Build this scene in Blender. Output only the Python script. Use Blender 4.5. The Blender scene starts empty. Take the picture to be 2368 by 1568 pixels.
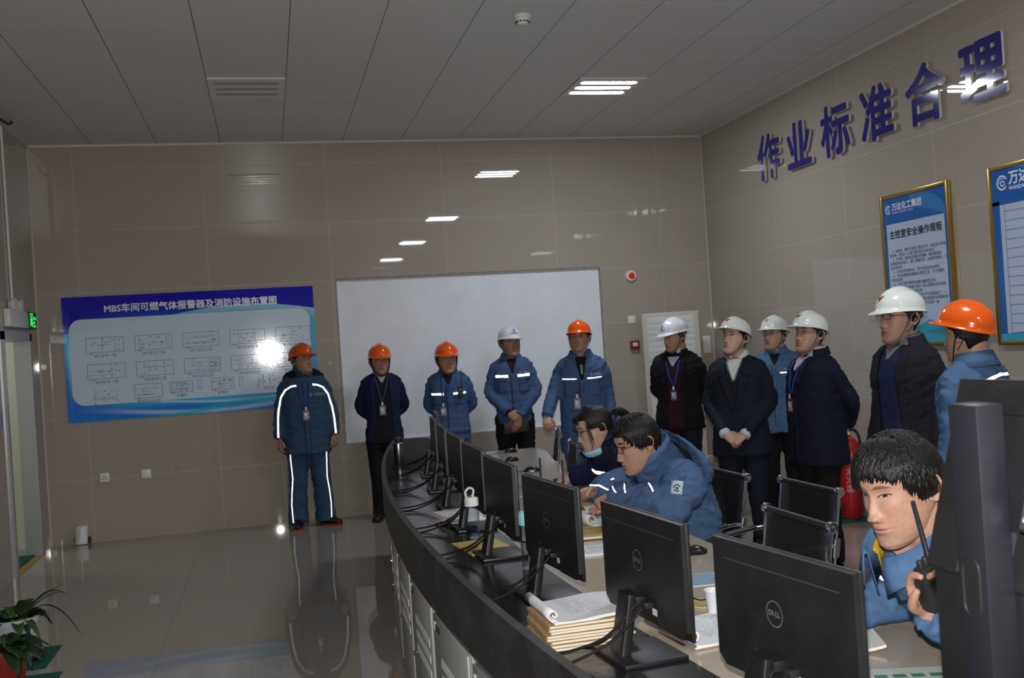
import bpy, bmesh, math, random
import numpy as np
from mathutils import Vector, Matrix, Quaternion, noise
from mathutils.bvhtree import BVHTree

SC = bpy.context.scene
COL = SC.collection
PI = math.pi
random.seed(7)

# ------------------------------------------------------------------ camera
CAM_H = 1.6452
f_px, yaw, pitch, roll = 2325.73, 0.237563, 0.004462, -0.064803
cF = Vector((math.sin(yaw) * math.cos(pitch), math.cos(yaw) * math.cos(pitch), math.sin(pitch)))
cR = Vector((math.cos(yaw), -math.sin(yaw), 0))
cU = cR.cross(cF)
cR2 = cR * math.cos(roll) + cU * math.sin(roll)
cU2 = -cR * math.sin(roll) + cU * math.cos(roll)
cam_data = bpy.data.cameras.new('camera')
cam = bpy.data.objects.new('camera', cam_data)
COL.objects.link(cam)
m = Matrix.Identity(4)
for i in range(3):
    m[i][0], m[i][1], m[i][2] = cR2[i], cU2[i], -cF[i]
m[2][3] = CAM_H
cam.matrix_world = m
cam_data.sensor_fit = 'HORIZONTAL'
cam_data.sensor_width = 36.0
cam_data.lens = f_px / 2368 * 36.0
cam_data.clip_start = 0.05
cam_data.dof.use_dof = True
cam_data.dof.focus_distance = 3.8
cam_data.dof.aperture_fstop = 7.5
SC.camera = cam

# ------------------------------------------------------------------ world, flash, exposure
SC.view_settings.view_transform = 'Standard'
SC.view_settings.look = 'None'
SC.view_settings.gamma = 1.0
SC.view_settings.exposure = 0.08
world = bpy.data.worlds.new('world')
SC.world = world
world.use_nodes = True
world.node_tree.nodes['Background'].inputs[0].default_value = (0.75, 0.85, 1.0, 1)
world.node_tree.nodes['Background'].inputs[1].default_value = 0.02

# the flash on the photographer's camera
fl = bpy.data.lights.new('camera_flash', 'SPOT')
fl.energy = 430.0
fl.color = (1.0, 0.97, 0.95)
fl.shadow_soft_size = 0.02
fl.spot_size = math.radians(95)
fl.spot_blend = 0.6
flo = bpy.data.objects.new('camera_flash', fl)
COL.objects.link(flo)
flo.location = (0.01, 0.02, CAM_H + 0.13)
flo.rotation_euler = cF.to_track_quat('-Z', 'Y').to_euler()

LAMP_STRENGTH = 100.0
ROOM_H, BACK_Y, LEFT_X, RIGHT_X, FRONT_Y = 3.826, 10.38, -2.124, 4.823, -4.2

# ------------------------------------------------------------------ helpers
class S:
    """shader maths with operators"""
    def __init__(self, nt, v): self.nt, self.v = nt, v
    def _m(self, op, *a):
        n = self.nt.nodes.new('ShaderNodeMath'); n.operation = op
        for i, x in enumerate((self,) + a):
            x = x.v if isinstance(x, S) else x
            if isinstance(x, (int, float)): n.inputs[i].default_value = x
            else: self.nt.links.new(x, n.inputs[i])
        return S(self.nt, n.outputs[0])
    def __add__(s, o): return s._m('ADD', o)
    __radd__ = __add__
    def __sub__(s, o): return s._m('SUBTRACT', o)
    def __rsub__(s, o): return (s * -1.0) + o
    def __mul__(s, o): return s._m('MULTIPLY', o)
    __rmul__ = __mul__
    def __truediv__(s, o): return s._m('DIVIDE', o)
    def abs(s): return s._m('ABSOLUTE')
    def lt(s, o): return s._m('LESS_THAN', o)
    def gt(s, o): return s._m('GREATER_THAN', o)
    def min(s, o): return s._m('MINIMUM', o)
    def max(s, o): return s._m('MAXIMUM', o)
    def sqrt(s): return s._m('SQRT')
    def sin(s): return s._m('SINE')
    def mod(s, o): return s._m('FLOORED_MODULO', o)
    def step(s, a, b):
        n = s.nt.nodes.new('ShaderNodeMapRange'); n.interpolation_type = 'SMOOTHSTEP'
        s.nt.links.new(s.v, n.inputs[0])
        if a <= b:
            n.inputs[1].default_value, n.inputs[2].default_value = a, b
        else:
            n.inputs[1].default_value, n.inputs[2].default_value = b, a
            n.inputs[3].default_value, n.inputs[4].default_value = 1, 0
        return S(s.nt, n.outputs[0])

def mixc(nt, fac, a, b):
    n = nt.nodes.new('ShaderNodeMix'); n.data_type = 'RGBA'
    for x, i in ((fac, 0), (a, 6), (b, 7)):
        x = x.v if isinstance(x, S) else x
        if isinstance(x, (tuple, list)): n.inputs[i].default_value = tuple(x)[:3] + (1,)
        elif isinstance(x, (int, float)): n.inputs[i].default_value = x
        else: nt.links.new(x, n.inputs[i])
    return n.outputs[2]

def srgb(r, g, b):
    f = lambda c: c / 12.92 if c <= 0.04045 else ((c + 0.055) / 1.055) ** 2.4
    return (f(r / 255), f(g / 255), f(b / 255))

def coords(nt, kind='Object'):
    tc = nt.nodes.new('ShaderNodeTexCoord')
    sp = nt.nodes.new('ShaderNodeSeparateXYZ')
    nt.links.new(tc.outputs[kind], sp.inputs[0])
    return tc.outputs[kind], S(nt, sp.outputs[0]), S(nt, sp.outputs[1]), S(nt, sp.outputs[2])

def noise_tex(nt, vec, scale, detail=3.0, rough=0.55):
    n = nt.nodes.new('ShaderNodeTexNoise')
    n.inputs['Scale'].default_value = scale
    n.inputs['Detail'].default_value = detail
    n.inputs['Roughness'].default_value = rough
    if vec is not None: nt.links.new(vec, n.inputs['Vector'])
    return S(nt, n.outputs[0])

def bump(nt, bsdf, h, strength, dist):
    b = nt.nodes.new('ShaderNodeBump')
    b.inputs['Strength'].default_value = strength
    b.inputs['Distance'].default_value = dist
    nt.links.new(h.v if isinstance(h, S) else h, b.inputs['Height'])
    nt.links.new(b.outputs[0], bsdf.inputs['Normal'])

MATS = {}
def mat(name, color, rough=0.5, metal=0.0, spec=0.5, var=0.0, vscale=20.0, bmp=0.0, bscale=60.0, bdist=0.003,
        coat=0.0, trans=0.0, ior=1.45, emit=None, estr=0.0, alpha=1.0, sheen=0.0):
    if name in MATS: return MATS[name]
    M = bpy.data.materials.new(name); M.use_nodes = True
    nt = M.node_tree; b = nt.nodes['Principled BSDF']
    b.inputs['Base Color'].default_value = tuple(color) + (1,)
    b.inputs['Roughness'].default_value = rough
    b.inputs['Metallic'].default_value = metal
    b.inputs['Specular IOR Level'].default_value = spec
    b.inputs['Coat Weight'].default_value = coat
    b.inputs['Transmission Weight'].default_value = trans
    b.inputs['IOR'].default_value = ior
    b.inputs['Alpha'].default_value = alpha
    b.inputs['Sheen Weight'].default_value = sheen
    if emit:
        b.inputs['Emission Color'].default_value = tuple(emit) + (1,)
        b.inputs['Emission Strength'].default_value = estr
    if var or bmp:
        vec, x, y, z = coords(nt)
        if var:
            n = noise_tex(nt, vec, vscale)
            c0 = tuple(max(0, c * (1 - var)) for c in color); c1 = tuple(min(1, c * (1 + var)) for c in color)
            nt.links.new(mixc(nt, n.step(0.3, 0.7), c0, c1), b.inputs['Base Color'])
        if bmp:
            bump(nt, b, noise_tex(nt, vec, bscale, 2.0), bmp, bdist)
    MATS[name] = M
    return M

def mesh_obj(name, verts, faces, material=None, parent=None, smooth=False):
    me = bpy.data.meshes.new(name)
    me.from_pydata([tuple(v) for v in verts], [], faces)
    me.update()
    o = bpy.data.objects.new(name, me); COL.objects.link(o)
    if material is not None: me.materials.append(material)
    if parent is not None: o.parent = parent
    if smooth: me.shade_smooth()
    return o

def bm_obj(name, bm, material=None, parent=None, smooth=False):
    me = bpy.data.meshes.new(name)
    bm.normal_update(); bm.to_mesh(me); bm.free()
    o = bpy.data.objects.new(name, me); COL.objects.link(o)
    if material is not None: me.materials.append(material)
    if parent is not None: o.parent = parent
    if smooth:
        me.shade_smooth()
        try: me.set_sharp_from_angle(angle=math.radians(40))
        except Exception: pass
    return o

def empty(name, loc=(0, 0, 0), rz=0.0):
    o = bpy.data.objects.new(name, None); COL.objects.link(o)
    o.location = loc; o.rotation_euler = (0, 0, rz); o.empty_display_size = 0.05
    return o

def tag(o, label, cat, group=None):
    o['label'] = label; o['category'] = cat
    if group: o['group'] = group
    return o

def structure(o):
    o['kind'] = 'structure'; return o

def bm_box(bm, lo, hi, bev=0.0, M=None, seg=2):
    vs = [bm.verts.new((x, y, z)) for x in (lo[0], hi[0]) for y in (lo[1], hi[1]) for z in (lo[2], hi[2])]
    q = [(0, 1, 3, 2), (4, 6, 7, 5), (0, 4, 5, 1), (2, 3, 7, 6), (0, 2, 6, 4), (1, 5, 7, 3)]
    fs = [bm.faces.new([vs[i] for i in f]) for f in q]
    if bev:
        es = list({e for f in fs for e in f.edges})
        r = bmesh.ops.bevel(bm, geom=es, offset=bev, segments=seg, profile=0.5, affect='EDGES')
        vs = list({v for f in r['faces'] for v in f.verts} | {v for v in vs if v.is_valid})
    if M is not None: bmesh.ops.transform(bm, matrix=M, verts=vs)
    return vs

def box(name, lo, hi, material, parent=None, bev=0.0, M=None, smooth=True):
    bm = bmesh.new(); bm_box(bm, lo, hi, bev, M)
    return bm_obj(name, bm, material, parent, smooth and bev > 0)

def catmull(pts, n=6):
    """smooth a list of equal-length tuples"""
    P = [np.array(p, float) for p in pts]
    if len(P) < 3: 
        return [P[0] + (P[-1] - P[0]) * t for t in np.linspace(0, 1, n + 1)]
    out = []
    for i in range(len(P) - 1):
        p0, p1, p2, p3 = P[max(i - 1, 0)], P[i], P[i + 1], P[min(i + 2, len(P) - 1)]
        for k in range(n):
            t = k / n
            out.append(0.5 * ((2 * p1) + (p2 - p0) * t + (2 * p0 - 5 * p1 + 4 * p2 - p3) * t * t + (3 * p1 - p0 - 3 * p2 + p3) * t ** 3))
    out.append(P[-1])
    return out

def tube(pts, radii, seg=12, ref=None, flat=1.0, cap=True):
    """swept tube; flat scales the radius across ref; returns verts, faces"""
    P = [Vector(p) for p in pts]
    n = len(P)
    if not hasattr(radii, '__len__'): radii = [radii] * n
    T = []
    for i in range(n):
        t = P[min(i + 1, n - 1)] - P[max(i - 1, 0)]
        T.append(t.normalized() if t.length > 1e-9 else Vector((0, 0, 1)))
    a = Vector(ref) if ref is not None else Vector((0, 0, 1))
    if abs(a.dot(T[0])) > 0.95: a = Vector((1, 0, 0)) if abs(T[0].x) < 0.9 else Vector((0, 1, 0))
    V, Fc = [], []
    for i in range(n):
        if ref is not None and abs(Vector(ref).dot(T[i])) < 0.97: a = Vector(ref)
        a = (a - T[i] * a.dot(T[i])).normalized()
        b = T[i].cross(a)
        for k in range(seg):
            an = 2 * PI * k / seg
            V.append(P[i] + a * (math.cos(an) * radii[i] * flat) + b * (math.sin(an) * radii[i]))
    for i in range(n - 1):
        for k in range(seg):
            k2 = (k + 1) % seg
            Fc.append((i * seg + k, i * seg + k2, (i + 1) * seg + k2, (i + 1) * seg + k))
    if cap:
        Fc.append(tuple(range(seg))[::-1]); Fc.append(tuple(range((n - 1) * seg, n * seg)))
    return V, Fc

def ctube(pts, rad, n=6, **kw):
    """catmull-smoothed tube; rad scalar or list matching pts"""
    if not hasattr(rad, '__len__'): rad = [rad] * len(pts)
    q = catmull([tuple(p) + (r,) for p, r in zip(pts, rad)], n)
    return tube([x[:3] for x in q], [max(float(x[3]), 1e-4) for x in q], **kw)

def loft(rings, seg=32, cap=True):
    """rings: (centre, side, up, a, b, exponent)"""
    V, Fc = [], []
    for c, s, u, a, b, e in rings:
        c, s, u = Vector(c), Vector(s), Vector(u)
        for k in range(seg):
            an = 2 * PI * k / seg
            ca, sa = math.cos(an), math.sin(an)
            V.append(c + s * (a * math.copysign(abs(ca) ** (2 / e), ca)) + u * (b * math.copysign(abs(sa) ** (2 / e), sa)))
    n = len(rings)
    for i in range(n - 1):
        for k in range(seg):
            k2 = (k + 1) % seg
            Fc.append((i * seg + k, i * seg + k2, (i + 1) * seg + k2, (i + 1) * seg + k))
    if cap:
        Fc.append(tuple(range(seg))[::-1]); Fc.append(tuple(range((n - 1) * seg, n * seg)))
    return V, Fc

def join(parts):
    V, Fc = [], []
    for v, f in parts:
        o = len(V); V.extend(v); Fc.extend(tuple(i + o for i in q) for q in f)
    return V, Fc

def lathe(prof, seg=32, loc=(0, 0, 0)):
    V, Fc = [], []
    for r, z in prof:
        for k in range(seg):
            an = 2 * PI * k / seg
            V.append((loc[0] + r * math.cos(an), loc[1] + r * math.sin(an), loc[2] + z))
    for i in range(len(prof) - 1):
        for k in range(seg):
            k2 = (k + 1) % seg
            Fc.append((i * seg + k, i * seg + k2, (i + 1) * seg + k2, (i + 1) * seg + k))
    if prof[0][0] > 1e-4: Fc.append(tuple(range(seg))[::-1])
    if prof[-1][0] > 1e-4: Fc.append(tuple(range((len(prof) - 1) * seg, len(prof) * seg)))
    return V, Fc

def text_mesh(body, size, extrude=0.0, offset=0.0, align='LEFT', res=3, spacing=1.0, line=1.0):
    """text as verts/faces in its own xy plane"""
    cu = bpy.data.curves.new('text', 'FONT')
    cu.body = body; cu.size = size; cu.extrude = extrude; cu.offset = offset
    cu.align_x = align; cu.align_y = 'CENTER'; cu.resolution_u = res; cu.space_character = spacing; cu.space_line = line
    o = bpy.data.objects.new('text', cu); COL.objects.link(o)
    bpy.context.view_layer.update()
    me = bpy.data.meshes.new_from_object(o.evaluated_get(bpy.context.evaluated_depsgraph_get()))
    V = [v.co.copy() for v in me.vertices]; Fc = [tuple(p.vertices) for p in me.polygons]
    bpy.data.objects.remove(o); bpy.data.curves.remove(cu); bpy.data.meshes.remove(me)
    return V, Fc

def bold_text(body, size, w, extrude=0.0, align='LEFT', res=3, spacing=1.0):
    """heavier strokes: the outline doubled round a small circle"""
    g = text_mesh(body, size, extrude, 0.0, align, res, spacing)
    return join([([Vector(v) + Vector((w * math.cos(a), w * math.sin(a), i * 6e-5)) for v in g[0]], g[1]) for i, a in enumerate([2 * PI * i / 8 + .2 for i in range(8)])])

def place(geo, M):
    return [M @ Vector(v) for v in geo[0]], geo[1]

def frame(origin, ex, ey):
    """matrix taking xy plane to ex, ey at origin"""
    ex, ey = Vector(ex).normalized(), Vector(ey).normalized(); ez = ex.cross(ey)
    M = Matrix.Identity(4)
    for i in range(3):
        M[i][0], M[i][1], M[i][2], M[i][3] = ex[i], ey[i], ez[i], origin[i]
    return M

def geo_obj(name, geo, material, parent=None, smooth=True, angle=40):
    o = mesh_obj(name, geo[0], geo[1], material, parent)
    if smooth:
        o.data.shade_smooth()
        o.data.set_sharp_from_angle(angle=math.radians(angle))
    return o

def flat_poly(pts, z=0.0):
    return [(p[0], p[1], z) for p in pts], [tuple(range(len(pts)))]

def rrect(w, h, r, n=5):
    out = []
    for cx, cy, a0 in ((w / 2 - r, h / 2 - r, 0), (-w / 2 + r, h / 2 - r, 90), (-w / 2 + r, -h / 2 + r, 180), (w / 2 - r, -h / 2 + r, 270)):
        for k in range(n + 1):
            a = math.radians(a0 + 90 * k / n); out.append((cx + r * math.cos(a), cy + r * math.sin(a)))
    return out

def copy_tree(o, parent=None):
    c = o.copy(); COL.objects.link(c)
    c.parent = parent
    for ch in list(o.children): copy_tree(ch, c)
    return c
# ------------------------------------------------------------------ room materials
def tile_mat(name, col, axis, x0, z0, tw, th, joint, rough, jw=0.0025, spec=0.5, dark=False, ior=1.5):
    M = bpy.data.materials.new(name); M.use_nodes = True
    nt = M.node_tree; b = nt.nodes['Principled BSDF']
    vec, x, y, z = coords(nt)
    u = {'x': x, 'y': y}[axis[0]]; v = {'y': y, 'z': z}[axis[1]]
    ju = ((u - (x0 - 50 * tw)).mod(tw) - tw / 2).abs().gt(tw / 2 - jw)
    jv = ((v - (z0 - 50 * th)).mod(th) - th / 2).abs().gt(th / 2 - jw)
    j = ju.max(jv)
    n = noise_tex(nt, vec, 160.0, 2.0); n2 = noise_tex(nt, vec, 2.2, 3.0)
    c0 = mixc(nt, n.step(0.25, 0.75), tuple(c * 0.93 for c in col), tuple(c * 1.06 for c in col))
    c1 = mixc(nt, n2.step(0.3, 0.7) * 0.25, c0, tuple(c * 0.88 for c in col))
    nt.links.new(mixc(nt, j * 0.65, c1, joint), b.inputs['Base Color'])
    nt.links.new((j * 0.4 + rough).v, b.inputs['Roughness'])
    b.inputs['Specular IOR Level'].default_value = spec
    b.inputs['IOR'].default_value = ior
    return M

WALL_C = (0.43, 0.375, 0.325)
M_wall_back = tile_mat('wall_tile_back', WALL_C, 'xz', 3.07, 0.0, 1.2, 0.6, (0.55, 0.5, 0.45), 0.022)
M_wall_side = tile_mat('wall_tile_side', WALL_C, 'yz', 8.82, 0.0, 1.2, 0.6, (0.52, 0.47, 0.42), 0.022)
M_floor = tile_mat('floor_tile', (0.36, 0.32, 0.28), 'xy', -0.71, 10.0, 0.8, 0.8, (0.12, 0.1, 0.09), 0.03, 0.0015)

def ceiling_mat():
    M = bpy.data.materials.new('ceiling_panel'); M.use_nodes = True
    nt = M.node_tree; b = nt.nodes['Principled BSDF']
    vec, x, y, z = coords(nt)
    jx = ((x + 1.538 + 30).mod(0.6) - 0.3).abs().gt(0.2965)
    jy = ((y - 10.38 + 60).mod(0.6) - 0.3).abs().gt(0.2968)
    n = noise_tex(nt, vec, 300.0, 1.0)
    c = mixc(nt, n.step(0.3, 0.7), (0.62, 0.62, 0.61), (0.71, 0.71, 0.70))
    c = mixc(nt, jy * 0.85, c, (0.95, 0.95, 0.94))
    c = mixc(nt, jx * 0.85, c, (0.10, 0.10, 0.10))
    nt.links.new(c, b.inputs['Base Color'])
    b.inputs['Roughness'].default_value = 0.42
    b.inputs['Specular IOR Level'].default_value = 0.3
    return M
M_ceil = ceiling_mat()
M_trim = mat('cornice_white', (0.62, 0.61, 0.58), 0.4)
M_whitewall = mat('white_board_paint', (0.83, 0.87, 0.93), 0.55, var=0.03, vscale=3.0)
M_plaster_shade = mat('plaster_shade_edge', (0.30, 0.29, 0.28), 0.8, var=0.3, vscale=40)
M_alu = mat('brushed_aluminium', (0.55, 0.56, 0.57), 0.35, metal=0.7)
M_vest = mat('vestibule_paint', (0.62, 0.64, 0.55), 0.45)
M_blackp = mat('black_plastic', (0.018, 0.018, 0.02), 0.45)
M_whitep = mat('white_plastic', (0.78, 0.78, 0.77), 0.35)

T = 0.12
# floor, ceiling
fb = bmesh.new(); bm_box(fb, (LEFT_X - 2.2, FRONT_Y - T, -0.1), (RIGHT_X + T, BACK_Y + T, 0.0))
structure(bm_obj('floor', fb, M_floor))
cb = bmesh.new(); bm_box(cb, (LEFT_X - T, FRONT_Y - T, ROOM_H), (RIGHT_X + T, BACK_Y + T, ROOM_H + 0.1))
structure(bm_obj('ceiling', cb, M_ceil))

def wall_boxes(name, boxes, material):
    bm = bmesh.new()
    for lo, hi in boxes: bm_box(bm, lo, hi)
    return structure(bm_obj(name, bm, material))

# back wall with the shallow recess that carries the white board
WX0, WX1, WZ0, WZ1 = 0.70, 3.545, 0.735, 2.42
by = BACK_Y
wall_boxes('wall_back', [
    ((LEFT_X - T, by, 0), (WX0, by + T, ROOM_H)), ((WX1, by, 0), (RIGHT_X + T, by + T, ROOM_H)),
    ((WX0, by, WZ1), (WX1, by + T, ROOM_H)), ((WX0, by, 0), (WX1, by + T, WZ0)),
    ((WX0, by + 0.09, WZ0), (WX1, by + T, WZ1))], M_wall_back)
wall_boxes('wall_right', [((RIGHT_X, FRONT_Y, 0), (RIGHT_X + T, by, ROOM_H))], M_wall_side)
wall_boxes('wall_front', [((LEFT_X - T, FRONT_Y - T, 0), (RIGHT_X + T, FRONT_Y, ROOM_H))], M_wall_back)
DY0, DY1, DZ = 9.03, 9.97, 1.97
wall_boxes('wall_left', [
    ((LEFT_X - T, FRONT_Y, 0), (LEFT_X, DY0, ROOM_H)), ((LEFT_X - T, DY1, 0), (LEFT_X, by, ROOM_H)),
    ((LEFT_X - T, DY0, DZ), (LEFT_X, DY1, ROOM_H))], M_wall_side)

# white board set in the recess, plaster edge at left, painted-in shade at top and right
wb = empty('white_board', ((WX0 + WX1) / 2, by + 0.05, WZ0))
tag(wb, 'large blank white board sunk into the tiled wall behind the men', 'board')
dx = (WX1 - WX0) / 2
o = box('panel', (-dx + 0.012, -0.02, 0.012), (dx - 0.012, 0.035, WZ1 - WZ0 - 0.02), M_whitewall, wb)
bm = bmesh.new()
hgt = WZ1 - WZ0
bm_box(bm, (-dx + 0.001, -0.045, hgt - 0.02), (dx - 0.001, 0.03, hgt - 0.001))
bm_box(bm, (dx - 0.012, -0.045, 0.001), (dx - 0.001, 0.03, hgt - 0.021))
bm_box(bm, (-dx + 0.001, -0.045, 0.001), (-dx + 0.012, 0.03, hgt - 0.021))
bm_obj('edge', bm, M_plaster_shade, wb)
bm = bmesh.new()
bm_box(bm, (-dx + 0.013, -0.045, 0.001), (dx - 0.013, 0.03, 0.012))
bm_obj('sill', bm, M_whitewall, wb)

# cornice strips and corner bead
def trim(name, lo, hi):
    return structure(box(name, lo, hi, M_trim))
trim('trim_1', (LEFT_X, by - 0.022, ROOM_H - 0.022), (RIGHT_X, by, ROOM_H))
trim('trim_2', (RIGHT_X - 0.022, FRONT_Y, ROOM_H - 0.022), (RIGHT_X, by - 0.022, ROOM_H))
trim('trim_3', (LEFT_X, FRONT_Y, ROOM_H - 0.022), (LEFT_X + 0.022, by - 0.022, ROOM_H))
trim('trim_4', (RIGHT_X - 0.007, by - 0.007, 0), (RIGHT_X, by, ROOM_H - 0.022))
trim('trim_5', (LEFT_X, by - 0.007, 0), (LEFT_X + 0.007, by, ROOM_H - 0.022))

# doorway in the left wall and the little space beyond it
dr = structure(empty('door_1', (LEFT_X, (DY0 + DY1) / 2, 0)))
hw = (DY1 - DY0) / 2
bm = bmesh.new()
for s in (-1, 1):
    bm_box(bm, (-T - 0.005, s * hw - 0.02 if s > 0 else s * hw - 0.045, 0), (0.018, s * hw + 0.045 if s > 0 else s * hw + 0.02, DZ + 0.05))
bm_box(bm, (-T - 0.005, -hw - 0.045, DZ - 0.02), (0.018, hw + 0.045, DZ + 0.06))
bm_obj('door_frame', bm, M_alu, dr)
bm = bmesh.new()
vx = LEFT_X - T
bm_box(bm, (vx - 1.9, 8.3, 0), (vx - 1.8, 10.48, 2.6))
bm_box(bm, (vx - 1.8, 8.2, 0), (vx, 8.3, 2.6)); bm_box(bm, (vx - 1.8, 10.38, 0), (vx, 10.48, 2.6))
bm_box(bm, (vx - 1.9, 8.2, 2.5), (vx, 10.48, 2.6))
structure(bm_obj('wall_vestibule', bm, M_vest))
vl = bpy.data.lights.new('vestibule_fill', 'AREA'); vl.energy = 8; vl.size = 0.5; vl.color = (0.95, 1.0, 0.9)  # added fill light to brighten the space beyond the doorway, no fixture seen
vlo = bpy.data.objects.new('vestibule_fill', vl); COL.objects.link(vlo); vlo.location = (vx - 0.9, 9.7, 2.47)
tag(box('floor_mat', (vx - 1.0, 9.08, 0.0), (LEFT_X - 0.05, 9.93, 0.012), mat('green_mat', (0.0, 0.075, 0.05), 0.75), bev=0.004),
    'green floor mat lying just beyond the open doorway', 'mat')
tag(box('threshold_strip', (LEFT_X - 0.045, 9.03, 0.0), (LEFT_X + 0.03, 10.02, 0.004), mat('yellow_tape', (0.33, 0.22, 0.05), 0.6)),
    'mustard yellow strip along the doorway threshold', 'floor strip')

# ------------------------------------------------------------------ ceiling fixtures
M_lampframe = mat('lamp_frame_white', (0.74, 0.74, 0.73), 0.3)
M_lit = mat('lamp_diffuser_lit', (0.9, 0.9, 0.9), 0.4, emit=(0.86, 0.93, 1.0), estr=LAMP_STRENGTH)
M_unlit = mat('lamp_diffuser_unlit', (0.42, 0.42, 0.41), 0.5, bmp=0.3, bscale=400)
def ceiling_lamp(x, y, lit, label, group):
    e = empty('ceiling_lamp', (x, y, ROOM_H))
    tag(e, label, 'ceiling lamp', group)
    bm = bmesh.new(); bm_box(bm, (-0.297, -0.297, -0.012), (0.297, 0.297, -0.0005), 0.003)
    bm_obj('lamp_frame', bm, M_lampframe, e)
    for k in (-1, 0, 1):
        P = rrect(0.50, 0.074, 0.03)
        V = [(p[0], p[1] + k * 0.165, z) for z in (-0.0115, -0.0125) for p in P]
        n = len(P)
        Fc = [tuple(range(n, 2 * n))] + [(i, (i + 1) % n, n + (i + 1) % n, n + i) for i in range(n)]
        mesh_obj('diffuser', V, Fc, M_lit if lit else M_unlit, e)
    return e
for i, y in enumerate((8.28, 4.08, 0.48, -3.12)):
    ceiling_lamp(2.962, y, True, ['lit square ceiling lamp with three glowing bars, above the men at the wall',
                                  'lit three-bar ceiling lamp over the row of chairs',
                                  'lit three-bar ceiling lamp over the near end of the console',
                                  'lit three-bar ceiling lamp behind the photographer'][i], 'lit ceiling lamps in a row')
for i, y in enumerate((8.28, 4.08)):
    ceiling_lamp(-0.038, y, False, ['unlit three-bar ceiling lamp on the left of the ceiling, dull grey',
                                    'unlit three-bar ceiling lamp over the open floor near the camera'][i], 'unlit ceiling lamps in a row')
# smoke detector
sd = empty('smoke_detector', (1.78, 6.47, ROOM_H))
tag(sd, 'round white smoke detector on the ceiling panels', 'smoke detector')
geo_obj('base', lathe([(0.0, -0.001), (0.058, -0.001), (0.058, -0.018), (0.052, -0.022), (0.0, -0.022)], 32), M_whitep, sd)
geo_obj('head', lathe([(0.046, -0.020), (0.050, -0.034), (0.040, -0.050), (0.030, -0.062), (0.0, -0.064)], 32), M_whitep, sd)
bm = bmesh.new()
for k in range(12):
    a = 2 * PI * k / 12
    bm_box(bm, (0.034, -0.007, -0.049), (0.049, 0.007, -0.043), M=Matrix.Rotation(a, 4, 'Z'))
bm_obj('vent', bm, M_blackp, sd)

# ------------------------------------------------------------------ left wall: exit sign, cable
ex = empty('exit_sign', (LEFT_X + 0.001, 9.62, 2.06))
tag(ex, 'emergency exit light box with green running figure above the doorway', 'exit sign')
box('housing', (0.0, -0.50, 0.0), (0.05, 0.16, 0.15), M_whitep, ex, bev=0.006)
box('sign_face', (0.0, 0.155, 0.0), (0.055, 0.46, 0.152), mat('sign_black', (0.01, 0.014, 0.012), 0.3), ex, bev=0.004)
M_exit = mat('exit_green_lit', (0.05, 0.6, 0.15), 0.4, emit=(0.02, 1.0, 0.12), estr=1.7)
parts = []
fr = lambda y, z: frame((0.0565, y, z), (0, 1, 0), (0, 0, 1))
Mx = fr(0.20, 0.075)
def bar(a, b, w):
    a, b = Vector(a), Vector(b); d = (b - a).normalized(); nrm = Vector((-d.y, d.x)) * w / 2
    return flat_poly([a - nrm, b - nrm, b + nrm, a + nrm])
run = [bar((0.055, 0.02), (0.045, -0.015), 0.022), bar((0.047, -0.012), (0.07, -0.03), 0.012), bar((0.07, -0.03), (0.068, -0.055), 0.011),
       bar((0.046, -0.014), (0.03, -0.035), 0.012), bar((0.03, -0.035), (0.012, -0.04), 0.01), bar((0.055, 0.018), (0.078, 0.004), 0.009),
       bar((0.055, 0.018), (0.034, 0.004), 0.009), flat_poly([(0.06 + 0.011 * math.cos(t), 0.038 + 0.011 * math.sin(t)) for t in np.linspace(0, 2 * PI, 12)[:-1]]),
       bar((0.005, -0.062), (0.005, 0.062), 0.007), bar((0.1, -0.062), (0.1, 0.062), 0.007), bar((0.002, 0.06), (0.103, 0.06), 0.007)]
parts += [place(g, Mx) for g in run]
parts.append(place(text_mesh('安全出口', 0.03), fr(0.325, 0.095)))
parts.append(place(text_mesh('EXIT', 0.034), fr(0.325, 0.055)))
parts.append(place(bar((0.34, -0.05), (0.40, -0.05), 0.014), fr(0.0, 0.075)))
geo_obj('pictogram', join(parts), M_exit, ex, False)
for s in (-0.34, -0.12):
    geo_obj('emergency_lamp', place(lathe([(0.0, 0.0), (0.03, 0.0), (0.05, 0.03), (0.055, 0.06), (0.0, 0.064)], 20), Matrix.Translation((0.028, s, 0.19)) @ Matrix.Rotation(PI / 2, 4, 'Y') @ Matrix.Translation((0, 0, -0.02))), M_whitep, ex)
    geo_obj('bracket', tube([(0.025, s, 0.14), (0.025, s, 0.17)], 0.012), M_whitep, ex)
o = geo_obj('wall_conduit', tube([(LEFT_X + 0.012, 9.38, ROOM_H - 0.03), (LEFT_X + 0.012, 9.40, 2.29)], 0.011, 10), M_whitep)
tag(o, 'white cable conduit running down the left wall to the exit light', 'conduit')
o = geo_obj('ceiling_cable', ctube([(LEFT_X + 0.03, 8.6, 3.74), (LEFT_X + 0.08, 9.0, 3.77), (LEFT_X + 0.10, 9.25, 3.78), (LEFT_X + 0.10, 9.38, ROOM_H - 0.004)], 0.012, seg=8), M_blackp)
tag(o, 'short black cable hanging in the corner of ceiling and left wall', 'cable')

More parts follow.
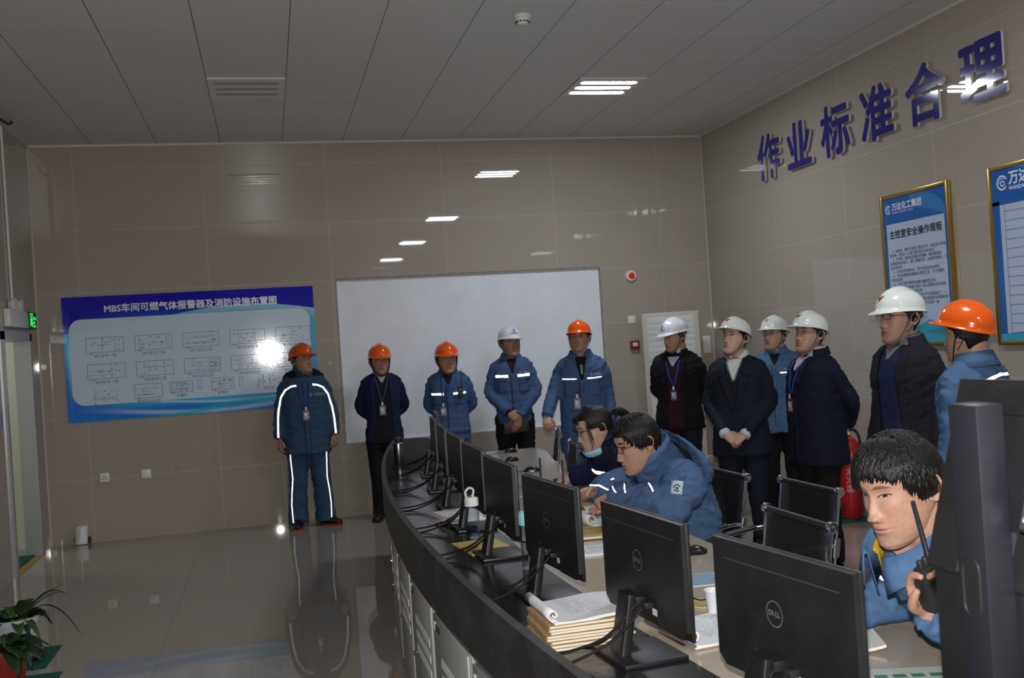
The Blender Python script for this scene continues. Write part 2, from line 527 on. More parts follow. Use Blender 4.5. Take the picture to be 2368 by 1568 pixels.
# ------------------------------------------------------------------ back wall small items
def wall_plate(name, x, z, w, h, label, cat, group=None):
    e = empty(name, (x, by, z)); tag(e, label, cat, group)
    box('face_plate', (-w / 2, -0.012, -h / 2), (w / 2, -0.0005, h / 2), M_whitep, e, bev=0.003)
    return e
M_slot = mat('slot_dark', (0.03, 0.03, 0.03), 0.6)
e = wall_plate('wall_socket', -1.61, 0.61, 0.086, 0.086, 'white power socket low on the back wall below the blue board, left one', 'wall socket', 'sockets below the blue board')
bm = bmesh.new()
for x, z, r in ((-0.011, 0.012, 0.4), (0.011, 0.012, -0.4), (0, -0.006, 0), (-0.014, -0.012, 0.6), (0.014, -0.012, -0.6)):
    bm_box(bm, (-0.0025, -0.0135, -0.006), (0.0025, -0.012, 0.006), M=Matrix.Translation((x, 0, z)) @ Matrix.Rotation(r, 4, 'Y'))
bm_obj('slot', bm, M_slot, e)
e = wall_plate('wall_socket', -1.23, 0.61, 0.092, 0.086, 'white cover plate with loose corner, right of the power socket', 'wall socket', 'sockets below the blue board')
box('flap', (-0.036, -0.018, -0.03), (0.036, -0.012, 0.03), M_whitep, e, bev=0.002, M=Matrix.Rotation(0.06, 4, 'Y'))
e = wall_plate('light_switch', 3.87, 1.82, 0.086, 0.086, 'white light switch on the back wall above the red call point', 'light switch')
box('rocker', (-0.03, -0.016, -0.03), (0.03, -0.012, 0.03), M_whitep, e, bev=0.002)
e = empty('fire_call_point', (3.88, by, 1.54)); tag(e, 'small square red fire call point on the back wall', 'fire call point')
M_red = mat('fire_red', (0.22, 0.012, 0.016), 0.35)
box('body', (-0.05, -0.045, -0.05), (0.05, -0.0005, 0.05), M_red, e, bev=0.006)
box('push_plate', (-0.028, -0.049, -0.012), (0.028, -0.0445, 0.028), M_whitep, e, bev=0.002)
geo_obj('lettering', place(text_mesh('按下', 0.014, align='CENTER', offset=0.0004), frame((0, -0.0495, 0.008), (1, 0, 0), (0, 0, 1))), M_slot, e, False)
e = empty('alarm_sounder', (3.89, by, 2.30)); tag(e, 'round white alarm sounder with red dome above the light switch', 'alarm sounder')
R90 = Matrix.Rotation(PI / 2, 4, 'X')
geo_obj('base', place(lathe([(0.0, 0.001), (0.062, 0.001), (0.062, 0.02), (0.055, 0.035), (0.0, 0.035)], 28), R90), M_whitep, e)
geo_obj('red_dome', place(lathe([(0.034, 0.03), (0.034, 0.05), (0.026, 0.066), (0.0, 0.072)], 24), R90), mat('alarm_dome', (0.6, 0.01, 0.01), 0.2, emit=(1, 0.02, 0.02), estr=0.15), e)
e = empty('wall_notice', (4.735, by, 1.50)); tag(e, 'small white card hung on the wall beside the air conditioner', 'notice card')
box('card', (-0.045, -0.012, -0.10), (0.045, -0.0005, 0.09), M_whitep, e, bev=0.002)
# bent white duct cover at the wall foot
P = [(0.0, 0.17), (-0.03, 0.165), (-0.05, 0.14), (-0.065, 0.06), (-0.10, 0.005)]
q = catmull(P, 6)
V = [(x, p[0], p[1]) for p in q for x in (-0.055, 0.055)]
Fc = [(2 * i, 2 * i + 1, 2 * i + 3, 2 * i + 2) for i in range(len(q) - 1)]
e = empty('cable_cover', (-1.84, by - 0.002, 0)); tag(e, 'bent white metal cable cover at the foot of the back wall', 'cable cover')
o = mesh_obj('cover', V, Fc, M_whitep, e, True); sm = o.modifiers.new('thick', 'SOLIDIFY'); sm.thickness = 0.003
box('cable_hole', (-0.075, -0.012, 0.0), (0.075, -0.001, 0.06), M_slot, e)
# ------------------------------------------------------------------ people: shapes
def fabric(name, col, rough=0.85, var=0.05, sheen=0.0, vscale=35.0, crease=0.30):
    """cloth with soft creases and a fine weave"""
    M = mat(name, col, rough, 0, 0.25, var, vscale, sheen=sheen)
    nt = M.node_tree; b = nt.nodes['Principled BSDF']
    vec, x, y, z = coords(nt)
    mp = nt.nodes.new('ShaderNodeMapping'); mp.inputs['Scale'].default_value = (1.0, 1.0, 1.7); mp.inputs['Rotation'].default_value = (0.3, 0.5, 0.2)
    nt.links.new(vec, mp.inputs[0])
    a = (noise_tex(nt, mp.outputs[0], 7.5, 2.0, .5) - 0.5).abs(); w = noise_tex(nt, vec, 240, 2)
    bump(nt, b, a.step(0.0, 0.22) + w * 0.05, crease, 0.014)
    return M

def retro_mat():
    """reflective tape: sends light back where it came from"""
    M = bpy.data.materials.new('reflective_tape'); M.use_nodes = True
    nt = M.node_tree; out = nt.nodes['Material Output']; b = nt.nodes['Principled BSDF']
    b.inputs['Base Color'].default_value = (0.75, 0.76, 0.78, 1); b.inputs['Roughness'].default_value = 0.5
    g = nt.nodes.new('ShaderNodeBsdfGlossy'); g.inputs['Roughness'].default_value = 0.35
    g.inputs['Color'].default_value = (1, 1, 1, 1)
    ge = nt.nodes.new('ShaderNodeNewGeometry'); nt.links.new(ge.outputs['Incoming'], g.inputs['Normal'])
    mx = nt.nodes.new('ShaderNodeMixShader'); mx.inputs[0].default_value = 0.6
    nt.links.new(b.outputs[0], mx.inputs[1]); nt.links.new(g.outputs[0], mx.inputs[2])
    nt.links.new(mx.outputs[0], out.inputs[0])
    return M
M_retro = retro_mat()
M_navy_blazer = fabric('blazer_navy', (0.012, 0.018, 0.055), crease=.14)
M_black_knit = fabric('knit_black', (0.010, 0.010, 0.013), crease=.14)
M_black_cloth = fabric('cloth_black', (0.008, 0.008, 0.010), crease=.14)
M_dark_suit = fabric('suit_midnight', (0.010, 0.013, 0.024), crease=.14)
M_navy_coat = fabric('coat_navy', (0.007, 0.009, 0.022), crease=.14)
M_dark_jacket = fabric('jacket_charcoal', (0.014, 0.014, 0.020), crease=.14)
M_maroon = fabric('knit_maroon', (0.028, 0.008, 0.014), crease=.14)
M_navy_knit = fabric('knit_navy', (0.012, 0.018, 0.055), crease=.14)
M_work = fabric('workwear_blue', (0.058, 0.105, 0.225), var=0.07)
M_work2 = fabric('workwear_blue_shirt', (0.070, 0.140, 0.265), var=0.07)
M_coat = fabric('winter_coat_blue', (0.036, 0.072, 0.130), var=0.07)
M_coat2 = fabric('winter_coat_mid_blue', (0.066, 0.120, 0.235), var=0.07)
M_coat_navy = fabric('winter_coat_navy', (0.010, 0.014, 0.045))
M_hood = fabric('hood_black', (0.006, 0.008, 0.014))
M_jeans = fabric('jeans_dark', (0.012, 0.017, 0.030), crease=.14)
M_shirt_white = fabric('shirt_white', (0.62, 0.63, 0.64), crease=.14, var=0.03)
M_shirt_grey = fabric('shirt_grey', (0.16, 0.17, 0.18), crease=.14, var=0.03)
M_shirt_beige = fabric('shirt_beige', (0.38, 0.36, 0.33), crease=.14, var=0.03)
M_shirt_pink = fabric('shirt_pink', (0.46, 0.38, 0.46), crease=.14, var=0.03)
M_shirt_blue = fabric('shirt_pale_blue', (0.42, 0.50, 0.60), crease=.14, var=0.03)
M_strap = mat('strap_webbing', (0.10, 0.12, 0.11), 0.7)
M_strap_blk = mat('strap_black', (0.02, 0.02, 0.02), 0.7)
M_lanyard = mat('lanyard_blue', (0.01, 0.06, 0.42), 0.55)
M_lanyard_d = mat('lanyard_dull_blue', (0.015, 0.045, 0.19), 0.55)
M_cardred = mat('card_holder_red', (0.10, 0.010, 0.013), 0.35)
M_cardface = mat('card_pale_blue', (0.22, 0.32, 0.50), 0.35, var=0.3, vscale=60)
M_cardphoto = mat('card_photo', (0.62, 0.60, 0.60), 0.3)
M_helm_o = mat('helmet_orange', (0.86, 0.115, 0.008), 0.20, coat=0.3)
M_helm_o2 = mat('helmet_dull_orange', (0.66, 0.085, 0.008), 0.25, coat=0.2)
M_helm_w = mat('helmet_white', (0.76, 0.78, 0.74), 0.20, coat=0.3)
M_helm_w2 = mat('helmet_cool_white', (0.74, 0.76, 0.80), 0.22, coat=0.3)
M_logo_blue = mat('logo_blue', (0.03, 0.07, 0.33), 0.4)
M_logo_red = mat('logo_red', (0.35, 0.02, 0.02), 0.4)
M_logo_yel = mat('logo_yellow', (0.55, 0.34, 0.02), 0.4)
M_logo_pale = mat('logo_pale', (0.45, 0.52, 0.62), 0.5)
M_shoe = mat('shoe_black', (0.010, 0.010, 0.011), 0.4, bmp=0.2)
M_sole_o = mat('sole_orange', (0.42, 0.06, 0.02), 0.6)
M_sole = mat('sole_dark', (0.02, 0.02, 0.02), 0.7)
M_sole_w = mat('sole_white', (0.55, 0.55, 0.55), 0.6)
M_glass_frame = mat('spectacle_frame', (0.012, 0.012, 0.013), 0.3)
M_metal_frame = mat('spectacle_metal', (0.35, 0.33, 0.30), 0.3, metal=0.8)
M_zip = mat('zip_dark', (0.012, 0.013, 0.02), 0.5)

def hair_mat():
    M = bpy.data.materials.new('hair_black'); M.use_nodes = True
    nt = M.node_tree; b = nt.nodes['Principled BSDF']
    b.inputs['Base Color'].default_value = (0.006, 0.005, 0.005, 1); b.inputs['Roughness'].default_value = 0.42
    b.inputs['Specular IOR Level'].default_value = 0.35
    tc = nt.nodes.new('ShaderNodeTexCoord'); mp = nt.nodes.new('ShaderNodeMapping')
    mp.inputs['Scale'].default_value = (1, 1, 0.12)
    nt.links.new(tc.outputs['Object'], mp.inputs[0])
    bump(nt, b, noise_tex(nt, mp.outputs[0], 420, 2), 0.6, 0.004)
    return M
M_hair = hair_mat()

def lens_mat():
    M = bpy.data.materials.new('spectacle_lens'); M.use_nodes = True
    nt = M.node_tree; out = nt.nodes['Material Output']
    t = nt.nodes.new('ShaderNodeBsdfTransparent'); t.inputs[0].default_value = (0.9, 0.93, 0.97, 1)
    g = nt.nodes.new('ShaderNodeBsdfGlossy'); g.inputs['Roughness'].default_value = 0.03
    mx = nt.nodes.new('ShaderNodeMixShader'); mx.inputs[0].default_value = 0.10
    nt.links.new(t.outputs[0], mx.inputs[1]); nt.links.new(g.outputs[0], mx.inputs[2]); nt.links.new(mx.outputs[0], out.inputs[0])
    return M
M_lens = lens_mat()

def skin_mat(name, tone=(0.40, 0.225, 0.15), openk=1.0, gaze=(0.0, 0.0), lip=(0.30, 0.10, 0.085), browk=1.0, stubble=0.15):
    """skin with eyes, brows and lips placed in head space (attribute hl)"""
    M = bpy.data.materials.new(name); M.use_nodes = True
    nt = M.node_tree; b = nt.nodes['Principled BSDF']
    at = nt.nodes.new('ShaderNodeAttribute'); at.attribute_name = 'hl'
    sp = nt.nodes.new('ShaderNodeSeparateXYZ'); nt.links.new(at.outputs['Vector'], sp.inputs[0])
    x, y, z = (S(nt, sp.outputs[i]) for i in range(3))
    front = y.gt(0.03)
    vec, _, _, _ = coords(nt)
    n = noise_tex(nt, vec, 90, 3)
    c = mixc(nt, n.step(0.3, 0.7), tuple(k * 0.93 for k in tone), tuple(min(1, k * 1.06) for k in tone))
    # a little redder on cheeks, nose, ears
    ax = x.abs()
    red = ((ax - 0.042).abs().step(0.03, 0.0) * (z + 0.022).abs().step(0.03, 0.0) * front).max((ax.step(0.016, 0.004)) * (z + 0.025).abs().step(0.018, 0.004) * front)
    c = mixc(nt, red * 0.35, c, (tone[0] * 0.98, tone[1] * 0.72, tone[2] * 0.68))
    # beard shade on chin and lip
    st = (z + 0.085).abs().step(0.045, 0.02) * front * (1 - ax.step(0.03, 0.06))
    c = mixc(nt, st * stubble, c, (tone[0] * 0.45, tone[1] * 0.48, tone[2] * 0.55))
    # lips
    lx = 1 - (x / 0.024) * (x / 0.024)
    up = (z + 0.0605).lt(lx * 0.0085) * z.gt(-0.0605); lo = (z * -1 - 0.0605).lt(lx * 0.0095) * z.lt(-0.0605)
    c = mixc(nt, up.max(lo) * front * lx.gt(0) * 0.75, c, lip)
    mouth = (z + 0.0605).abs().lt(lx * 0.0013) * front * ax.lt(0.025)
    c = mixc(nt, mouth * 0.85, c, (0.06, 0.02, 0.02))
    nos = ((ax - 0.0085) / 0.0042) * ((ax - 0.0085) / 0.0042) + ((z + 0.0395) / 0.0024) * ((z + 0.0395) / 0.0024)
    c = mixc(nt, nos.lt(1.0) * front * 0.85, c, (0.05, 0.018, 0.014))
    # brows
    bx = (ax - 0.032) / 0.021
    bz = z - 0.0405 + bx * bx * 0.005
    brow = bz.abs().lt((1 - bx * bx) * 0.0045) * (1 - bx * bx).gt(0) * front
    c = mixc(nt, brow * (0.85 * browk), c, (0.015, 0.012, 0.011))
    # eyes
    ex_ = (ax - 0.0315) / 0.0155
    e2 = 1 - ex_ * ex_
    uz = z - 0.0175 - ex_ * 0.0012
    top, bot = 0.0058 * openk, 0.0036 * openk
    white = uz.lt(e2 * top) * (uz * -1).lt(e2 * bot) * e2.gt(0) * front
    c = mixc(nt, white, c, (0.52, 0.49, 0.47))
    sx = nt.nodes.new('ShaderNodeMath'); sx.operation = 'SIGN'; nt.links.new(x.v, sx.inputs[0])
    ix = ax - (0.0315 + S(nt, sx.outputs[0]) * gaze[0]); iz = z - 0.0182 - gaze[1]
    iris = (ix * ix + iz * iz).lt(0.0064 ** 2)
    c = mixc(nt, iris * white, c, (0.012, 0.008, 0.006))
    lash = (uz - e2 * top).abs().lt(0.0017) * e2.gt(-0.12) * front
    c = mixc(nt, lash * 0.9, c, (0.012, 0.009, 0.009))
    l2 = (uz + e2 * bot).abs().lt(0.0007) * e2.gt(0) * front
    c = mixc(nt, l2 * 0.5, c, (0.05, 0.025, 0.02))
    nt.links.new(c, b.inputs['Base Color'])
    b.inputs['Roughness'].default_value = 0.48
    b.inputs['Specular IOR Level'].default_value = 0.4
    b.inputs['Subsurface Weight'].default_value = 0.0
    bump(nt, b, noise_tex(nt, vec, 500, 2), 0.12, 0.001)
    return M

HEADKEY = [(-.119, .006, .062, .050), (-.1165, .018, .078, .034), (-.111, .029, .088, .012), (-.100, .041, .0935, -.012), (-.084, .051, .0915, -.032), (-.062, .060, .0905, -.050),
           (-.040, .0665, .0895, -.066), (-.010, .0715, .0885, -.085), (.020, .0745, .0875, -.096), (.050, .0765, .0905, -.100),
           (.076, .0735, .0835, -.094), (.097, .061, .064, -.077), (.110, .041, .040, -.053), (.116, .022, .018, -.031), (.1185, .005, -.001, -.013)]
def sm(a, b, t):
    t = max(0.0, min(1.0, (t - a) / (b - a))); return t * t * (3 - 2 * t)
def gs(d, s): return math.exp(-0.5 * (d / s) ** 2)
def head_point(z, an, fem=0.0, feat=1.0):
    K = HEADKEY
    zs = [k[0] for k in K]
    a = 1.05 * float(np.interp(z, zs, [k[1] for k in K])); yf = float(np.interp(z, zs, [k[2] for k in K])); yb = float(np.interp(z, zs, [k[3] for k in K]))
    if z < -0.03: a *= 1 - 0.06 * fem
    yc = yf * 0.42 + yb * 0.58
    ca, sa = math.cos(an), math.sin(an)
    e = 2.25
    x = a * math.copysign(abs(ca) ** (2 / e), ca)
    if sa >= 0: y = yc + (yf - yc) * abs(sa) ** (2 / e)
    else: y = yc + (yb - yc) * abs(sa)
    if sa > 0.0:
        w = sm(0.0, 0.5, sa) * feat
        ax = abs(x); d = 0.0
        d -= 0.0095 * gs(ax - 0.030, 0.0135) * gs(z - 0.020, 0.0105)            # sockets
        d += 0.0050 * gs(ax - 0.0315, 0.0105) * gs(z - 0.0165, 0.0060)          # eyeballs
        d += 0.0032 * gs(z - 0.040, 0.008) * gs(ax - 0.02, 0.025)              # brow
        t = (0.026 - z) / 0.060                                               # nose
        if -0.25 < t < 1.25:
            h = (0.004 + 0.0160 * sm(0, 0.92, t) ** 1.1) * sm(-0.25, 0.05, t) * (1 - sm(0.98, 1.22, t))
            d += h * gs(x, 0.0062 + 0.0045 * sm(0.3, 1, t))
        d += 0.0075 * gs(ax - 0.0125, 0.0055) * gs(z + 0.031, 0.0062)           # nostril wings
        d += 0.0040 * gs(ax - 0.043, 0.017) * gs(z + 0.012, 0.016)             # cheeks
        d += 0.0060 * gs(x, 0.024) * gs(z + 0.058, 0.020)                      # muzzle
        d += 0.0042 * gs(x, 0.016) * gs(z + 0.0555, 0.0036)                    # lips
        d += 0.0046 * gs(x, 0.014) * gs(z + 0.0662, 0.0040)
        d -= 0.0034 * gs(x, 0.020) * gs(z + 0.0607, 0.0020)
        d -= 0.0030 * gs(x, 0.018) * gs(z + 0.079, 0.0055)
        d += 0.0040 * gs(x, 0.016) * gs(z + 0.099, 0.011)                      # chin
        d -= 0.0020 * gs(ax - 0.030, 0.008) * gs(z + 0.050, 0.012)
        y += d * w
    return x, y, z

def head_geo(nphi=96, nz=84, fem=0.0, plump=0.0):
    """verts (head space), faces, hl"""
    u = np.linspace(0, 1, nz)
    zz = -0.119 + 0.2375 * (0.5 - 0.5 * np.cos(PI * (0.04 + 0.92 * u))) / 1.0
    zz = (zz - zz[0]) / (zz[-1] - zz[0]) * 0.2375 - 0.119
    V, Fc = [], []
    for z in zz:
        for k in range(nphi):
            an = -PI / 2 + 2 * PI * k / nphi
            # more columns over the face
            an = an - 0.42 * math.sin(2 * (an - PI / 2)) * 0.5
            p = head_point(float(z), an, fem)
            if plump: p = (p[0] * (1 + plump * (1 - sm(-.09, .03, float(z)))), p[1], p[2])
            V.append(Vector(p))
    for i in range(nz - 1):
        for k in range(nphi):
            k2 = (k + 1) % nphi
            Fc.append((i * nphi + k, i * nphi + k2, (i + 1) * nphi + k2, (i + 1) * nphi + k))
    Fc.append(tuple(range(nphi))[::-1]); Fc.append(tuple(range((nz - 1) * nphi, nz * nphi)))
    hl = [v.copy() for v in V]
    # ears
    for s in (-1, 1):
        base = len(V); n1, n2 = 22, 9
        for i in range(n2 + 1):
            r = i / n2
            for k in range(n1):
                t = 2 * PI * k / n1
                ey, ez = math.cos(t) * 0.0185 * r, math.sin(t) * 0.031 * r
                ey *= 1.0 if ez > 0 else 1.0 - 0.35 * abs(ez) / 0.031
                hgt = 0.011 * (r ** 3) - 0.004 * gs(r - 0.6, 0.18) + (0.004 if r > 0.93 else 0)
                out = 0.0760 + hgt + 0.35 * (-ey) + 0.006
                if i == n2: out -= 0.006
                V.append(Vector((s * out, -0.020 + ey - 0.25 * 0 + ez * -0.18, 0.004 + ez))); hl.append(Vector((0.2, -0.1, 0)))
        for i in range(n2):
            for k in range(n1):
                k2 = (k + 1) % n1
                q = (base + i * n1 + k, base + i * n1 + k2, base + (i + 1) * n1 + k2, base + (i + 1) * n1 + k)
                Fc.append(q if s > 0 else q[::-1])
        b2 = len(V)
        for k in range(n1):
            v = V[base + n2 * n1 + k]; V.append(Vector((s * 0.066, -0.010 + (v.y + 0.02) * 0.5, v.z * 0.75))); hl.append(Vector((0.2, -0.1, 0)))
        for k in range(n1):
            k2 = (k + 1) % n1
            q = (base + n2 * n1 + k, base + n2 * n1 + k2, b2 + k2, b2 + k)
            Fc.append(q if s > 0 else q[::-1])
    return V, Fc, hl

def remesh(geo, voxel, smooth=4, factor=0.5):
    """fuse overlapping closed shells into one continuous surface"""
    me = bpy.data.meshes.new('tmp'); me.from_pydata([tuple(v) for v in geo[0]], [], geo[1]); me.update()
    bm = bmesh.new(); bm.from_mesh(me)
    bmesh.ops.recalc_face_normals(bm, faces=bm.faces); bm.to_mesh(me); bm.free()
    o = bpy.data.objects.new('tmp', me); COL.objects.link(o)
    r = o.modifiers.new('r', 'REMESH'); r.mode = 'VOXEL'; r.voxel_size = voxel
    if smooth:
        s = o.modifiers.new('s', 'SMOOTH'); s.factor = factor; s.iterations = smooth
    bpy.context.view_layer.update()
    m2 = bpy.data.meshes.new_from_object(o.evaluated_get(bpy.context.evaluated_depsgraph_get()))
    V = np.empty(len(m2.vertices) * 3); m2.vertices.foreach_get('co', V); V = V.reshape(-1, 3)
    N = np.empty(len(m2.vertices) * 3); m2.vertices.foreach_get('normal', N); N = N.reshape(-1, 3)
    Fc = [tuple(p.vertices) for p in m2.polygons]
    bpy.data.objects.remove(o); bpy.data.meshes.remove(me); bpy.data.meshes.remove(m2)
    return V, N, Fc

def wrinkle(V, N, amp=0.006, freq=9.0, seed=0.0, stretch=(1.0, 1.0, 2.2)):
    """soft cloth folds: broad undulation and narrower creases"""
    out = V.copy()
    for i in range(len(V)):
        p = V[i]
        q = Vector((p[0] * freq * stretch[0] + seed, p[1] * freq * stretch[1], p[2] * freq * stretch[2] + p[0] * freq * 1.3))
        a, b = noise.noise(q), noise.noise(q * 1.9 + Vector((5.1, 0, 0)))
        w = 0.75 * (0.45 - abs(a) * 2.0) + 0.45 * (0.4 - abs(b) * 2.0) + 0.5 * noise.noise(q * 0.55)
        out[i] = p + N[i] * (amp * 1.25 * w)
    return out

def hand_geo(wrist, d, palm, side, curl=(0.25, 0.28, 0.32, 0.36), thumb=0.3, spread=0.05, size=1.0, fore=0.07, foredir=None):
    """palm, four unequal fingers, thumb leaving the side of the palm"""
    d = Vector(d).normalized(); n = Vector(palm); n = (n - d * n.dot(d)).normalized()
    sd = d.cross(n) * (1 if side == 'R' else -1)          # towards the thumb
    W = Vector(wrist); s = size
    fd = Vector(foredir).normalized() if foredir is not None else -d
    G = []
    G.append(loft([(W + fd * fore * s, sd, n, .031 * s, .024 * s, 2), (W, sd, n, .028 * s, .019 * s, 2.2), (W + d * .03 * s, sd, n, .037 * s, .0175 * s, 2.4),
                   (W + d * .065 * s, sd, n, .042 * s, .0155 * s, 2.6), (W + d * .09 * s, sd, n, .0405 * s, .0125 * s, 2.6), (W + d * .1 * s, sd, n, .036 * s, .009 * s, 2.4)], 24))
    lens = (.070, .079, .073, .057); offs = (.030, .0105, -.0095, -.0285); rads = (.0092, .0095, .0090, .0078)
    for k in range(4):
        b = W + d * (.088 if k != 3 else .081) * s + sd * offs[k] * s
        cd = (d + sd * (offs[k] * 4.5 * spread / 0.05 * 0.25)).normalized()
        ax = sd
        P = [b - cd * .02 * s, b]; R = [rads[k] * 1.05 * s, rads[k] * 1.08 * s]
        L = lens[k] * s; c = curl[k]
        for seg, (fr_, amt) in enumerate(((.45, 75), (.31, 95), (.24, 55))):
            q = Quaternion(ax, math.radians(amt * c) * (1 if side == 'R' else -1))
            test = q @ cd
            if test.dot(n) < cd.dot(n) and c > 0: test = q.inverted() @ cd
            cd = test
            P.append(P[-1] + cd * L * fr_); R.append(rads[k] * (1.0, .92, .72)[seg] * s)
        G.append(ctube(P, R, 4, seg=12))
    b = W + d * .022 * s + sd * .022 * s
    t1 = (d * .62 + sd * .70 + n * (.25 + .35 * thumb)).normalized()
    t2 = (d * (.80 - .2 * thumb) + sd * (.35 - .55 * thumb) + n * (.25 + .5 * thumb)).normalized()
    t3 = (d * (.85 - .4 * thumb) + sd * (.15 - .8 * thumb) + n * (.2 + .55 * thumb)).normalized()
    P = [b, b + t1 * .042 * s]; P.append(P[-1] + t2 * .034 * s); P.append(P[-1] + t3 * .026 * s)
    G.append(ctube(P, [.0165 * s, .0125 * s, .0108 * s, .0078 * s], 4, seg=12))
    return join(G)

class Person:
    """local space: floor between the feet, +Y the way the body faces, +X the person's right"""
    def __init__(self, label, x, y, face, height, skin, group=None):
        self.k = height / 1.705
        # face: angle from looking at the camera, positive towards the right of the picture
        self.ang_cam = math.atan2(-y, -x)
        self.root = empty('person', (x, y, 0))
        a = self.ang_cam + math.radians(face)
        self.a = a
        self.root.rotation_euler = (0, 0, a - PI / 2)
        tag(self.root, label, 'person', group)
        self.skin = skin
        self.body_parts = []          # (V, F, hl)
        self.bvhs = []
    def w2l(self, p):
        M = Matrix.Translation(self.root.location) @ Matrix.Rotation(self.a - PI / 2, 4, 'Z')
        return M.inverted() @ Vector(p)
    def add(self, name, V, Fc, material, smooth=True, parent=None):
        o = mesh_obj(name, V, Fc, material, parent or self.root)
        if smooth: o.data.shade_smooth()
        return o
    # ---- head
    def head(self, c, yaw=0, pitch=0, roll=0, size=1.0, n=(96, 84), fem=0.0, plump=0.0, neck_to=None):
        """yaw is the absolute angle to the camera, like face"""
        k = self.k
        rel = self.ang_cam + math.radians(yaw) - self.a
        q = Quaternion((0, 0, 1), rel) @ Quaternion((1, 0, 0), math.radians(pitch)) @ Quaternion((0, 1, 0), math.radians(roll))
        self.HM = Matrix.Translation(Vector(c)) @ q.to_matrix().to_4x4() @ Matrix.Scale(size, 4)
        V, Fc, hl = head_geo(n[0], n[1], fem, plump)
        self.hgeo = (V, Fc)
        self.body_parts.append(([self.HM @ v for v in V], Fc, hl))
        nb = Vector(neck_to) if neck_to is not None else Vector((0, -0.025, 1.42 * k))
        top = self.HM @ Vector((0, -0.022, -0.02))
        mid = self.HM @ Vector((0, -0.030, -0.085))
        s = Vector((1, 0, 0)); r = 0.060 * size * (1 - 0.14 * fem)
        self.body_parts.append((*ctube([nb, nb.lerp(mid, 0.55), mid, top], [r * 1.25, r * 1.02, r, r * 0.95], 5, seg=22), None))
    def limbs(self, arms, legs, torso):
        """skin-side body under the clothes: torso + limbs fused"""
        G = [loft(torso, 24)]
        for P, R in arms + legs: G.append(ctube(P, R, 5, seg=12))
        V, N, Fc = remesh(join(G), 0.018, 3)
        self.body_parts.append(([Vector(v) for v in V], Fc, None))
    def hand(self, *a, voxel=0.0045, **kw):
        V, N, Fc = remesh(hand_geo(*a, **kw), voxel, 2, 0.4)
        self.body_parts.append(([Vector(v) for v in V], Fc, None))
    def finish_body(self):
        V, Fc, H = [], [], []
        for v, f, h in self.body_parts:
            o = len(V); V.extend(v); Fc.extend(tuple(i + o for i in q) for q in f)
            H.extend(h if h is not None else [Vector((0.3, -0.2, -0.3))] * len(v))
        o = mesh_obj('body', V, Fc, self.skin, self.root, True)
        at = o.data.attributes.new('hl', 'FLOAT_VECTOR', 'POINT')
        at.data.foreach_set('vector', [c for h in H for c in h])
        self.body = o
    # ---- clothes
    def cloth(self, name, shells, material, voxel=0.014, smooth=5, amp=0.006, freq=9.0, bvh=True, stretch=(1, 1, 2.2)):
        V, N, Fc = remesh(join(shells), voxel, smooth)
        if amp: V = wrinkle(V, N, amp, freq, self.root.location.x * 3.1 + len(name), stretch)
        o = self.add(name, V, Fc, material)
        if bvh: self.bvhs.append(BVHTree.FromPolygons([Vector(v) for v in V], Fc))
        return o
    def cast(self, p, d):
        best = None
        for b in self.bvhs:
            h = b.ray_cast(p, d)
            if h[0] is not None and (best is None or h[3] < best[2]): best = (h[0], h[1], h[3])
        return best
    def proj_frame(self, view=0.0, centre=(0, 0, 0)):
        """(u, v) plane looking at the body; view: degrees round Z, 0 front, 90 the person's right side"""
        a = math.radians(view)
        out = Vector((math.sin(a), math.cos(a), 0))
        ux = Vector((math.cos(a), -math.sin(a), 0))
        C = Vector(centre)
        return lambda u, v: (C + ux * u + Vector((0, 0, v)) + out * 1.2, -out)
    def grid_patch(self, name, pts, nu, nv, material, off=0.004, view=0.0, thick=0.002, centre=(0, 0, 0), parent=None):
        """four corners (u, v) laid on the clothes"""
        pf = self.proj_frame(view, centre)
        A, B, Cc, Dd = [Vector((p[0], p[1])) for p in pts]
        V, ok = [], True
        last = None
        for j in range(nv + 1):
            for i in range(nu + 1):
                s, t = i / nu, j / nv
                q = A.lerp(B, s).lerp(Dd.lerp(Cc, s), t)
                p, d = pf(q.x, q.y)
                h = self.cast(p, d)
                if h is None:
                    V.append(last if last is not None else p + d * 1.1)
                else:
                    nn = h[1] if h[1].dot(d) < 0 else -h[1]
                    nn = (nn - d * 0.6).normalized()
                    last = h[0] + nn * off; V.append(last)
        Fc = [(j * (nu + 1) + i, j * (nu + 1) + i + 1, (j + 1) * (nu + 1) + i + 1, (j + 1) * (nu + 1) + i) for j in range(nv) for i in range(nu)]
        o = self.add(name, V, Fc, material, True, parent)
        if thick:
            m_ = o.modifiers.new('thick', 'SOLIDIFY'); m_.thickness = thick; m_.offset = 0
        return o
    def strip(self, name, line, width, material, off=0.005, view=0.0, thick=0.002, centre=(0, 0, 0), parent=None, step=0.012):
        """ribbon along a (u, v) polyline laid on the clothes"""
        pf = self.proj_frame(view, centre)
        L = [Vector(p) for p in line]
        Q = []
        for a, b in zip(L[:-1], L[1:]):
            n = max(1, int((b - a).length / step))
            Q += [a.lerp(b, i / n) for i in range(n)]
        Q.append(L[-1])
        V = []
        for i, q in enumerate(Q):
            t = (Q[min(i + 1, len(Q) - 1)] - Q[max(i - 1, 0)]).normalized(); nr = Vector((-t.y, t.x))
            row = []
            for s in (-0.5, 0.0, 0.5):
                p, d = pf(*(q + nr * width * s))
                h = self.cast(p, d)
                if h is None: row = None; break
                nn = h[1] if h[1].dot(d) < 0 else -h[1]
                row.append(h[0] + (nn - d * 0.5).normalized() * off)
            V.append(row)
        VV, Fc = [], []
        prev = None
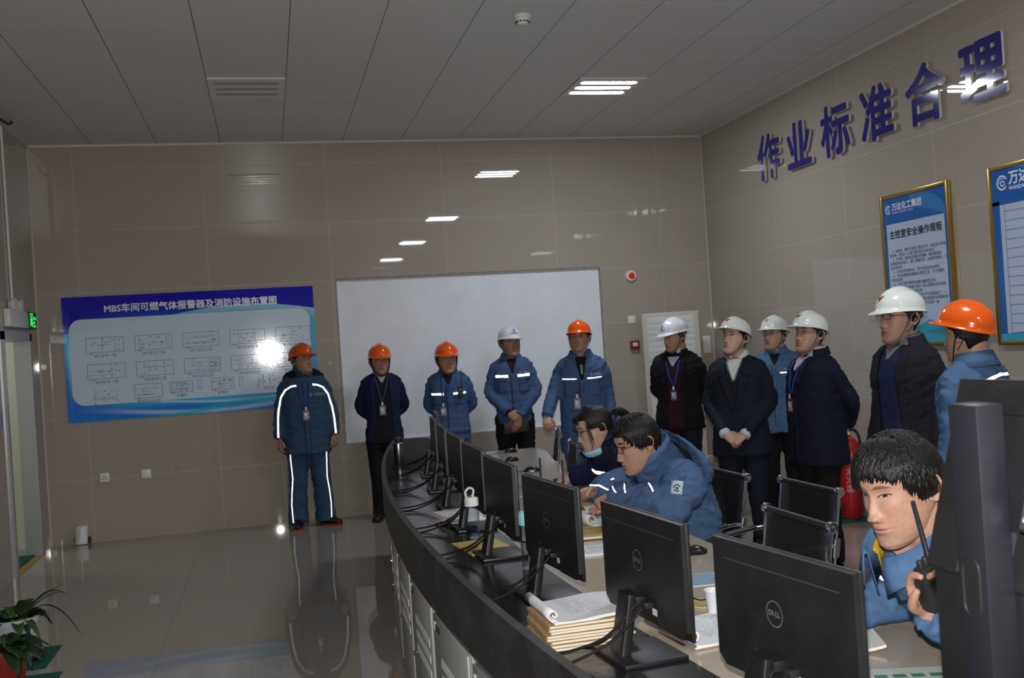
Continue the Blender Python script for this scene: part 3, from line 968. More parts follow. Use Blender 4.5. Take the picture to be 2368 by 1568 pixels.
        for row in V:
            if row is None: prev = None; continue
            b = len(VV); VV += row
            if prev is not None and (Vector(row[1]) - VV[prev + 1]).length < 0.08:
                Fc += [(prev, prev + 1, b + 1, b), (prev + 1, prev + 2, b + 2, b + 1)]
            prev = b
        if not Fc: return None
        o = self.add(name, VV, Fc, material, True, parent)
        m_ = o.modifiers.new('thick', 'SOLIDIFY'); m_.thickness = thick; m_.offset = 0
        return o
    # ---- worn things
    def hairshell(self, mask, thick=0.008, nz=0.0, name='hair'):
        V, Fc = self.hgeo
        n = len(V) - 2 * (22 * 10 + 22)
        me = bpy.data.meshes.new('t'); me.from_pydata([tuple(v) for v in V[:n]], [], [f for f in Fc if max(f) < n]); me.update()
        keep, VV, FF = {}, [], []
        for p in me.polygons:
            c = p.center
            if not mask(c): continue
            f = []
            for i in p.vertices:
                if i not in keep:
                    v = me.vertices[i]
                    w = thick * (1 + nz * noise.noise(v.co * 55))
                    keep[i] = len(VV); VV.append(self.HM @ (v.co + v.normal * w))
                f.append(keep[i])
            FF.append(tuple(f))
        bpy.data.meshes.remove(me)
        # even out the hairline
        cnt = {}
        for f in FF:
            for a, b in zip(f, f[1:] + f[:1]):
                e_ = (min(a, b), max(a, b)); cnt[e_] = cnt.get(e_, 0) + 1
        nb = {}
        for (a, b), c_ in cnt.items():
            if c_ == 1: nb.setdefault(a, []).append(b); nb.setdefault(b, []).append(a)
        for _ in range(10):
            new = {i: VV[i] * 0.4 + sum((VV[j] for j in q), Vector()) * (0.6 / len(q)) for i, q in nb.items()}
            for i, v in new.items(): VV[i] = v
        o = self.add(name, VV, FF, M_hair)
        m_ = o.modifiers.new('thick', 'SOLIDIFY'); m_.thickness = 0.007; m_.offset = -1
        return o
    def helmet(self, material, logo=None, tilt=0.0, strap=M_strap, buckle=None, wide=1.0):
        n = 64
        HT = self.HM @ Matrix.Translation((0, -0.006, 0.061)) @ Matrix.Rotation(math.radians(tilt), 4, 'X')
        V, Fc = [], []
        us = [0.0001] + list(np.linspace(0.08, 1, 16))
        for u in us:
            th = u * PI / 2
            for k in range(n):
                an = 2 * PI * k / n
                x = 0.1015 * wide * math.sin(th) * math.cos(an); y = 0.128 * math.sin(th) * math.sin(an)
                z = 0.100 * math.cos(th) ** 0.82 - 0.012 * u
                rd = gs(x, 0.016) * sm(-0.4, 0.9, math.cos(th)) * sm(1.0, 0.75, u) if False else gs(x, 0.015) * (1 - sm(0.55, 0.98, u))
                gr = gs(abs(x) - 0.034, 0.008) * (1 - sm(0.5, 0.95, u))
                z += 0.007 * rd - 0.002 * gr
                V.append(Vector((x, y, z)))
        for w, dz in ((0.35, -0.004), (0.75, -0.009), (1.0, -0.0125), (1.0, -0.016)):
            for k in range(n):
                an = 2 * PI * k / n
                fr_ = max(0.0, math.sin(an))
                wd = 0.008 + 0.038 * fr_ ** 2.2
                x = (0.1015 * wide + wd * w * 0.9) * math.cos(an); y = (0.128 + wd * w) * math.sin(an)
                V.append(Vector((x, y, -0.012 + dz - 0.010 * fr_ ** 2 * w + 0.006 * abs(math.cos(an)) * w)))
        rows = len(us) + 4
        for i in range(rows - 1):
            for k in range(n):
                k2 = (k + 1) % n
                Fc.append((i * n + k, i * n + k2, (i + 1) * n + k2, (i + 1) * n + k)[::-1])
        Fc.append(tuple(range(n)))
        h = self.add('helmet', [HT @ v for v in V], Fc, material)
        h.data.flip_normals()
        m_ = h.modifiers.new('thick', 'SOLIDIFY'); m_.thickness = 0.003; m_.offset = 1
        bv = BVHTree.FromPolygons(V, Fc)
        # chin strap
        pts = [(.090, -.004, .03), (.083, .012, -.01), (.071, .030, -.058), (.044, .052, -.104), (.0, .066, -.127), (-.044, .052, -.104), (-.071, .030, -.058), (-.083, .012, -.01), (-.090, -.004, .03)]
        g = ctube(pts, 0.0072, 5, seg=8, ref=(0, 1, 0), flat=0.3)
        self.add('chin_strap', [self.HM @ Vector(v) for v in g[0]], g[1], strap, True, h)
        for s in (-1, 1):
            g = ctube([(s * .092, -.05, .03), (s * .085, -.03, -.01), (s * .070, .012, -.06)], 0.0055, 5, seg=8, ref=(0, 1, 0), flat=0.35)
            self.add('chin_strap', [self.HM @ Vector(v) for v in g[0]], g[1], strap, True, h)
        # head band and nape knob
        g = ctube([(.080 * math.cos(t), -.006 + .104 * math.sin(t), .034 + 0.012 * math.sin(t)) for t in np.linspace(-PI * 0.98, -0.02 * PI, 12)], 0.009, 3, seg=8, ref=(0, 0, 1), flat=1.6)
        self.add('head_band', [self.HM @ Vector(v) for v in g[0]], g[1], M_strap_blk, True, h)
        if buckle is not None:
            g = lathe([(0, -.008), (.009, -.006), (.011, 0), (.009, .008), (0, .01)], 12)
            self.add('chin_buckle', [self.HM @ (Vector(v) + Vector((0.004, .062, -.135))) for v in g[0]], g[1], buckle, True, h)
        def decal(name, geo, mtl, cx, cz):
            VV = []
            for v in geo[0]:
                hh = bv.ray_cast(Vector((cx + v[0], 0.6, cz + v[1])), Vector((0, -1, 0)))
                p = hh[0] + hh[1] * (0.0042 if hh[1].y > 0 else -0.0042) if hh[0] is not None else Vector((cx + v[0], 0.12, cz + v[1]))
                VV.append(HT @ p)
            self.add(name, VV, geo[1], mtl, False, h)
        if logo == 'blue':
            ring = lambda r0, r1, a0, a1, n_=18, cx=0, cy=0: ([(cx + r * math.cos(t), cy + r * math.sin(t), 0) for t in np.linspace(a0, a1, n_) for r in (r0, r1)],
                                                             [(2 * i, 2 * i + 1, 2 * i + 3, 2 * i + 2) for i in range(n_ - 1)])
            g = join([ring(.0115, .0150, -2.4, 3.3), ring(.005, .0085, 0, 2 * PI, 18, 0, -.003)])
            decal('logo', ([Vector(v) for v in g[0]], g[1]), M_logo_blue, 0, 0.042)
            g = text_mesh('万达化工', 0.017, 0, 0.0004, 'CENTER')
            g = ([Vector((-v[0], v[1], 0)) for v in g[0]], [f[::-1] for f in g[1]])
            decal('logo_lettering', g, M_logo_blue, 0, 0.016)
        elif logo in ('red', 'yellow'):
            tri = ([Vector(p) for p in ((-.020, .012, 0), (0, .004, 0), (.020, .012, 0), (.022, .016, 0), (0, -.016, 0), (-.022, .016, 0))], [(0, 5, 4, 1), (1, 4, 3, 2)])
            decal('logo', tri, M_logo_red if logo == 'red' else M_logo_yel, 0, 0.042)
            tri2 = ([Vector(p) for p in ((-.010, .013, 0), (0, .008, 0), (.010, .013, 0), (0, .019, 0))], [(0, 1, 2, 3)])
            decal('logo_tip', tri2, M_logo_yel if logo == 'red' else M_logo_red, 0, 0.042)
        elif logo == 'pale':
            d = ([Vector(p) for p in ((-.017, 0, 0), (0, -.009, 0), (.017, 0, 0), (0, .009, 0))], [(0, 1, 2, 3)])
            decal('logo', d, M_logo_pale, 0, 0.036)
            d = ([Vector((.006 * math.cos(t), .006 * math.sin(t), 0)) for t in np.linspace(0, 2 * PI, 14)[:-1]], [tuple(range(13))])
            d = ([Vector((p.x, p.y, 0)) for p in d[0]], d[1])
            decal('logo_dot', d, M_helm_o2, 0, 0.036)
        return h
    def glasses(self, material=M_glass_frame, w=0.0195, hgt=0.0135, r=0.0012, low=0.0):
        G = []; L = []
        for s in (-1, 1):
            P = [(s * 0.0335 + p[0], 0.1025 - abs(s * 0.0335 + p[0]) ** 2 * 3.6, 0.0155 + p[1] - low) for p in rrect(w * 2, hgt * 2, 0.009, 4)]
            P2 = P + [P[0], P[1]]
            G.append(tube(P2, r, 6))
            L.append(([Vector(p) for p in P], [tuple(range(len(P)))]))
            G.append(ctube([(s * (0.0335 + w), 0.096, 0.020 - low), (s * 0.074, 0.075, 0.021 - low), (s * 0.0795, 0.02, 0.020), (s * 0.0815, -0.015, 0.016), (s * 0.079, -0.035, -0.004)], r, 5, seg=6))
        G.append(ctube([(-0.0145, 0.1015, 0.018 - low), (0, 0.106, 0.021 - low), (0.0145, 0.1015, 0.018 - low)], r, 4, seg=6))
        g = join(G)
        o = self.add('glasses', [self.HM @ Vector(v) for v in g[0]], g[1], material)
        for l in L: self.add('lens', [self.HM @ v for v in l[0]], l[1], M_lens, False, o)
        return o
    def lanyard(self, z_card, material=M_lanyard, xc=0.0, ztop=1.44, half=0.055, card=True, view=0.0, cw=0.062, ch=0.098, reel=True):
        a = self.strip('lanyard', [(-half, ztop), (-half * 0.75 + xc * 0.25, ztop - 0.08), (xc - 0.006, z_card + 0.085)], 0.011, material, 0.011, view)
        b = self.strip('lanyard', [(half, ztop), (half * 0.75 + xc * 0.25, ztop - 0.08), (xc + 0.006, z_card + 0.085)], 0.011, material, 0.012, view)
        pf = self.proj_frame(view)
        if not card: return
        def at(u, v, off):
            p, d = pf(u, v); h = self.cast(p, d)
            return (h[0] if h else p + d * 1.0) - d * off, d
        p0, d = at(xc, z_card, 0.018); p1, _ = at(xc, z_card - ch * 0.5, 0.018); p2, _ = at(xc, z_card + ch * 0.5, 0.014)
        out = -d
        cen = p0 if (p0 - p0).length == 0 else p0
        # hang straight in front of whatever sticks out most
        depth = max((q - p0).dot(out) for q in (p0, p1, p2))
        cen = p0 + out * depth
        ex = Vector((0, 0, 1)).cross(out).normalized()
        M = frame(cen, ex, (0, 0, 1))
        P = rrect(cw, ch, 0.006, 3); n_ = len(P)
        V = [(p[0], p[1], z) for z in (-0.003, 0.003) for p in P]
        Fc = [tuple(range(n_))[::-1], tuple(range(n_, 2 * n_))] + [(i, (i + 1) % n_, n_ + (i + 1) % n_, n_ + i) for i in range(n_)]
        c = self.add('id_card', [M @ Vector(v) for v in V], Fc, M_cardred, False)
        g = flat_poly(rrect(cw * 0.68, ch * 0.68, 0.003, 2), 0.0036)
        self.add('card_face', [M @ Vector(v) for v in g[0]], g[1], M_cardface, False, c)
        g = flat_poly([(p[0] - cw * 0.12, p[1] + ch * 0.10) for p in rrect(cw * 0.34, ch * 0.30, 0.002, 2)], 0.0042)
        self.add('card_photo', [M @ Vector(v) for v in g[0]], g[1], M_cardphoto, False, c)
        if reel:
            g = flat_poly([(p[0], p[1] + ch * 0.5 + 0.017) for p in rrect(0.018, 0.034, 0.004, 2)], 0.004)
            self.add('clip', [M @ Vector(v) for v in g[0]], g[1], M_shirt_white, False, c)
        return c
    def shoes(self, feet, material=M_shoe, sole=M_sole):
        for (x, y, ang) in feet:
            a = math.radians(ang); d = Vector((math.sin(a), math.cos(a), 0)); s = Vector((d.y, -d.x, 0)); u = Vector((0, 0, 1))
            B = Vector((x, y, 0)); k = self.k
            R = [(-.085, .024, .030, .055), (-.07, .035, .048, .062), (-.02, .038, .055, .068), (.04, .040, .048, .060), (.09, .045, .036, .047), (.14, .045, .029, .040), (.175, .036, .024, .034), (.195, .016, .016, .028)]
            g = loft([(B + d * t * k + u * c, s, u, a_ * k, b_ * 1.0, 2.3) for t, a_, b_, c in R], 20)
            V = [Vector((v.x, v.y, max(v.z, 0.012))) for v in g[0]]
            o = self.add('shoe', V, g[1], material)
            g = loft([(B + d * t * k + u * 0.009, s, u, (a_ + .004) * k, 0.0088, 5) for t, a_, b_, c in R], 20)
            self.add('sole', g[0], g[1], sole, True, o)

def ring(c, a, b, e=2.3, s=(1, 0, 0), u=(0, 1, 0)): return (c, s, u, a, b, e)

def torso_rings(k, hem=0.80, hip=(.182, .132), waist=(.168, .125), chest=(.185, .132), bulk=1.0, ytilt=0.0, flare=1.0):
    h = hem
    L = [(h, hip[0] * flare, hip[1] * flare, 0), (max(.90, h + .03), hip[0], hip[1], 0), (1.05, waist[0], waist[1], .004), (1.16, (waist[0] + chest[0]) / 2, (waist[1] + chest[1]) / 2, .006),
         (1.27, chest[0], chest[1], .006), (1.36, chest[0] * .97, chest[1] * .90, .0), (1.415, chest[0] * .78, chest[1] * .70, -.010), (1.440, .088, .076, -.020), (1.452, .078, .068, -.024)]
    return [ring((0, (y + ytilt * (z - .9)) * k, z * k), a * bulk * k, b * bulk * k, 2.4) for z, a, b, y in L if z >= h]
def leg_shells(k, hips=.092, stance=.10, ankle_y=0.0, r=(.098, .074, .062), foot=0.035, knee_y=0.015, top=.96):
    G = [loft([ring((0, -.005, z * k), a * k, b * k, 2.4) for z, a, b in ((.80, .165, .115), (.88, .175, .125), (.96, .165, .12), (1.04, .15, .112))], 28)]
    for s in (-1, 1):
        G.append(ctube([(s * hips * k, -.005, .90 * k), (s * (hips + .003) * k, 0.0, .74 * k), (s * (hips + stance) / 2 * k, knee_y, .47 * k), (s * stance * k, ankle_y - .01, .20 * k), (s * stance * k, ankle_y, foot)],
                       [r[0] * 1.02 * k, r[0] * .98 * k, r[1] * k, r[2] * k, r[2] * 1.10 * k], 5, seg=18))
    return G
def sleeve(P, R): return ctube(P, R, 6, seg=18)
# ------------------------------------------------------------------ people: standing
def collar(P, name, material, k, zb=1.435, zt=1.495, rb=.078, rt=.068, rf=.098, zf=1.450, gap=10, tips=.02, yc=-.022, tilt=0.25, M=None, depth=.92):
    """stand-and-fall collar with a front gap"""
    V = []; n = 30
    rows = ((rb, zb), (rt, zt), (rt + .008, zt + .004), (rf, zf))
    for r, z in rows:
        for i in range(n + 1):
            t = math.radians(90 + gap + (360 - 2 * gap) * i / n)
            c, s = math.cos(t), math.sin(t)
            zz = z - tilt * (r * s + .02) * .5
            if (r, z) == rows[-1]: zz -= tips * max(0, s) ** 4
            V.append(Vector((r * c * k, (yc + r * s * depth) * k, zz * k)))
    if M is not None: V = [M @ v for v in V]
    Fc = [(j * (n + 1) + i, j * (n + 1) + i + 1, (j + 1) * (n + 1) + i + 1, (j + 1) * (n + 1) + i) for j in range(len(rows) - 1) for i in range(n)]
    o = P.add(name, V, Fc, material)
    m_ = o.modifiers.new('thick', 'SOLIDIFY'); m_.thickness = 0.004; m_.offset = 0
    return o

ARMS = {  # elbow, wrist for the person's right arm (mirror for left)
    'down': ((.205, -.025, 1.10), (.225, .035, .865)),
    'out': ((.226, -.02, 1.10), (.252, .04, .87)),
    'back': ((.222, -.125, 1.12), (.065, -.215, .96)),
    'clasp': ((.255, -.01, 1.12), (.085, .175, .955)),
}
HAIR_CAP = lambda c: (c.z > -.062 and c.y < -.030 + .02 * (c.z > .0) and c.z < .1) or (c.z > -.012 and c.y < .012 and abs(c.x) > .055) or (c.z > .035 and c.y < .05)
HAIR_SHORT = lambda c: (c.z > -.055 and c.y < -.034) or (c.z > .0 and c.y < -.002) or c.z > .062

def standing(label, x, y, face, ht, skin, upper, lower, arms=('down', 'down'), ahead=0, hp=0, hr=0, lean=0.0, jk=None, legs=True, bulk=1.0, amp=.006, sl=(.070, .057, .047),
             leg_r=(.098, .074, .062), stance=.10, plump=0.0, hoff=(0, 0.0, 0), shoe=True, jname='jacket', tname='trousers', coll=True, hsize=1.03, hair=HAIR_CAP, up_extra=None):
    P = Person(label, x, y, face, ht, skin)
    k = P.k
    jk = dict(jk or {})
    hz = ht - .118 * hsize
    P.head((hoff[0], .012 + hoff[1], hz + hoff[2]), ahead, hp, hr, hsize, plump=plump)
    A = []
    for s, a in ((1, arms[0]), (-1, arms[1])):
        e, w = ARMS[a] if isinstance(a, str) else a
        A.append([Vector((s * .110 * k * min(bulk, 1.1), -.012 * k, 1.352 * k)), Vector((s * .163 * k * min(bulk, 1.12), -.02 * k, 1.322 * k)), Vector((s * e[0], e[1], e[2])) * k, Vector((s * w[0], w[1], w[2])) * k])
    P.arms = A
    skin_arm = [([p for p in a], [.04, .045, .036, .026]) for a in A]
    skin_leg = [([(s * .09 * k, 0, .88 * k), (s * .1 * k, .01, .47 * k), (s * stance * k, -.01, .08 * k)], [.07, .05, .035]) for s in (-1, 1)]
    P.limbs(skin_arm, skin_leg, [ring((0, 0, z * k), a, b) for z, a, b in ((.84, .12, .08), (1.05, .12, .08), (1.3, .13, .09), (1.42, .07, .06))])
    # trousers first so jackets hang over them
    P.cloth(tname, leg_shells(k, stance=stance, r=leg_r), lower, 0.016, 4, amp * .9, 7.0, stretch=(1, 1, 2.6))
    shells = [loft(torso_rings(k, bulk=bulk, **jk), 36)]
    bw = min(bulk, 1.1)
    shells.append(ctube([Vector((s * q[0] * bw, -.016, q[1])) * k for s, q in ((-1, (.165, 1.338)), (-1, (.125, 1.376)), (-1, (.07, 1.400)), (1, (.0, 1.415)), (1, (.07, 1.400)), (1, (.125, 1.376)), (1, (.165, 1.338)))],
                        [r * k for r in (.066, .066, .064, .066, .064, .066, .066)], 4, seg=16))
    for a in A:
        d = (a[3] - a[2]).normalized()
        shells.append(sleeve([a[0], a[1], a[1].lerp(a[2], .5) + Vector((0, -.008, 0)), a[2], a[2].lerp(a[3], .5), a[3] + d * .012],
                             [sl[0] * .80 * k, sl[0] * .92 * k, sl[0] * .90 * k, sl[1] * k, sl[1] * .93 * k, sl[2] * k]))
    P.jacket = P.cloth(jname, shells, upper, 0.0125, 4, amp, 8.0)
    if hair: P.hairshell(hair, .007)
    if shoe: P.shoes([(.0 + s * stance * k, .02, s * 14) for s in (-1, 1)])
    return P

def hang_hand(P, side, curl=(.35, .4, .45, .5)):
    a = P.arms[0 if side == 'R' else 1]; s = 1 if side == 'R' else -1
    d = ((a[3] - a[2]).normalized() + Vector((0, .06, -.15))).normalized()
    P.hand(a[3] + d * .012, d, Vector((-s, -.25, 0)), side, curl, .25, foredir=-(a[3] - a[2]))

def work_details(P, strips=True, sw=.022, sz=1.285, zipx=0.0, ztop=1.40, zbot=.84, pocket=True, logo=True, mat_=M_work, cuffs=True):
    k = P.k
    P.strip('front_placket', [(zipx + .004, ztop * k), (zipx, zbot * k)], .034, mat_, .004)
    P.strip('zip', [(zipx + .020, ztop * k), (zipx + .016, zbot * k)], .004, M_zip, .006)
    if pocket:
        for s in (-1, 1):
            x0, x1 = s * .052, s * .150
            P.grid_patch('pocket_flap', [(x0, 1.262 * k), (x1, 1.262 * k), (x1, 1.232 * k), (x0, 1.232 * k)], 6, 3, mat_, .006)
            P.grid_patch('pocket', [(x0, 1.232 * k), (x1, 1.232 * k), (x1, 1.125 * k), (x0, 1.125 * k)], 6, 6, mat_, .003)
    if strips:
        for s in (-1, 1):
            P.strip('reflective_strip', [(s * .045, sz * k), (s * .165, (sz + .004) * k)], sw, M_retro, .007)
    if logo:
        chest_logo(P, -.10, (sz + .030) * k)

def chest_logo(P, u, v, size=.020, view=0.0, text='万达化工'):
    """small embroidered mark and lettering on the chest"""
    pf = P.proj_frame(view)
    t = text_mesh(text, size, 0, .0003, 'LEFT')
    rg = ([Vector((-size * .9 + r * math.cos(a), r * math.sin(a), 0)) for a in np.linspace(0, 2 * PI, 15)[:-1] for r in (size * .26, size * .44)],
          [(2 * i, 2 * i + 1, (2 * i + 3) % 28, (2 * i + 2) % 28) for i in range(14)])
    g = join([t, rg])
    V = []
    for q in g[0]:
        p, d = pf(u - q[0], v + q[1]); h = P.cast(p, d)
        V.append(h[0] - d * .006 if h else p + d)
    P.add('logo', V, g[1], mat('embroidery_pale', (0.36, 0.42, 0.52), 0.7), False)

def belt_ring(P, name, z, material, h=.035, grow=.004):
    """band round the waist laid on the clothes"""
    V = []; n = 44
    for zz in (z - h / 2, z + h / 2):
        for i in range(n):
            t = 2 * PI * i / n; d = Vector((math.cos(t), math.sin(t), 0))
            best = None
            hh = P.bvhs[-1].ray_cast(Vector((0, 0, zz)) + d * .0, d)
            V.append((hh[0] if hh[0] is not None else Vector((0, 0, zz)) + d * .17) + d * grow)
    Fc = [(i, (i + 1) % n, n + (i + 1) % n, n + i) for i in range(n)]
    o = P.add(name, V, Fc, material); m_ = o.modifiers.new('t', 'SOLIDIFY'); m_.thickness = .004; m_.offset = 0

def vneck(P, shirt, under=None, half=.052, ztop=1.435, zv=1.27, zu=1.33):
    """shirt triangle, with a knitted V under it"""
    k = P.k
    if under is not None:
        P.grid_patch('sweater', [(-half - .012, ztop * k), (half + .012, ztop * k), (.012, zv * k), (-.012, zv * k)], 10, 14, under, .003)
    P.grid_patch('shirt', [(-half, ztop * k), (half, ztop * k), (.004, zu * k), (-.004, zu * k)], 10, 10, shirt, .006)

def lapels(P, material, zv=1.12, half=.062, ztop=1.445, wide=.062, off=.010):
    k = P.k
    for s in (-1, 1):
        P.grid_patch('lapel', [(s * half, ztop * k), (s * (half + .050), (ztop - .045) * k), (s * (wide + .045), (ztop - .13) * k), (s * wide * .9, (ztop - .14) * k)], 5, 7, material, off)
        P.grid_patch('lapel', [(s * wide * .55, (ztop - .115) * k), (s * (wide + .038), (ztop - .155) * k), (s * .020, zv * k), (s * .004, zv * k)], 5, 12, material, off)

SK = [skin_mat('skin_a', (0.38, 0.205, 0.14), .85, (.003, .001)), skin_mat('skin_b', (0.43, 0.24, 0.165), .8, (.003, 0)), skin_mat('skin_c', (0.46, 0.265, 0.185), .75, (-.003, 0), stubble=.25),
      skin_mat('skin_d', (0.54, 0.33, 0.24), .8, (-.002, 0), stubble=.1), skin_mat('skin_e', (0.37, 0.20, 0.135), .8, (.002, 0), stubble=.3)]

# 1 - winter coat, far left
P = standing('person in thick blue winter coat with white piping and orange helmet, before the blue board', 0.31, 10.0, 2, 1.735, SK[0], M_coat, M_coat, ('out', 'out'), 36, 8,
             hsize=1.11, jk=dict(hem=.70, hip=(.205, .150), waist=(.200, .148), chest=(.200, .145), flare=1.04), bulk=1.06, amp=.010, sl=(.084, .076, .060), leg_r=(.105, .092, .092), stance=.125, shoe=False, jname='winter_coat')
k = P.k
hang_hand(P, 'R'); hang_hand(P, 'L', (.5, .6, .6, .65)); P.finish_body()
P.shoes([(.125, .02, 8), (-.135, .0, -42)], M_shoe, M_sole_o)
hoodV = loft([ring((0, y, z), a, b, 2.2) for z, a, b, y in ((1.38, .175, .100, -.085), (1.42, .205, .120, -.075), (1.465, .200, .120, -.07), (1.50, .165, .105, -.065), (1.525, .115, .080, -.06))], 32)
P.cloth('hood', [hoodV], M_hood, .012, 3, .008, 12)
collar(P, 'collar', M_coat, k, 1.40, 1.520, .098, .086, .092, 1.505, 6, .0, depth=1.0)
for s in (-1, 1):
    P.strip('reflective_piping', [(s * .075, 1.375), (s * .125, 1.368), (s * .175, 1.340), (s * .222, 1.27), (s * .252, 1.15), (s * .262, 1.08), (s * .268, .98), (s * .272, .89)], .017, M_retro, .006)
    P.strip('trouser_piping', [(s * .17, .72), (s * .165, .60), (s * .160, .48), (s * .175, .35), (s * .185, .22), (s * .180, .06)], .010, M_retro, .006)
P.strip('front_placket', [(.0, 1.40), (.0, .72)], .05, M_coat, .005)
P.strip('zip', [(-.027, 1.38), (-.027, .72)], .004, M_zip, .007)
chest_logo(P, -.085, 1.28, .030)
P.helmet(M_helm_o2, 'pale', 3)
P.lanyard(1.085, M_lanyard, -.0, 1.40, .058)

# 2 - navy blazer, hands behind
P = standing('person in dark navy blazer over black sweater, orange helmet, hands behind the back', 1.06, 9.98, 3, 1.68, SK[0], M_navy_blazer, M_black_cloth, ('back', 'back'), 10, 0,
             hsize=1.11, jk=dict(hem=.77, flare=1.06), bulk=.98, amp=.005)
k = P.k
P.finish_body()
P.grid_patch('sweater', [(-.060, 1.43), (.060, 1.43), (.105, .78), (-.105, .78)], 14, 36, M_black_knit, .004)
P.grid_patch('shirt', [(-.055, 1.43), (.055, 1.43), (.008, 1.345), (-.008, 1.345)], 10, 8, M_shirt_beige, .008)
for s in (-1, 1):
    P.grid_patch('lapel', [(s * .060, 1.43), (s * .110, 1.385), (s * .118, 1.25), (s * .070, 1.26)], 5, 8, M_navy_blazer, .010)
    P.grid_patch('lapel', [(s * .070, 1.26), (s * .118, 1.25), (s * .098, .90), (s * .088, .88)], 5, 14, M_navy_blazer, .010)
collar(P, 'shirt_collar', M_shirt_beige, k, 1.43, 1.492, .070, .064, .082, 1.455, 12, .03)
P.helmet(M_helm_o, None, 2, M_strap_blk)
P.lanyard(1.075, M_lanyard_d, .01, 1.41, .062)

# 3 - work jacket with radio on the chest
P = standing('person in blue work suit with radio clipped on the chest, orange helmet, hands behind', 1.69, 9.74, -3, 1.655, SK[1], M_work, M_work, ('back', 'back'), 12, 2, hsize=1.14, jk=dict(hem=.76, hip=(.185, .14)), bulk=1.04, plump=.06, amp=.008)
k = P.k
P.finish_body()
P.grid_patch('undershirt', [(-.05, 1.43 * k), (.05, 1.43 * k), (.006, 1.33 * k), (-.006, 1.33 * k)], 8, 8, M_black_knit, .004)
work_details(P, sz=1.235, ztop=1.33)
belt_ring(P, 'waistband', .84, M_work, .05, .006)
collar(P, 'collar', M_work, k, 1.425, 1.490, .084, .074, .115, 1.435, 22, .04)
P.helmet(M_helm_o, None, 2, M_strap_blk)
P.lanyard(1.03, M_lanyard_d, .055, 1.40, .06)
p3 = P

# 4 - work jacket, hands clasped low, holding a folder
P = standing('person in blue work jacket and black trousers, white helmet, clasping a dark folder', 2.325, 9.70, 3, 1.775, SK[0], M_work, M_black_cloth, (((.222, .0, 1.12), (.075, .195, .945)), ((.222, .0, 1.12), (.045, .185, .905))), 22, 2,
             hsize=1.12, jk=dict(hem=.83, hip=(.178, .135)), bulk=.98, amp=.008)
k = P.k
a, b = P.arms
P.hand(a[3] + (a[3] - a[2]).normalized() * .02, Vector((-.75, .12, -.50)), Vector((-.2, -.95, -.2)), 'R', (.3, .32, .36, .4), .2, foredir=a[2] - a[3])
P.hand(b[3] + (b[3] - b[2]).normalized() * .02, Vector((.35, .06, -.93)), Vector((.15, -.98, 0)), 'L', (.18, .2, .24, .3), .2, foredir=b[2] - b[3])
P.finish_body()
g = ctube([a[3] - (a[3] - a[2]).normalized() * .015, a[3] + (a[3] - a[2]).normalized() * .03], [.043, .040], 2, seg=16)
P.add('cuff', g[0], g[1], M_maroon)
P.grid_patch('undershirt', [(-.05, 1.43 * k), (.05, 1.43 * k), (.006, 1.30 * k), (-.006, 1.30 * k)], 8, 8, M_maroon, .004)
work_details(P, sz=1.275, ztop=1.30, sw=.026)
collar(P, 'collar', M_work, k, 1.425, 1.495, .084, .074, .118, 1.430, 24, .05)
P.helmet(M_helm_w2, 'blue', 4)
p4 = P

# 5 - long work jacket, right hand on a chair
P5pos = (2.60, 8.28)
P = standing('person in long blue work jacket and spectacles, orange helmet, right hand on a chair back', P5pos[0], P5pos[1], 0, 1.765, SK[0], M_work, M_work, (((.250, .06, 1.14), (.30, .28, .985)), 'down'), -10, 4,
             hsize=1.01, jk=dict(hem=.66, hip=(.192, .14), waist=(.185, .135), flare=1.05), bulk=1.05, plump=.05, amp=.008)
k = P.k
hang_hand(P, 'L')
a = P.arms[0]
P.hand(a[3] + (a[3] - a[2]).normalized() * .01, Vector((-.05, .75, -.55)), Vector((0, -.5, -.85)), 'R', (.55, .55, .58, .6), .3, foredir=a[2] - a[3])
P.finish_body()
P.grid_patch('undershirt', [(-.05, 1.44 * k), (.05, 1.44 * k), (.012, 1.26 * k), (-.012, 1.26 * k)], 8, 10, M_black_knit, .004)
P.grid_patch('cord_knot', [(-.012, 1.375 * k), (.008, 1.375 * k), (.004, 1.30 * k), (-.012, 1.30 * k)], 3, 6, mat('cord_grey', (.3, .28, .25), .8), .012)
work_details(P, sz=1.265, ztop=1.26, sw=.010, zbot=.68)
collar(P, 'collar', M_work, k, 1.425, 1.495, .088, .078, .125, 1.425, 26, .05)
P.helmet(M_helm_o, None, 6, mat('strap_grey', (.25, .25, .27), .7))
P.glasses(M_metal_frame, .021, .015, .0010)
P.lanyard(1.10, M_lanyard_d, .05, 1.28, .02)

# 6 - black jacket, maroon sweater
P = standing('person in open black jacket over maroon sweater, bright blue lanyard, white helmet, looking down', 3.50, 8.33, -14, 1.735, SK[1], M_black_cloth, M_jeans, ('back', 'back'), -50, -7,
             hsize=1.07, jk=dict(hem=.78, hip=(.195, .14), flare=1.03), bulk=1.08, amp=.007)
k = P.k
P.finish_body()
P.grid_patch('sweater', [(-.070, 1.43), (.055, 1.43), (.075, .80), (-.070, .80)], 12, 36, M_maroon, .004)
P.grid_patch('shirt', [(-.055, 1.435), (.055, 1.435), (.006, 1.355), (-.006, 1.355)], 10, 8, M_shirt_blue, .008)
for s in (-1, 1):
    P.grid_patch('jacket_front', [(s * .060, 1.44), (s * .105, 1.40), (s * .095, .79), (s * .072, .79)], 4, 36, M_black_cloth, .011)
collar(P, 'shirt_collar', M_shirt_blue, k, 1.43, 1.498, .072, .066, .088, 1.45, 14, .035)
collar(P, 'jacket_collar', M_black_cloth, k, 1.415, 1.475, .092, .084, .122, 1.425, 40, .03)
P.helmet(M_helm_w2, 'blue', 0)
P.lanyard(1.10, M_lanyard, .0, 1.40, .060)

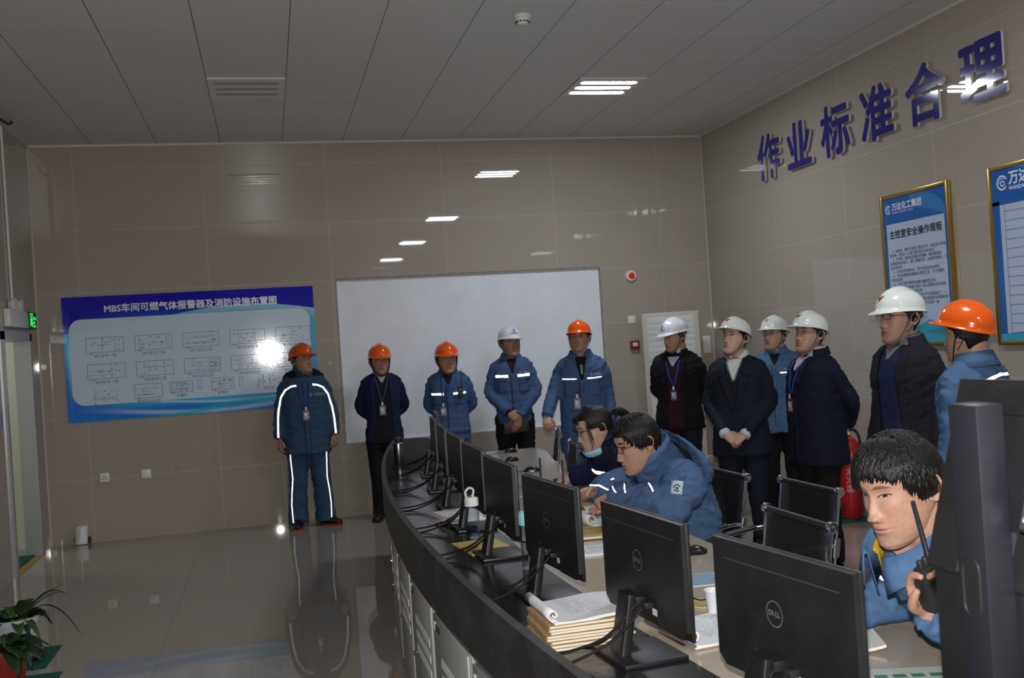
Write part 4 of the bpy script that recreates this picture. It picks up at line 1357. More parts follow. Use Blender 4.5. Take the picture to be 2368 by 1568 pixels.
# 7 - dark suit, hands clasped
P = standing('person in midnight suit with white shirt collar, white helmet, hands clasped', 3.36, 6.86, -12, 1.69, SK[3], M_dark_suit, M_dark_suit, (((.226, .0, 1.11), (.085, .195, .915)), ((.226, .0, 1.11), (.080, .200, .905))), -38, 12,
             hsize=1.03, jk=dict(hem=.72, hip=(.195, .145), waist=(.180, .138), chest=(.192, .138), flare=1.08), bulk=1.06, amp=.005, hair=HAIR_CAP, plump=.08)
k = P.k
a, b = P.arms
P.hand(a[3] + (a[3] - a[2]).normalized() * .02, Vector((-.80, .25, -.50)), Vector((.1, -.8, -.6)), 'R', (.5, .52, .55, .6), .45, foredir=a[2] - a[3])
P.hand(b[3] + (b[3] - b[2]).normalized() * .02, Vector((.80, .32, -.48)), Vector((-.1, -.8, -.55)), 'L', (.55, .58, .6, .62), .45, foredir=b[2] - b[3])
P.finish_body()
for q in (a, b):
    d = (q[3] - q[2]).normalized()
    g = ctube([q[3] - d * .01, q[3] + d * .034], [.043, .041], 2, seg=16); P.add('shirt_cuff', g[0], g[1], M_shirt_white)
vneck(P, M_shirt_white, M_black_knit, .058, 1.44, 1.10, 1.285)
P.strip('sweater_trim', [(-.058, 1.42 * k), (-.004, 1.275 * k)], .010, M_shirt_grey, .009)
P.strip('sweater_trim', [(.058, 1.42 * k), (.004, 1.275 * k)], .010, M_shirt_grey, .009)
lapels(P, M_dark_suit, 1.06, .064, 1.445, .070)
collar(P, 'shirt_collar', M_shirt_white, k, 1.43, 1.500, .076, .070, .092, 1.452, 16, .035)
P.helmet(M_helm_w, 'red', 10, M_strap, M_logo_red)

# 8 - blue work shirt behind
P = standing('person in blue work shirt and spectacles half hidden behind two dark-suited men', 4.09, 7.62, -8, 1.69, SK[2], M_work2, M_black_cloth, ('down', 'back'), -34, 6,
             hsize=1.05, jk=dict(hem=.78, hip=(.19, .14)), bulk=1.05, amp=.007, plump=.06)
k = P.k
hang_hand(P, 'R'); P.finish_body()
P.grid_patch('undershirt', [(-.045, 1.43 * k), (.045, 1.43 * k), (.006, 1.34 * k), (-.006, 1.34 * k)], 8, 8, M_black_knit, .004)
work_details(P, sz=1.275, ztop=1.34, sw=.009, mat_=M_work2)
collar(P, 'collar', M_work2, k, 1.425, 1.495, .084, .074, .118, 1.430, 22, .045)
P.helmet(M_helm_w, 'yellow', 4, M_strap)
P.glasses(M_metal_frame, .020, .0135, .0011)

# 9 - navy coat, seen half from the side
P = standing('person in navy coat with blue lanyard and lilac shirt collar, white helmet, by the extinguisher', 3.60, 6.20, -54, 1.69, SK[1], M_navy_coat, M_black_cloth, ('back', 'back'), -46, 9,
             hsize=1.05, jk=dict(hem=.70, hip=(.198, .155), waist=(.190, .155), chest=(.192, .145), flare=1.06), bulk=1.08, amp=.006, plump=.10)
k = P.k
P.finish_body()
vneck(P, M_shirt_pink, None, .052, 1.44, 1.3, 1.345)
for s in (-1, 1):
    P.grid_patch('coat_front', [(s * .058, 1.44 * k), (s * .100, 1.41 * k), (s * .060, 1.25 * k), (s * .006, 1.26 * k)], 5, 8, M_navy_coat, .010)
P.strip('front_placket', [(-.006, 1.27 * k), (-.006, .72 * k)], .05, M_navy_coat, .005)
collar(P, 'shirt_collar', M_shirt_pink, k, 1.43, 1.500, .078, .070, .094, 1.448, 14, .04)
collar(P, 'coat_collar', M_navy_coat, k, 1.42, 1.490, .096, .088, .110, 1.44, 44, .02)
P.helmet(M_helm_w, 'red', 6, M_strap, M_logo_red)
P.lanyard(1.10, M_lanyard, .02, 1.40, .05)

# 10 - dark jacket and navy sweater
P = standing('person in dark jacket over navy sweater, black spectacles, white helmet, beside the framed notice', 3.46, 4.98, -44, 1.77, SK[2], M_dark_jacket, M_black_cloth, ('down', 'down'), -52, 3,
             hsize=1.14, jk=dict(hem=.72, hip=(.19, .145), flare=1.05), bulk=1.04, amp=.006)
k = P.k
hang_hand(P, 'R'); hang_hand(P, 'L'); P.finish_body()
P.grid_patch('sweater', [(-.072, 1.43 * k), (.055, 1.43 * k), (.05, .74 * k), (-.110, .74 * k)], 12, 36, M_navy_knit, .004)
P.grid_patch('shirt', [(-.050, 1.44 * k), (.050, 1.44 * k), (.006, 1.365 * k), (-.006, 1.365 * k)], 8, 8, M_shirt_grey, .008)
for s, x0, x1 in ((1, .058, .052), (-1, -.068, -.112)):
    P.grid_patch('lapel', [(x0, 1.44 * k), (x0 + s * .050, 1.395 * k), (x0 + s * .058, 1.25 * k), (x0 + s * .006, 1.20 * k)], 5, 10, M_dark_jacket, .011)
    P.grid_patch('jacket_front', [(x0 + s * .006, 1.22 * k), (x0 + s * .050, 1.24 * k), (x1 + s * .03, .73 * k), (x1, .73 * k)], 4, 30, M_dark_jacket, .010)
collar(P, 'shirt_collar', M_shirt_grey, k, 1.43, 1.500, .076, .069, .100, 1.440, 14, .05)
collar(P, 'jacket_collar', M_dark_jacket, k, 1.415, 1.485, .096, .086, .118, 1.43, 48, .02)
P.helmet(M_helm_w, 'red', 0, M_strap, M_logo_red)
P.glasses(M_glass_frame, .0205, .0135, .0014)

# 11 - back turned, orange helmet
P = standing('person in blue work jacket seen from behind, orange helmet, nearest of the standing men', 3.33, 4.26, -128, 1.665, SK[1], M_work2, M_work2, ('down', 'down'), -118, -2,
             hsize=1.08, jk=dict(hem=.74, hip=(.19, .14)), bulk=1.06, amp=.008, plump=.08)
k = P.k
hang_hand(P, 'R'); hang_hand(P, 'L'); P.finish_body()
collar(P, 'collar', M_work2, k, 1.420, 1.488, .092, .082, .125, 1.415, 24, .04)
P.strip('reflective_strip', [(.05, 1.300 * k), (-.04, 1.345 * k), (-.12, 1.375 * k), (-.19, 1.370 * k), (-.225, 1.345 * k)], .014, M_retro, .008, -128)
P.helmet(M_helm_o, None, 17, M_strap_blk)
# ------------------------------------------------------------------ people: seated, facing the console (-X)
def seated(label, hips, skin, ahead, hp, hr, hc, coat, torso, armR, armL, hsize=1.0, fem=0.0, n=(150, 130), amp=.009, cname='winter_coat', sl=(.088, .078, .058), trousers=M_black_cloth, chest_w=.20, plump=0.0, neck=None, voxel=.011):
    P = Person(label, hips[0], hips[1], 0, 1.70, skin)
    P.a = PI; P.root.rotation_euler = (0, 0, PI / 2)
    P.k = 1.0
    L = P.w2l
    P.hc = L(hc)
    tc = [L(p) for p in torso]                       # pelvis ... neck
    P.head(P.hc, ahead, hp, hr, hsize, n, fem, plump, neck_to=tc[-1])
    rings = []
    pts = [Vector(q) for q in catmull([tuple(t) for t in tc], 4)]
    nn = len(pts)
    for i, c in enumerate(pts):
        t = (pts[min(i + 1, nn - 1)] - pts[max(i - 1, 0)]).normalized()
        u = (Vector((0, 1, 0)) - t * t.y).normalized()
        f = i / (nn - 1)
        a = float(np.interp(f, [0, .25, .55, .76, .88, 1], [.215, .205, chest_w, chest_w * .93, chest_w * .60, .082]))
        b = float(np.interp(f, [0, .25, .55, .76, .88, 1], [.165, .165, .150, .125, .100, .080]))
        rings.append((c, Vector((1, 0, 0)), u, a, b, 2.4))
    P.rings = rings
    shells = [loft(rings, 36)]
    sh = pts[int(nn * .74)]
    P.arms = []
    for s, arm in ((1, armR), (-1, armL)):
        e, w = L(arm[0]), L(arm[1])
        a0 = sh + Vector((s * chest_w * .62, 0, .005)); a1 = sh + Vector((s * (chest_w + .005), .0, -.035))
        P.arms.append([a0, a1, e, w])
        d = (w - e).normalized()
        shells.append(sleeve([a0, a1, a1.lerp(e, .5), e, e.lerp(w, .5), w + d * .015], [sl[0] * .95, sl[0] * 1.05, sl[0], sl[1] * 1.04, sl[1] * .95, sl[2]]))
    top = pts[int(nn * .84)]
    shells.append(ctube([sh + Vector((-chest_w, 0, -.03)), sh + Vector((-chest_w * .6, 0, .02)), top, sh + Vector((chest_w * .6, 0, .02)), sh + Vector((chest_w, 0, -.03))], [.075, .075, .075, .075, .075], 4, seg=16))
    P.limbs([([a[0], a[1], a[2], a[3]], [.045, .05, .04, .027]) for a in P.arms],
            [([(s * .09, .0, .55), (s * .11, .40, .54), (s * .11, .38, .10)], [.075, .058, .04]) for s in (-1, 1)],
            [(tc[0], Vector((1, 0, 0)), Vector((0, 1, 0)), .13, .10, 2), (tc[len(tc) // 2], Vector((1, 0, 0)), Vector((0, 1, 0)), .13, .10, 2), (tc[-2], Vector((1, 0, 0)), Vector((0, 1, 0)), .09, .07, 2)])
    P.cloth('trousers', [loft([((0, y, z), (1, 0, 0), (0, 0, 1), a, b, 2.4) for y, z, a, b in ((-.13, .55, .17, .08), (0, .55, .185, .095), (.12, .55, .18, .085))], 24)] +
            [ctube([(s * .09, .0, .55), (s * .11, .24, .55), (s * .115, .42, .53), (s * .115, .41, .30), (s * .115, .39, .06)], [.095, .088, .078, .068, .066], 5, seg=16) for s in (-1, 1)], trousers, .017, 4, .006, 7)
    P.jacket = P.cloth(cname, shells, coat, voxel, 4, amp, 8.0)
    P.shoes([(.115, .42, 6), (-.115, .42, -6)])
    return P

def tufts(P, roots, name='hair', seed=3, parent=None, seg=5):
    """locks of hair: tapered strands lying over the scalp; roots: list of (points in head space, width)"""
    G = []
    for pts, w in roots:
        q = catmull(pts, 4)
        n = len(q)
        V, Fc = [], []
        for i, p in enumerate(q):
            p = Vector(p); t = (Vector(q[min(i + 1, n - 1)]) - Vector(q[max(i - 1, 0)])).normalized()
            out = (p - Vector((0, -.01, .01))).normalized(); out = (out - t * out.dot(t)).normalized()
            sd = t.cross(out)
            f = i / (n - 1); ww = w * (1 - f ** 1.6) * (0.55 + 0.9 * min(f * 3, 1)) + .0003
            for a in range(seg):
                an = 2 * PI * a / seg
                V.append(P.HM @ (p + sd * math.cos(an) * ww + out * math.sin(an) * ww * .45))
        for i in range(n - 1):
            for a in range(seg):
                a2 = (a + 1) % seg
                Fc.append((i * seg + a, i * seg + a2, (i + 1) * seg + a2, (i + 1) * seg + a))
        G.append((V, Fc))
    g = join(G)
    return P.add(name, g[0], g[1], M_hair, True, parent)

def scalp(az, el, r=1.0):
    """point over the skull; az 0 front, + to the person's right; el 90 crown"""
    a, e = math.radians(az), math.radians(el)
    d = Vector((math.sin(a) * math.cos(e), math.cos(a) * math.cos(e), math.sin(e)))
    return Vector((d.x * .0785, d.y * .0965 - .004, d.z * .098 + .022)) * r

def crop_hair(P, fringe=True, seed=1, length=1.0, n=420, vol=1.10, part=20, frl=-2):
    rnd = random.Random(seed)
    R = []
    crown = (180, 62)
    for i in range(n):
        az = rnd.uniform(-180, 180); aa = abs(az)
        low = frl if aa < 35 else (np.interp(aa, [35, 55, 75, 100, 180], [frl - 4, 4, -18, -26, -44]))
        el0 = rnd.uniform(20, 88) if rnd.random() < .6 else rnd.uniform(max(low + 10, -10), 55)
        sweep = part * (1 if aa < 70 else .3)
        span = rnd.uniform(28, 46) * length
        el1 = max(el0 - span, low + rnd.uniform(-5, 5))
        if el1 > el0 - 6: continue
        h = vol + rnd.uniform(-.03, .05)
        pts = [tuple(scalp(az - sweep * .3, el0, vol - .03)), tuple(scalp(az, (el0 + el1) / 2 + 3, h + .015)), tuple(scalp(az + sweep * .4, el1, h - .01 + (0.02 if aa < 50 else 0)))]
        R.append((pts, rnd.uniform(.0035, .006)))
    P.hairshell(lambda c: (c.z > .055 and c.y < .06) or (c.z > .068) or (c.z > .0 and c.y < .0) or (c.z > -.05 and c.y < -.045) or (c.z > -.005 and c.y < .022 and abs(c.x) > .06), .009)
    cap = P.root.children[-1]
    tufts(P, R, 'locks', seed, cap)
    return R

# woman by the window side of the desk
SKW = skin_mat('skin_w', (0.50, 0.31, 0.23), .6, (0, -.003), stubble=0.0, lip=(.36, .13, .11))
P = seated('person in navy winter coat with ponytail, spectacles and lowered mask, working a mouse', (2.03, 5.50), SKW, -72, -16, 0, (1.690, 5.21, 1.150), M_coat_navy,
           [(2.00, 5.50, .50), (1.99, 5.48, .72), (1.91, 5.42, .90), (1.83, 5.33, 1.00), (1.77, 5.26, 1.06)],
           ((1.92, 5.76, .86), (1.76, 5.90, .815)), ((1.86, 5.10, .86), (1.76, 5.33, .800)), 1.0, .9, (120, 104))
a, b = P.arms
P.hand(a[3] + (a[3] - a[2]).normalized() * .01, Vector((.1, .9, -.25)), Vector((0, -.15, -1)), 'R', (.25, .25, .3, .35), .15, foredir=a[2] - a[3], size=.95)
P.hand(b[3] + (b[3] - b[2]).normalized() * .01, Vector((.35, .9, -.1)), Vector((.2, 0, -1)), 'L', (.4, .42, .45, .5), .3, foredir=b[2] - b[3], size=.95)
P.finish_body()
P.hairshell(lambda c: c.z > .075 or (c.z > .02 and c.y < .045 and abs(c.x) > .045) or (c.z > -.01 and c.y < -.005) or (c.z > -.05 and c.y < -.05), .010)
cap = P.root.children[-1]
rnd = random.Random(5); R = []
for i in range(260):       # combed back to the tie
    az = rnd.uniform(-100, 100); el = rnd.uniform(28, 88) if abs(az) < 55 else rnd.uniform(0, 60)
    az2 = 180 if az >= 0 else -180
    R.append(([tuple(scalp(az, el, 1.055)), tuple(scalp(az * .55 + az2 * .45, max(el, 30) + 12, 1.10)), tuple(scalp(az * .15 + az2 * .85, 22, 1.11)), (0, -.115, .045)], rnd.uniform(.005, .008)))
for i in range(60):        # tail
    o = Vector((rnd.gauss(0, .012), rnd.gauss(0, .008), rnd.gauss(0, .01)))
    R.append(([tuple(Vector((0, -.112, .045)) + o * .3), tuple(Vector((0, -.150, .050)) + o), tuple(Vector((.004, -.185, .015)) + o * 1.3), tuple(Vector((.01, -.195, -.06)) + o * 1.5)], rnd.uniform(.006, .010)))
for s in (-1, 1):          # loose strands beside the face
    for i in range(10):
        y0 = rnd.uniform(.035, .06)
        R.append(([(s * .060, y0, .075), (s * .078, y0 + .008, .02), (s * .078, y0 + .01, -.03), (s * (.066 + rnd.uniform(0, .01)), y0 + .012 + rnd.uniform(-.01, .01), -.085 + rnd.uniform(-.02, .02))], rnd.uniform(.0009, .0017)))
for i in range(26):        # fringe at the hairline
    x0 = rnd.uniform(-.05, .05)
    R.append(([(x0 * .6, .066, .105), (x0, .088, .088), (x0 * 1.35, .092, .060 + rnd.uniform(-.012, .012))], rnd.uniform(.003, .005)))
tufts(P, R, 'locks', 5, cap)
g = lathe([(.010, -.006), (.016, -.003), (.016, .003), (.010, .006)], 16)
P.add('hair_tie', [P.HM @ (Matrix.Translation((0, -.120, .047)) @ Matrix.Rotation(PI / 2, 4, 'X') @ Vector(v)) for v in g[0]], g[1], M_shirt_grey)
P.glasses(M_glass_frame, .0205, .0145, .0015)
# mask pulled under the chin
M_mask = mat('mask_blue', (0.30, 0.55, 0.66), .8)
g = loft([((0, .030 + yy, zz), (1, 0, 0), (0, 1, 0), aa, bb, 2.2) for zz, yy, aa, bb in ((-.094, .020, .053, .052), (-.106, .018, .052, .052), (-.120, .012, .046, .050), (-.134, .002, .034, .040))], 28, False)
o = P.add('mask', [P.HM @ v for v in g[0]], g[1], M_mask); m_ = o.modifiers.new('t', 'SOLIDIFY'); m_.thickness = .003
for s in (-1, 1):
    g = ctube([(s * .052, .034, -.096), (s * .070, .004, -.040), (s * .080, -.022, .006), (s * .082, -.036, .02)], .0012, 5, seg=6)
    P.add('ear_loop', [P.HM @ Vector(v) for v in g[0]], g[1], M_shirt_white, True, o)
Mn = Matrix.Translation(P.w2l((1.755, 5.255, 1.065))) @ Matrix.Rotation(math.radians(-22), 4, 'X') @ Matrix.Translation((0, .02, -1.44))
collar(P, 'collar', M_coat_navy, 1.0, 1.39, 1.50, .115, .092, .105, 1.465, 14, .0, depth=1.0, M=Mn)
hoodV = loft([((P.w2l((1.90, 5.36, 1.06)) + Vector((0, y, z))), (1, 0, 0), (0, .8, .6), a_, b_, 2.2) for z, y, a_, b_ in ((-.10, -.06, .13, .05), (-.03, -.045, .155, .07), (.03, -.02, .15, .07), (.07, .02, .12, .06))], 28)
P.cloth('hood', [hoodV], M_coat_navy, .012, 3, .007, 12)
# left side faces the camera
P.strip('reflective_piping', [(-.14, 1.005), (-.11, .985), (-.10, .965)], .012, M_retro, .007, -90 + 18)
P.strip('reflective_strip', [(.13, .895), (.24, .893)], .020, M_retro, .008, -60)

def sleeve_badge(P, u, v, view, w=.042, h=.050, rot=.1):
    pf = P.proj_frame(view)
    c, s = math.cos(rot), math.sin(rot)
    pts = [(u + x * c - y * s, v + x * s + y * c) for x, y in ((-w / 2, h / 2), (w / 2, h / 2), (w / 2, -h / 2), (-w / 2, -h / 2))]
    o = P.grid_patch('sleeve_badge', pts, 4, 4, M_logo_pale, .007, view)
    r = [[(u + rr * math.cos(t), v + rr * math.sin(t)) for rr in (.011, .016)] for t in np.linspace(-2.3, 3.0, 16)]
    V = []
    for q in r:
        for x in q:
            p, d = pf(*x); hh = P.cast(p, d); V.append(hh[0] - d * .010 if hh else p + d)
    for t in np.linspace(0, 2 * PI, 11)[:-1]:
        p, d = pf(u + .006 * math.cos(t), v - .002 + .006 * math.sin(t)); hh = P.cast(p, d); V.append(hh[0] - d * .010 if hh else p + d)
    Fc = [(2 * i, 2 * i + 1, 2 * i + 3, 2 * i + 2) for i in range(15)] + [tuple(range(32, 42))]
    P.add('badge_mark', V, Fc, M_zip, False, o)
sleeve_badge(P, .055, .895, -60, .045, .050, .25)

# man in the blue coat
SKM = skin_mat('skin_m', (0.44, 0.25, 0.175), .55, (0, -.004), stubble=.2)
P = seated('person in blue winter coat and spectacles, head bowed over papers, short black hair', (1.93, 4.60), SKM, -64, -18, 0, (1.605, 4.335, 1.150), M_coat2,
           [(1.92, 4.62, .48), (1.92, 4.60, .70), (1.86, 4.55, .88), (1.78, 4.46, .99), (1.71, 4.40, 1.055)],
           ((1.76, 4.80, .90), (1.515, 4.70, .90)), ((1.70, 4.22, .88), (1.53, 4.46, .905)), 1.05, 0, (140, 120), amp=.011, sl=(.098, .086, .060), chest_w=.215)
a, b = P.arms
P.hand(a[3] + (a[3] - a[2]).normalized() * .005, Vector((-.15, .95, -.12)), Vector((-.7, .1, -.6)), 'R', (.42, .55, .62, .66), .55, foredir=a[2] - a[3])
P.hand(b[3] + (b[3] - b[2]).normalized() * .005, Vector((.1, .85, -.35)), Vector((.35, -.2, -.9)), 'L', (.85, .88, .9, .92), .6, foredir=b[2] - b[3])
P.finish_body()
crop_hair(P, seed=2, n=1100, vol=1.10, part=14, frl=34)
P.glasses(M_glass_frame, .0215, .0150, .0014)
Mn = Matrix.Translation(P.w2l((1.695, 4.385, 1.045))) @ Matrix.Rotation(math.radians(-30), 4, 'X') @ Matrix.Translation((0, .02, -1.43))
collar(P, 'collar', M_coat2, 1.0, 1.37, 1.505, .135, .112, .122, 1.478, 16, .0, depth=1.05, M=Mn)
hoodV = loft([((P.w2l((1.87, 4.49, 1.065)) + Vector((0, y, z))), (1, 0, 0), (0, .8, .6), a_, b_, 2.2) for z, y, a_, b_ in ((-.12, -.07, .15, .06), (-.04, -.06, .19, .085), (.03, -.03, .19, .09), (.08, .02, .155, .075), (.10, .04, .10, .05))], 28)
P.cloth('hood', [hoodV], M_coat2, .012, 3, .010, 10)
hood2 = loft([((P.w2l((1.82, 4.45, 1.09)) + Vector((0, y, z))), (1, 0, 0), (0, .8, .6), a_, b_, 2.2) for z, y, a_, b_ in ((-.06, -.03, .10, .05), (.0, -.02, .125, .06), (.045, .01, .11, .05))], 24)
P.cloth('hood_lining', [hood2], M_hood, .012, 3, .006, 10)
for ln in ([(.155, .985), (.135, 1.005), (.120, 1.00)], [(.15, .975), (.125, .945)], [(.255, .935), (.262, .965), (.248, .985)], [(.30, .93), (.32, .955), (.35, .95)]):
    P.strip('reflective_piping', ln, .006, M_retro, .006, -66)
P.strip('reflective_piping', [(.36, .905), (.40, .93), (.45, .925)], .006, M_retro, .008, -66)
sleeve_badge(P, .02, .965, -66, .050, .056, .18)
P.grid_patch('pocket_flap', [(-.02, 1.03), (.09, 1.01), (.09, .985), (-.02, 1.00)], 6, 3, M_coat2, .007, -66)

# nearest man, with the hand radio
SKN = skin_mat('skin_n', (0.43, 0.245, 0.17), .62, (-.002, -.003), stubble=.22, browk=.75, lip=(.40, .17, .14))
HC3 = (1.545, 2.275, 1.205)
P = seated('person with thick black fringe in blue jacket raising a hand radio, nearest the camera', (2.02, 2.45), SKN, -40, -14, 4, HC3, M_work2,
           [(2.03, 2.47, .48), (1.99, 2.46, .72), (1.83, 2.42, .89), (1.70, 2.37, 1.00), (1.615, 2.33, 1.07)],
           ((1.76, 2.60, .835), (1.50, 2.58, .815)), ((1.69, 2.15, .840), (1.515, 2.135, .925)), 1.08, 0, (200, 180), amp=.008, cname='jacket', sl=(.076, .064, .050), chest_w=.185)
a, b = P.arms
WR3 = b[3] + (b[3] - b[2]).normalized() * .02
P.hand(a[3] + (a[3] - a[2]).normalized() * .01, Vector((-.1, .9, -.3)), Vector((0, -.2, -1)), 'R', (.3, .3, .35, .4), .2, foredir=a[2] - a[3])
q3 = Quaternion((0, 0, 1), -PI / 2)      # world direction -> local
dl = lambda x, y, z: q3 @ Vector((x, y, z))
HD3, HN3 = dl(-.28, -.06, .95), dl(.12, -.98, -.05)
WR3 = b[3] + (b[3] - b[2]).normalized() * .008
P.hand(WR3, HD3, HN3, 'L', (.42, .55, .60, .62), .42, foredir=b[2] - b[3], voxel=.0035, size=1.04)
P.finish_body()
# thick fringe falling over the brow
rnd = random.Random(11); R = []
for i in range(1700):
    az = rnd.uniform(-180, 180); aa = abs(az)
    if aa < 62:
        el0 = rnd.uniform(45, 86); el1 = 19 + rnd.uniform(-8, 8) + (aa / 62) ** 2 * -10 + (5 if az < 0 else -7)
        sw = 26 + rnd.uniform(-8, 8)
        R.append(([tuple(scalp(az - sw * .7, el0, 1.12)), tuple(scalp(az - sw * .2, el0 * .55 + el1 * .45 + 8, 1.19 + rnd.uniform(0, .04))), tuple(scalp(az + sw * .15, el1 + 10, 1.165 + rnd.uniform(0, .03))), tuple(scalp(az + sw * .35, el1, 1.09 + rnd.uniform(0, .04)))], rnd.uniform(.0030, .0052)))
    else:
        low = np.interp(aa, [62, 78, 95, 125, 180], [2, -14, -30, -40, -50])
        el0 = rnd.uniform(5, 86); el1 = max(el0 - rnd.uniform(26, 44), low + rnd.uniform(-6, 4))
        if el1 > el0 - 6: continue
        R.append(([tuple(scalp(az, el0, 1.10)), tuple(scalp(az + 3, (el0 + el1) / 2 + 3, 1.19 + rnd.uniform(-.02, .03))), tuple(scalp(az + 6, el1, 1.12 + rnd.uniform(-.02, .03)))], rnd.uniform(.0034, .0055)))
P.hairshell(lambda c: (c.z > .052 and c.y < .07) or c.z > .066 or (c.z > .0 and c.y < .0) or (c.z > -.055 and c.y < -.04) or (c.z > -.01 and c.y < .024 and abs(c.x) > .058), .012)
tufts(P, R, 'locks', 11, P.root.children[-1])
M_zipw = mat('zip_grey', (0.02, 0.02, 0.03), .5)
Mn = Matrix.Translation(P.w2l((1.615, 2.335, 1.05))) @ Matrix.Rotation(math.radians(-26), 4, 'X') @ Matrix.Translation((0, .03, -1.44))
collar(P, 'collar', M_work2, 1.0, 1.38, 1.490, .125, .105, .150, 1.440, 20, .03, depth=1.05, M=Mn)
collar(P, 'inner_collar', mat('lining_yellow', (0.50, 0.30, 0.01), .8), 1.0, 1.40, 1.475, .098, .084, .088, 1.465, 30, .0, depth=1.0, M=Mn)
for ln in ([(.20, .93), (.235, .925), (.255, .905)], [(.225, .985), (.215, .955), (.218, .94)]):
    P.strip('reflective_piping', ln, .012, M_retro, .008, -25)
sleeve_badge(P, .0, .93, -80, .045, .05, .1)
# the radio, held
RW = Matrix.Translation((2.02, 2.45, 0)) @ Matrix.Rotation(PI / 2, 4, 'Z')
rc = RW @ (WR3 + HD3 * .088 + HN3 * .034)
axis = Vector((-.26, -.05, .96)).normalized(); facing = Vector((.30, -.95, .03))
facing = (facing - axis * facing.dot(axis)).normalized()
def hand_radio(label, M, ant=.155, group=None):
    e = empty('hand_radio'); tag(e, label, 'hand radio', group)
    e.matrix_world = M
    bm = bmesh.new(); bm_box(bm, (-.028, -.017, -.060), (.028, .017, .052), .006); bm_obj('body', bm, M_blackp, e, True)
    box('battery', (-.026, -.026, -.058), (.026, -.016, .03), M_blackp, e, bev=.004)
    for x in (-.004, .016): geo_obj('knob', lathe([(.0075, .05), (.0075, .066), (.006, .069), (0, .069)], 14, (x, 0, 0)), M_blackp, e)
    geo_obj('antenna', tube([(-.019, 0, .048), (-.019, 0, .075), (-.019, 0, .08), (-.019, 0, .05 + ant)], [.0085, .0085, .0062, .0050], 12), M_blackp, e)
    bm = bmesh.new()
    for r in range(5): bm_box(bm, (-.016, .0168, -.02 + r * .009), (.016, .0182, -.016 + r * .009))
    bm_obj('speaker_grille', bm, M_zip, e)
    box('talk_button', (-.031, -.008, .0), (-.0275, .008, .035), M_zip, e, bev=.001)
    box('label_plate', (-.012, .0168, .030), (.012, .0178, .038), mat('radio_label', (.25, .26, .27), .4), e)
    return e
hand_radio('black hand radio with stub antenna raised to the mouth of the nearest man', frame(rc, facing.cross(axis) * -1 if False else axis.cross(facing) * -1, facing))
bpy.data.objects['hand_radio'].matrix_world = Matrix.Translation(rc) @ Matrix((axis.cross(facing) * -1, facing, axis)).transposed().to_4x4()
# radio clipped on the chest of the third man
c3 = p3.proj_frame(0)(-.118, 1.205); h3 = p3.cast(*c3)
R3 = Matrix.Translation(p3.root.location) @ Matrix.Rotation(p3.a - PI / 2, 4, 'Z')
e = hand_radio('small black radio with thin antenna clipped to a blue work jacket', Matrix.Identity(4), .20)
e.matrix_world = R3 @ Matrix.Translation(h3[0] + Vector((0, .034, 0))) @ Matrix.Scale(.88, 4)
# folder in the hands of the fourth man
R4 = Matrix.Translation(p4.root.location) @ Matrix.Rotation(p4.a - PI / 2, 4, 'Z')
M_leather = mat('folder_leather', (0.035, 0.026, 0.022), .45, bmp=.2)
e = empty('document_folder'); tag(e, 'dark brown leather folder held low in both hands against black trousers', 'folder')
e.matrix_world = R4 @ Matrix.Translation((.0, .172, .835)) @ Matrix.Rotation(.06, 4, 'Y')
bm = bmesh.new(); bm_box(bm, (-.12, -.012, -.055), (.12, -.006, .055), .003); bm_box(bm, (-.12, .006, -.055), (.12, .012, .055), .003); bm_box(bm, (-.12, -.012, -.057), (.12, .012, -.05), .003)
bm_obj('cover', bm, M_leather, e, True)
box('pages', (-.115, -.006, -.05), (.115, .006, .05), M_shirt_beige, e)
# ------------------------------------------------------------------ control desk
M_deskblk = mat('desk_black_laminate', (0.014, 0.014, 0.016), 0.16, spec=.5, var=.25, vscale=6)
def rim_mat():
    M = bpy.data.materials.new('rim_black_worn'); M.use_nodes = True
    nt = M.node_tree; b = nt.nodes['Principled BSDF']
    vec, x, y, z = coords(nt)
    n = noise_tex(nt, vec, 4, 6, .7); n2 = noise_tex(nt, vec, 40, 3)
    c = mixc(nt, n.step(.45, .75), (0.012, 0.011, 0.011), (0.052, 0.051, 0.051))
    c = mixc(nt, n2.step(.66, .80) * .5, c, (0.06, 0.06, 0.06))
    nt.links.new(c, b.inputs['Base Color']); b.inputs['Roughness'].default_value = .5
    return M
M_rim = rim_mat()
M_beige = mat('desk_beige_laminate', (0.42, 0.36, 0.285), 0.14, var=.06, vscale=220)
M_cab = mat('cabinet_grey_white', (0.36, 0.37, 0.365), 0.38, var=.03, vscale=60)
M_cabdark = mat('cabinet_seam', (0.06, 0.06, 0.06), 0.6)
M_chrome = mat('chrome', (0.80, 0.81, 0.83), 0.08, metal=1.0)
M_steel = mat('steel_brushed', (0.45, 0.45, 0.46), 0.28, metal=1.0)

def rx(y): return 0.51 + (y - 4.0) ** 2 / 41.0
def dp(y, off):
    s = (y - 4.0) * 2 / 41.0; L = math.hypot(1, s)
    return Vector((rx(y) + off / L, y - s * off / L))
Y0, Y1 = 0.25, 8.22
def arc_slab(o0, o1, z0, z1, y0=Y0, y1=Y1, n=64):
    V, Fc = [], []
    for i in range(n + 1):
        y = y0 + (y1 - y0) * i / n
        for o, z in ((o0, z0), (o1, z0), (o1, z1), (o0, z1)):
            p = dp(y, o); p.y = min(p.y, Y1) if y < y1 else y1 + 0
            V.append((p.x, p.y if i < n else y1, z))
    for i in range(n):
        a = 4 * i
        for k in range(4): Fc.append((a + k, a + (k + 1) % 4, a + 4 + (k + 1) % 4, a + 4 + k)[::-1])
    Fc.append((0, 1, 2, 3)); Fc.append(tuple(4 * n + k for k in (3, 2, 1, 0)))
    return V, Fc
desk = empty('control_desk', (dp(4.2, .6).x, 4.2, 0.0))
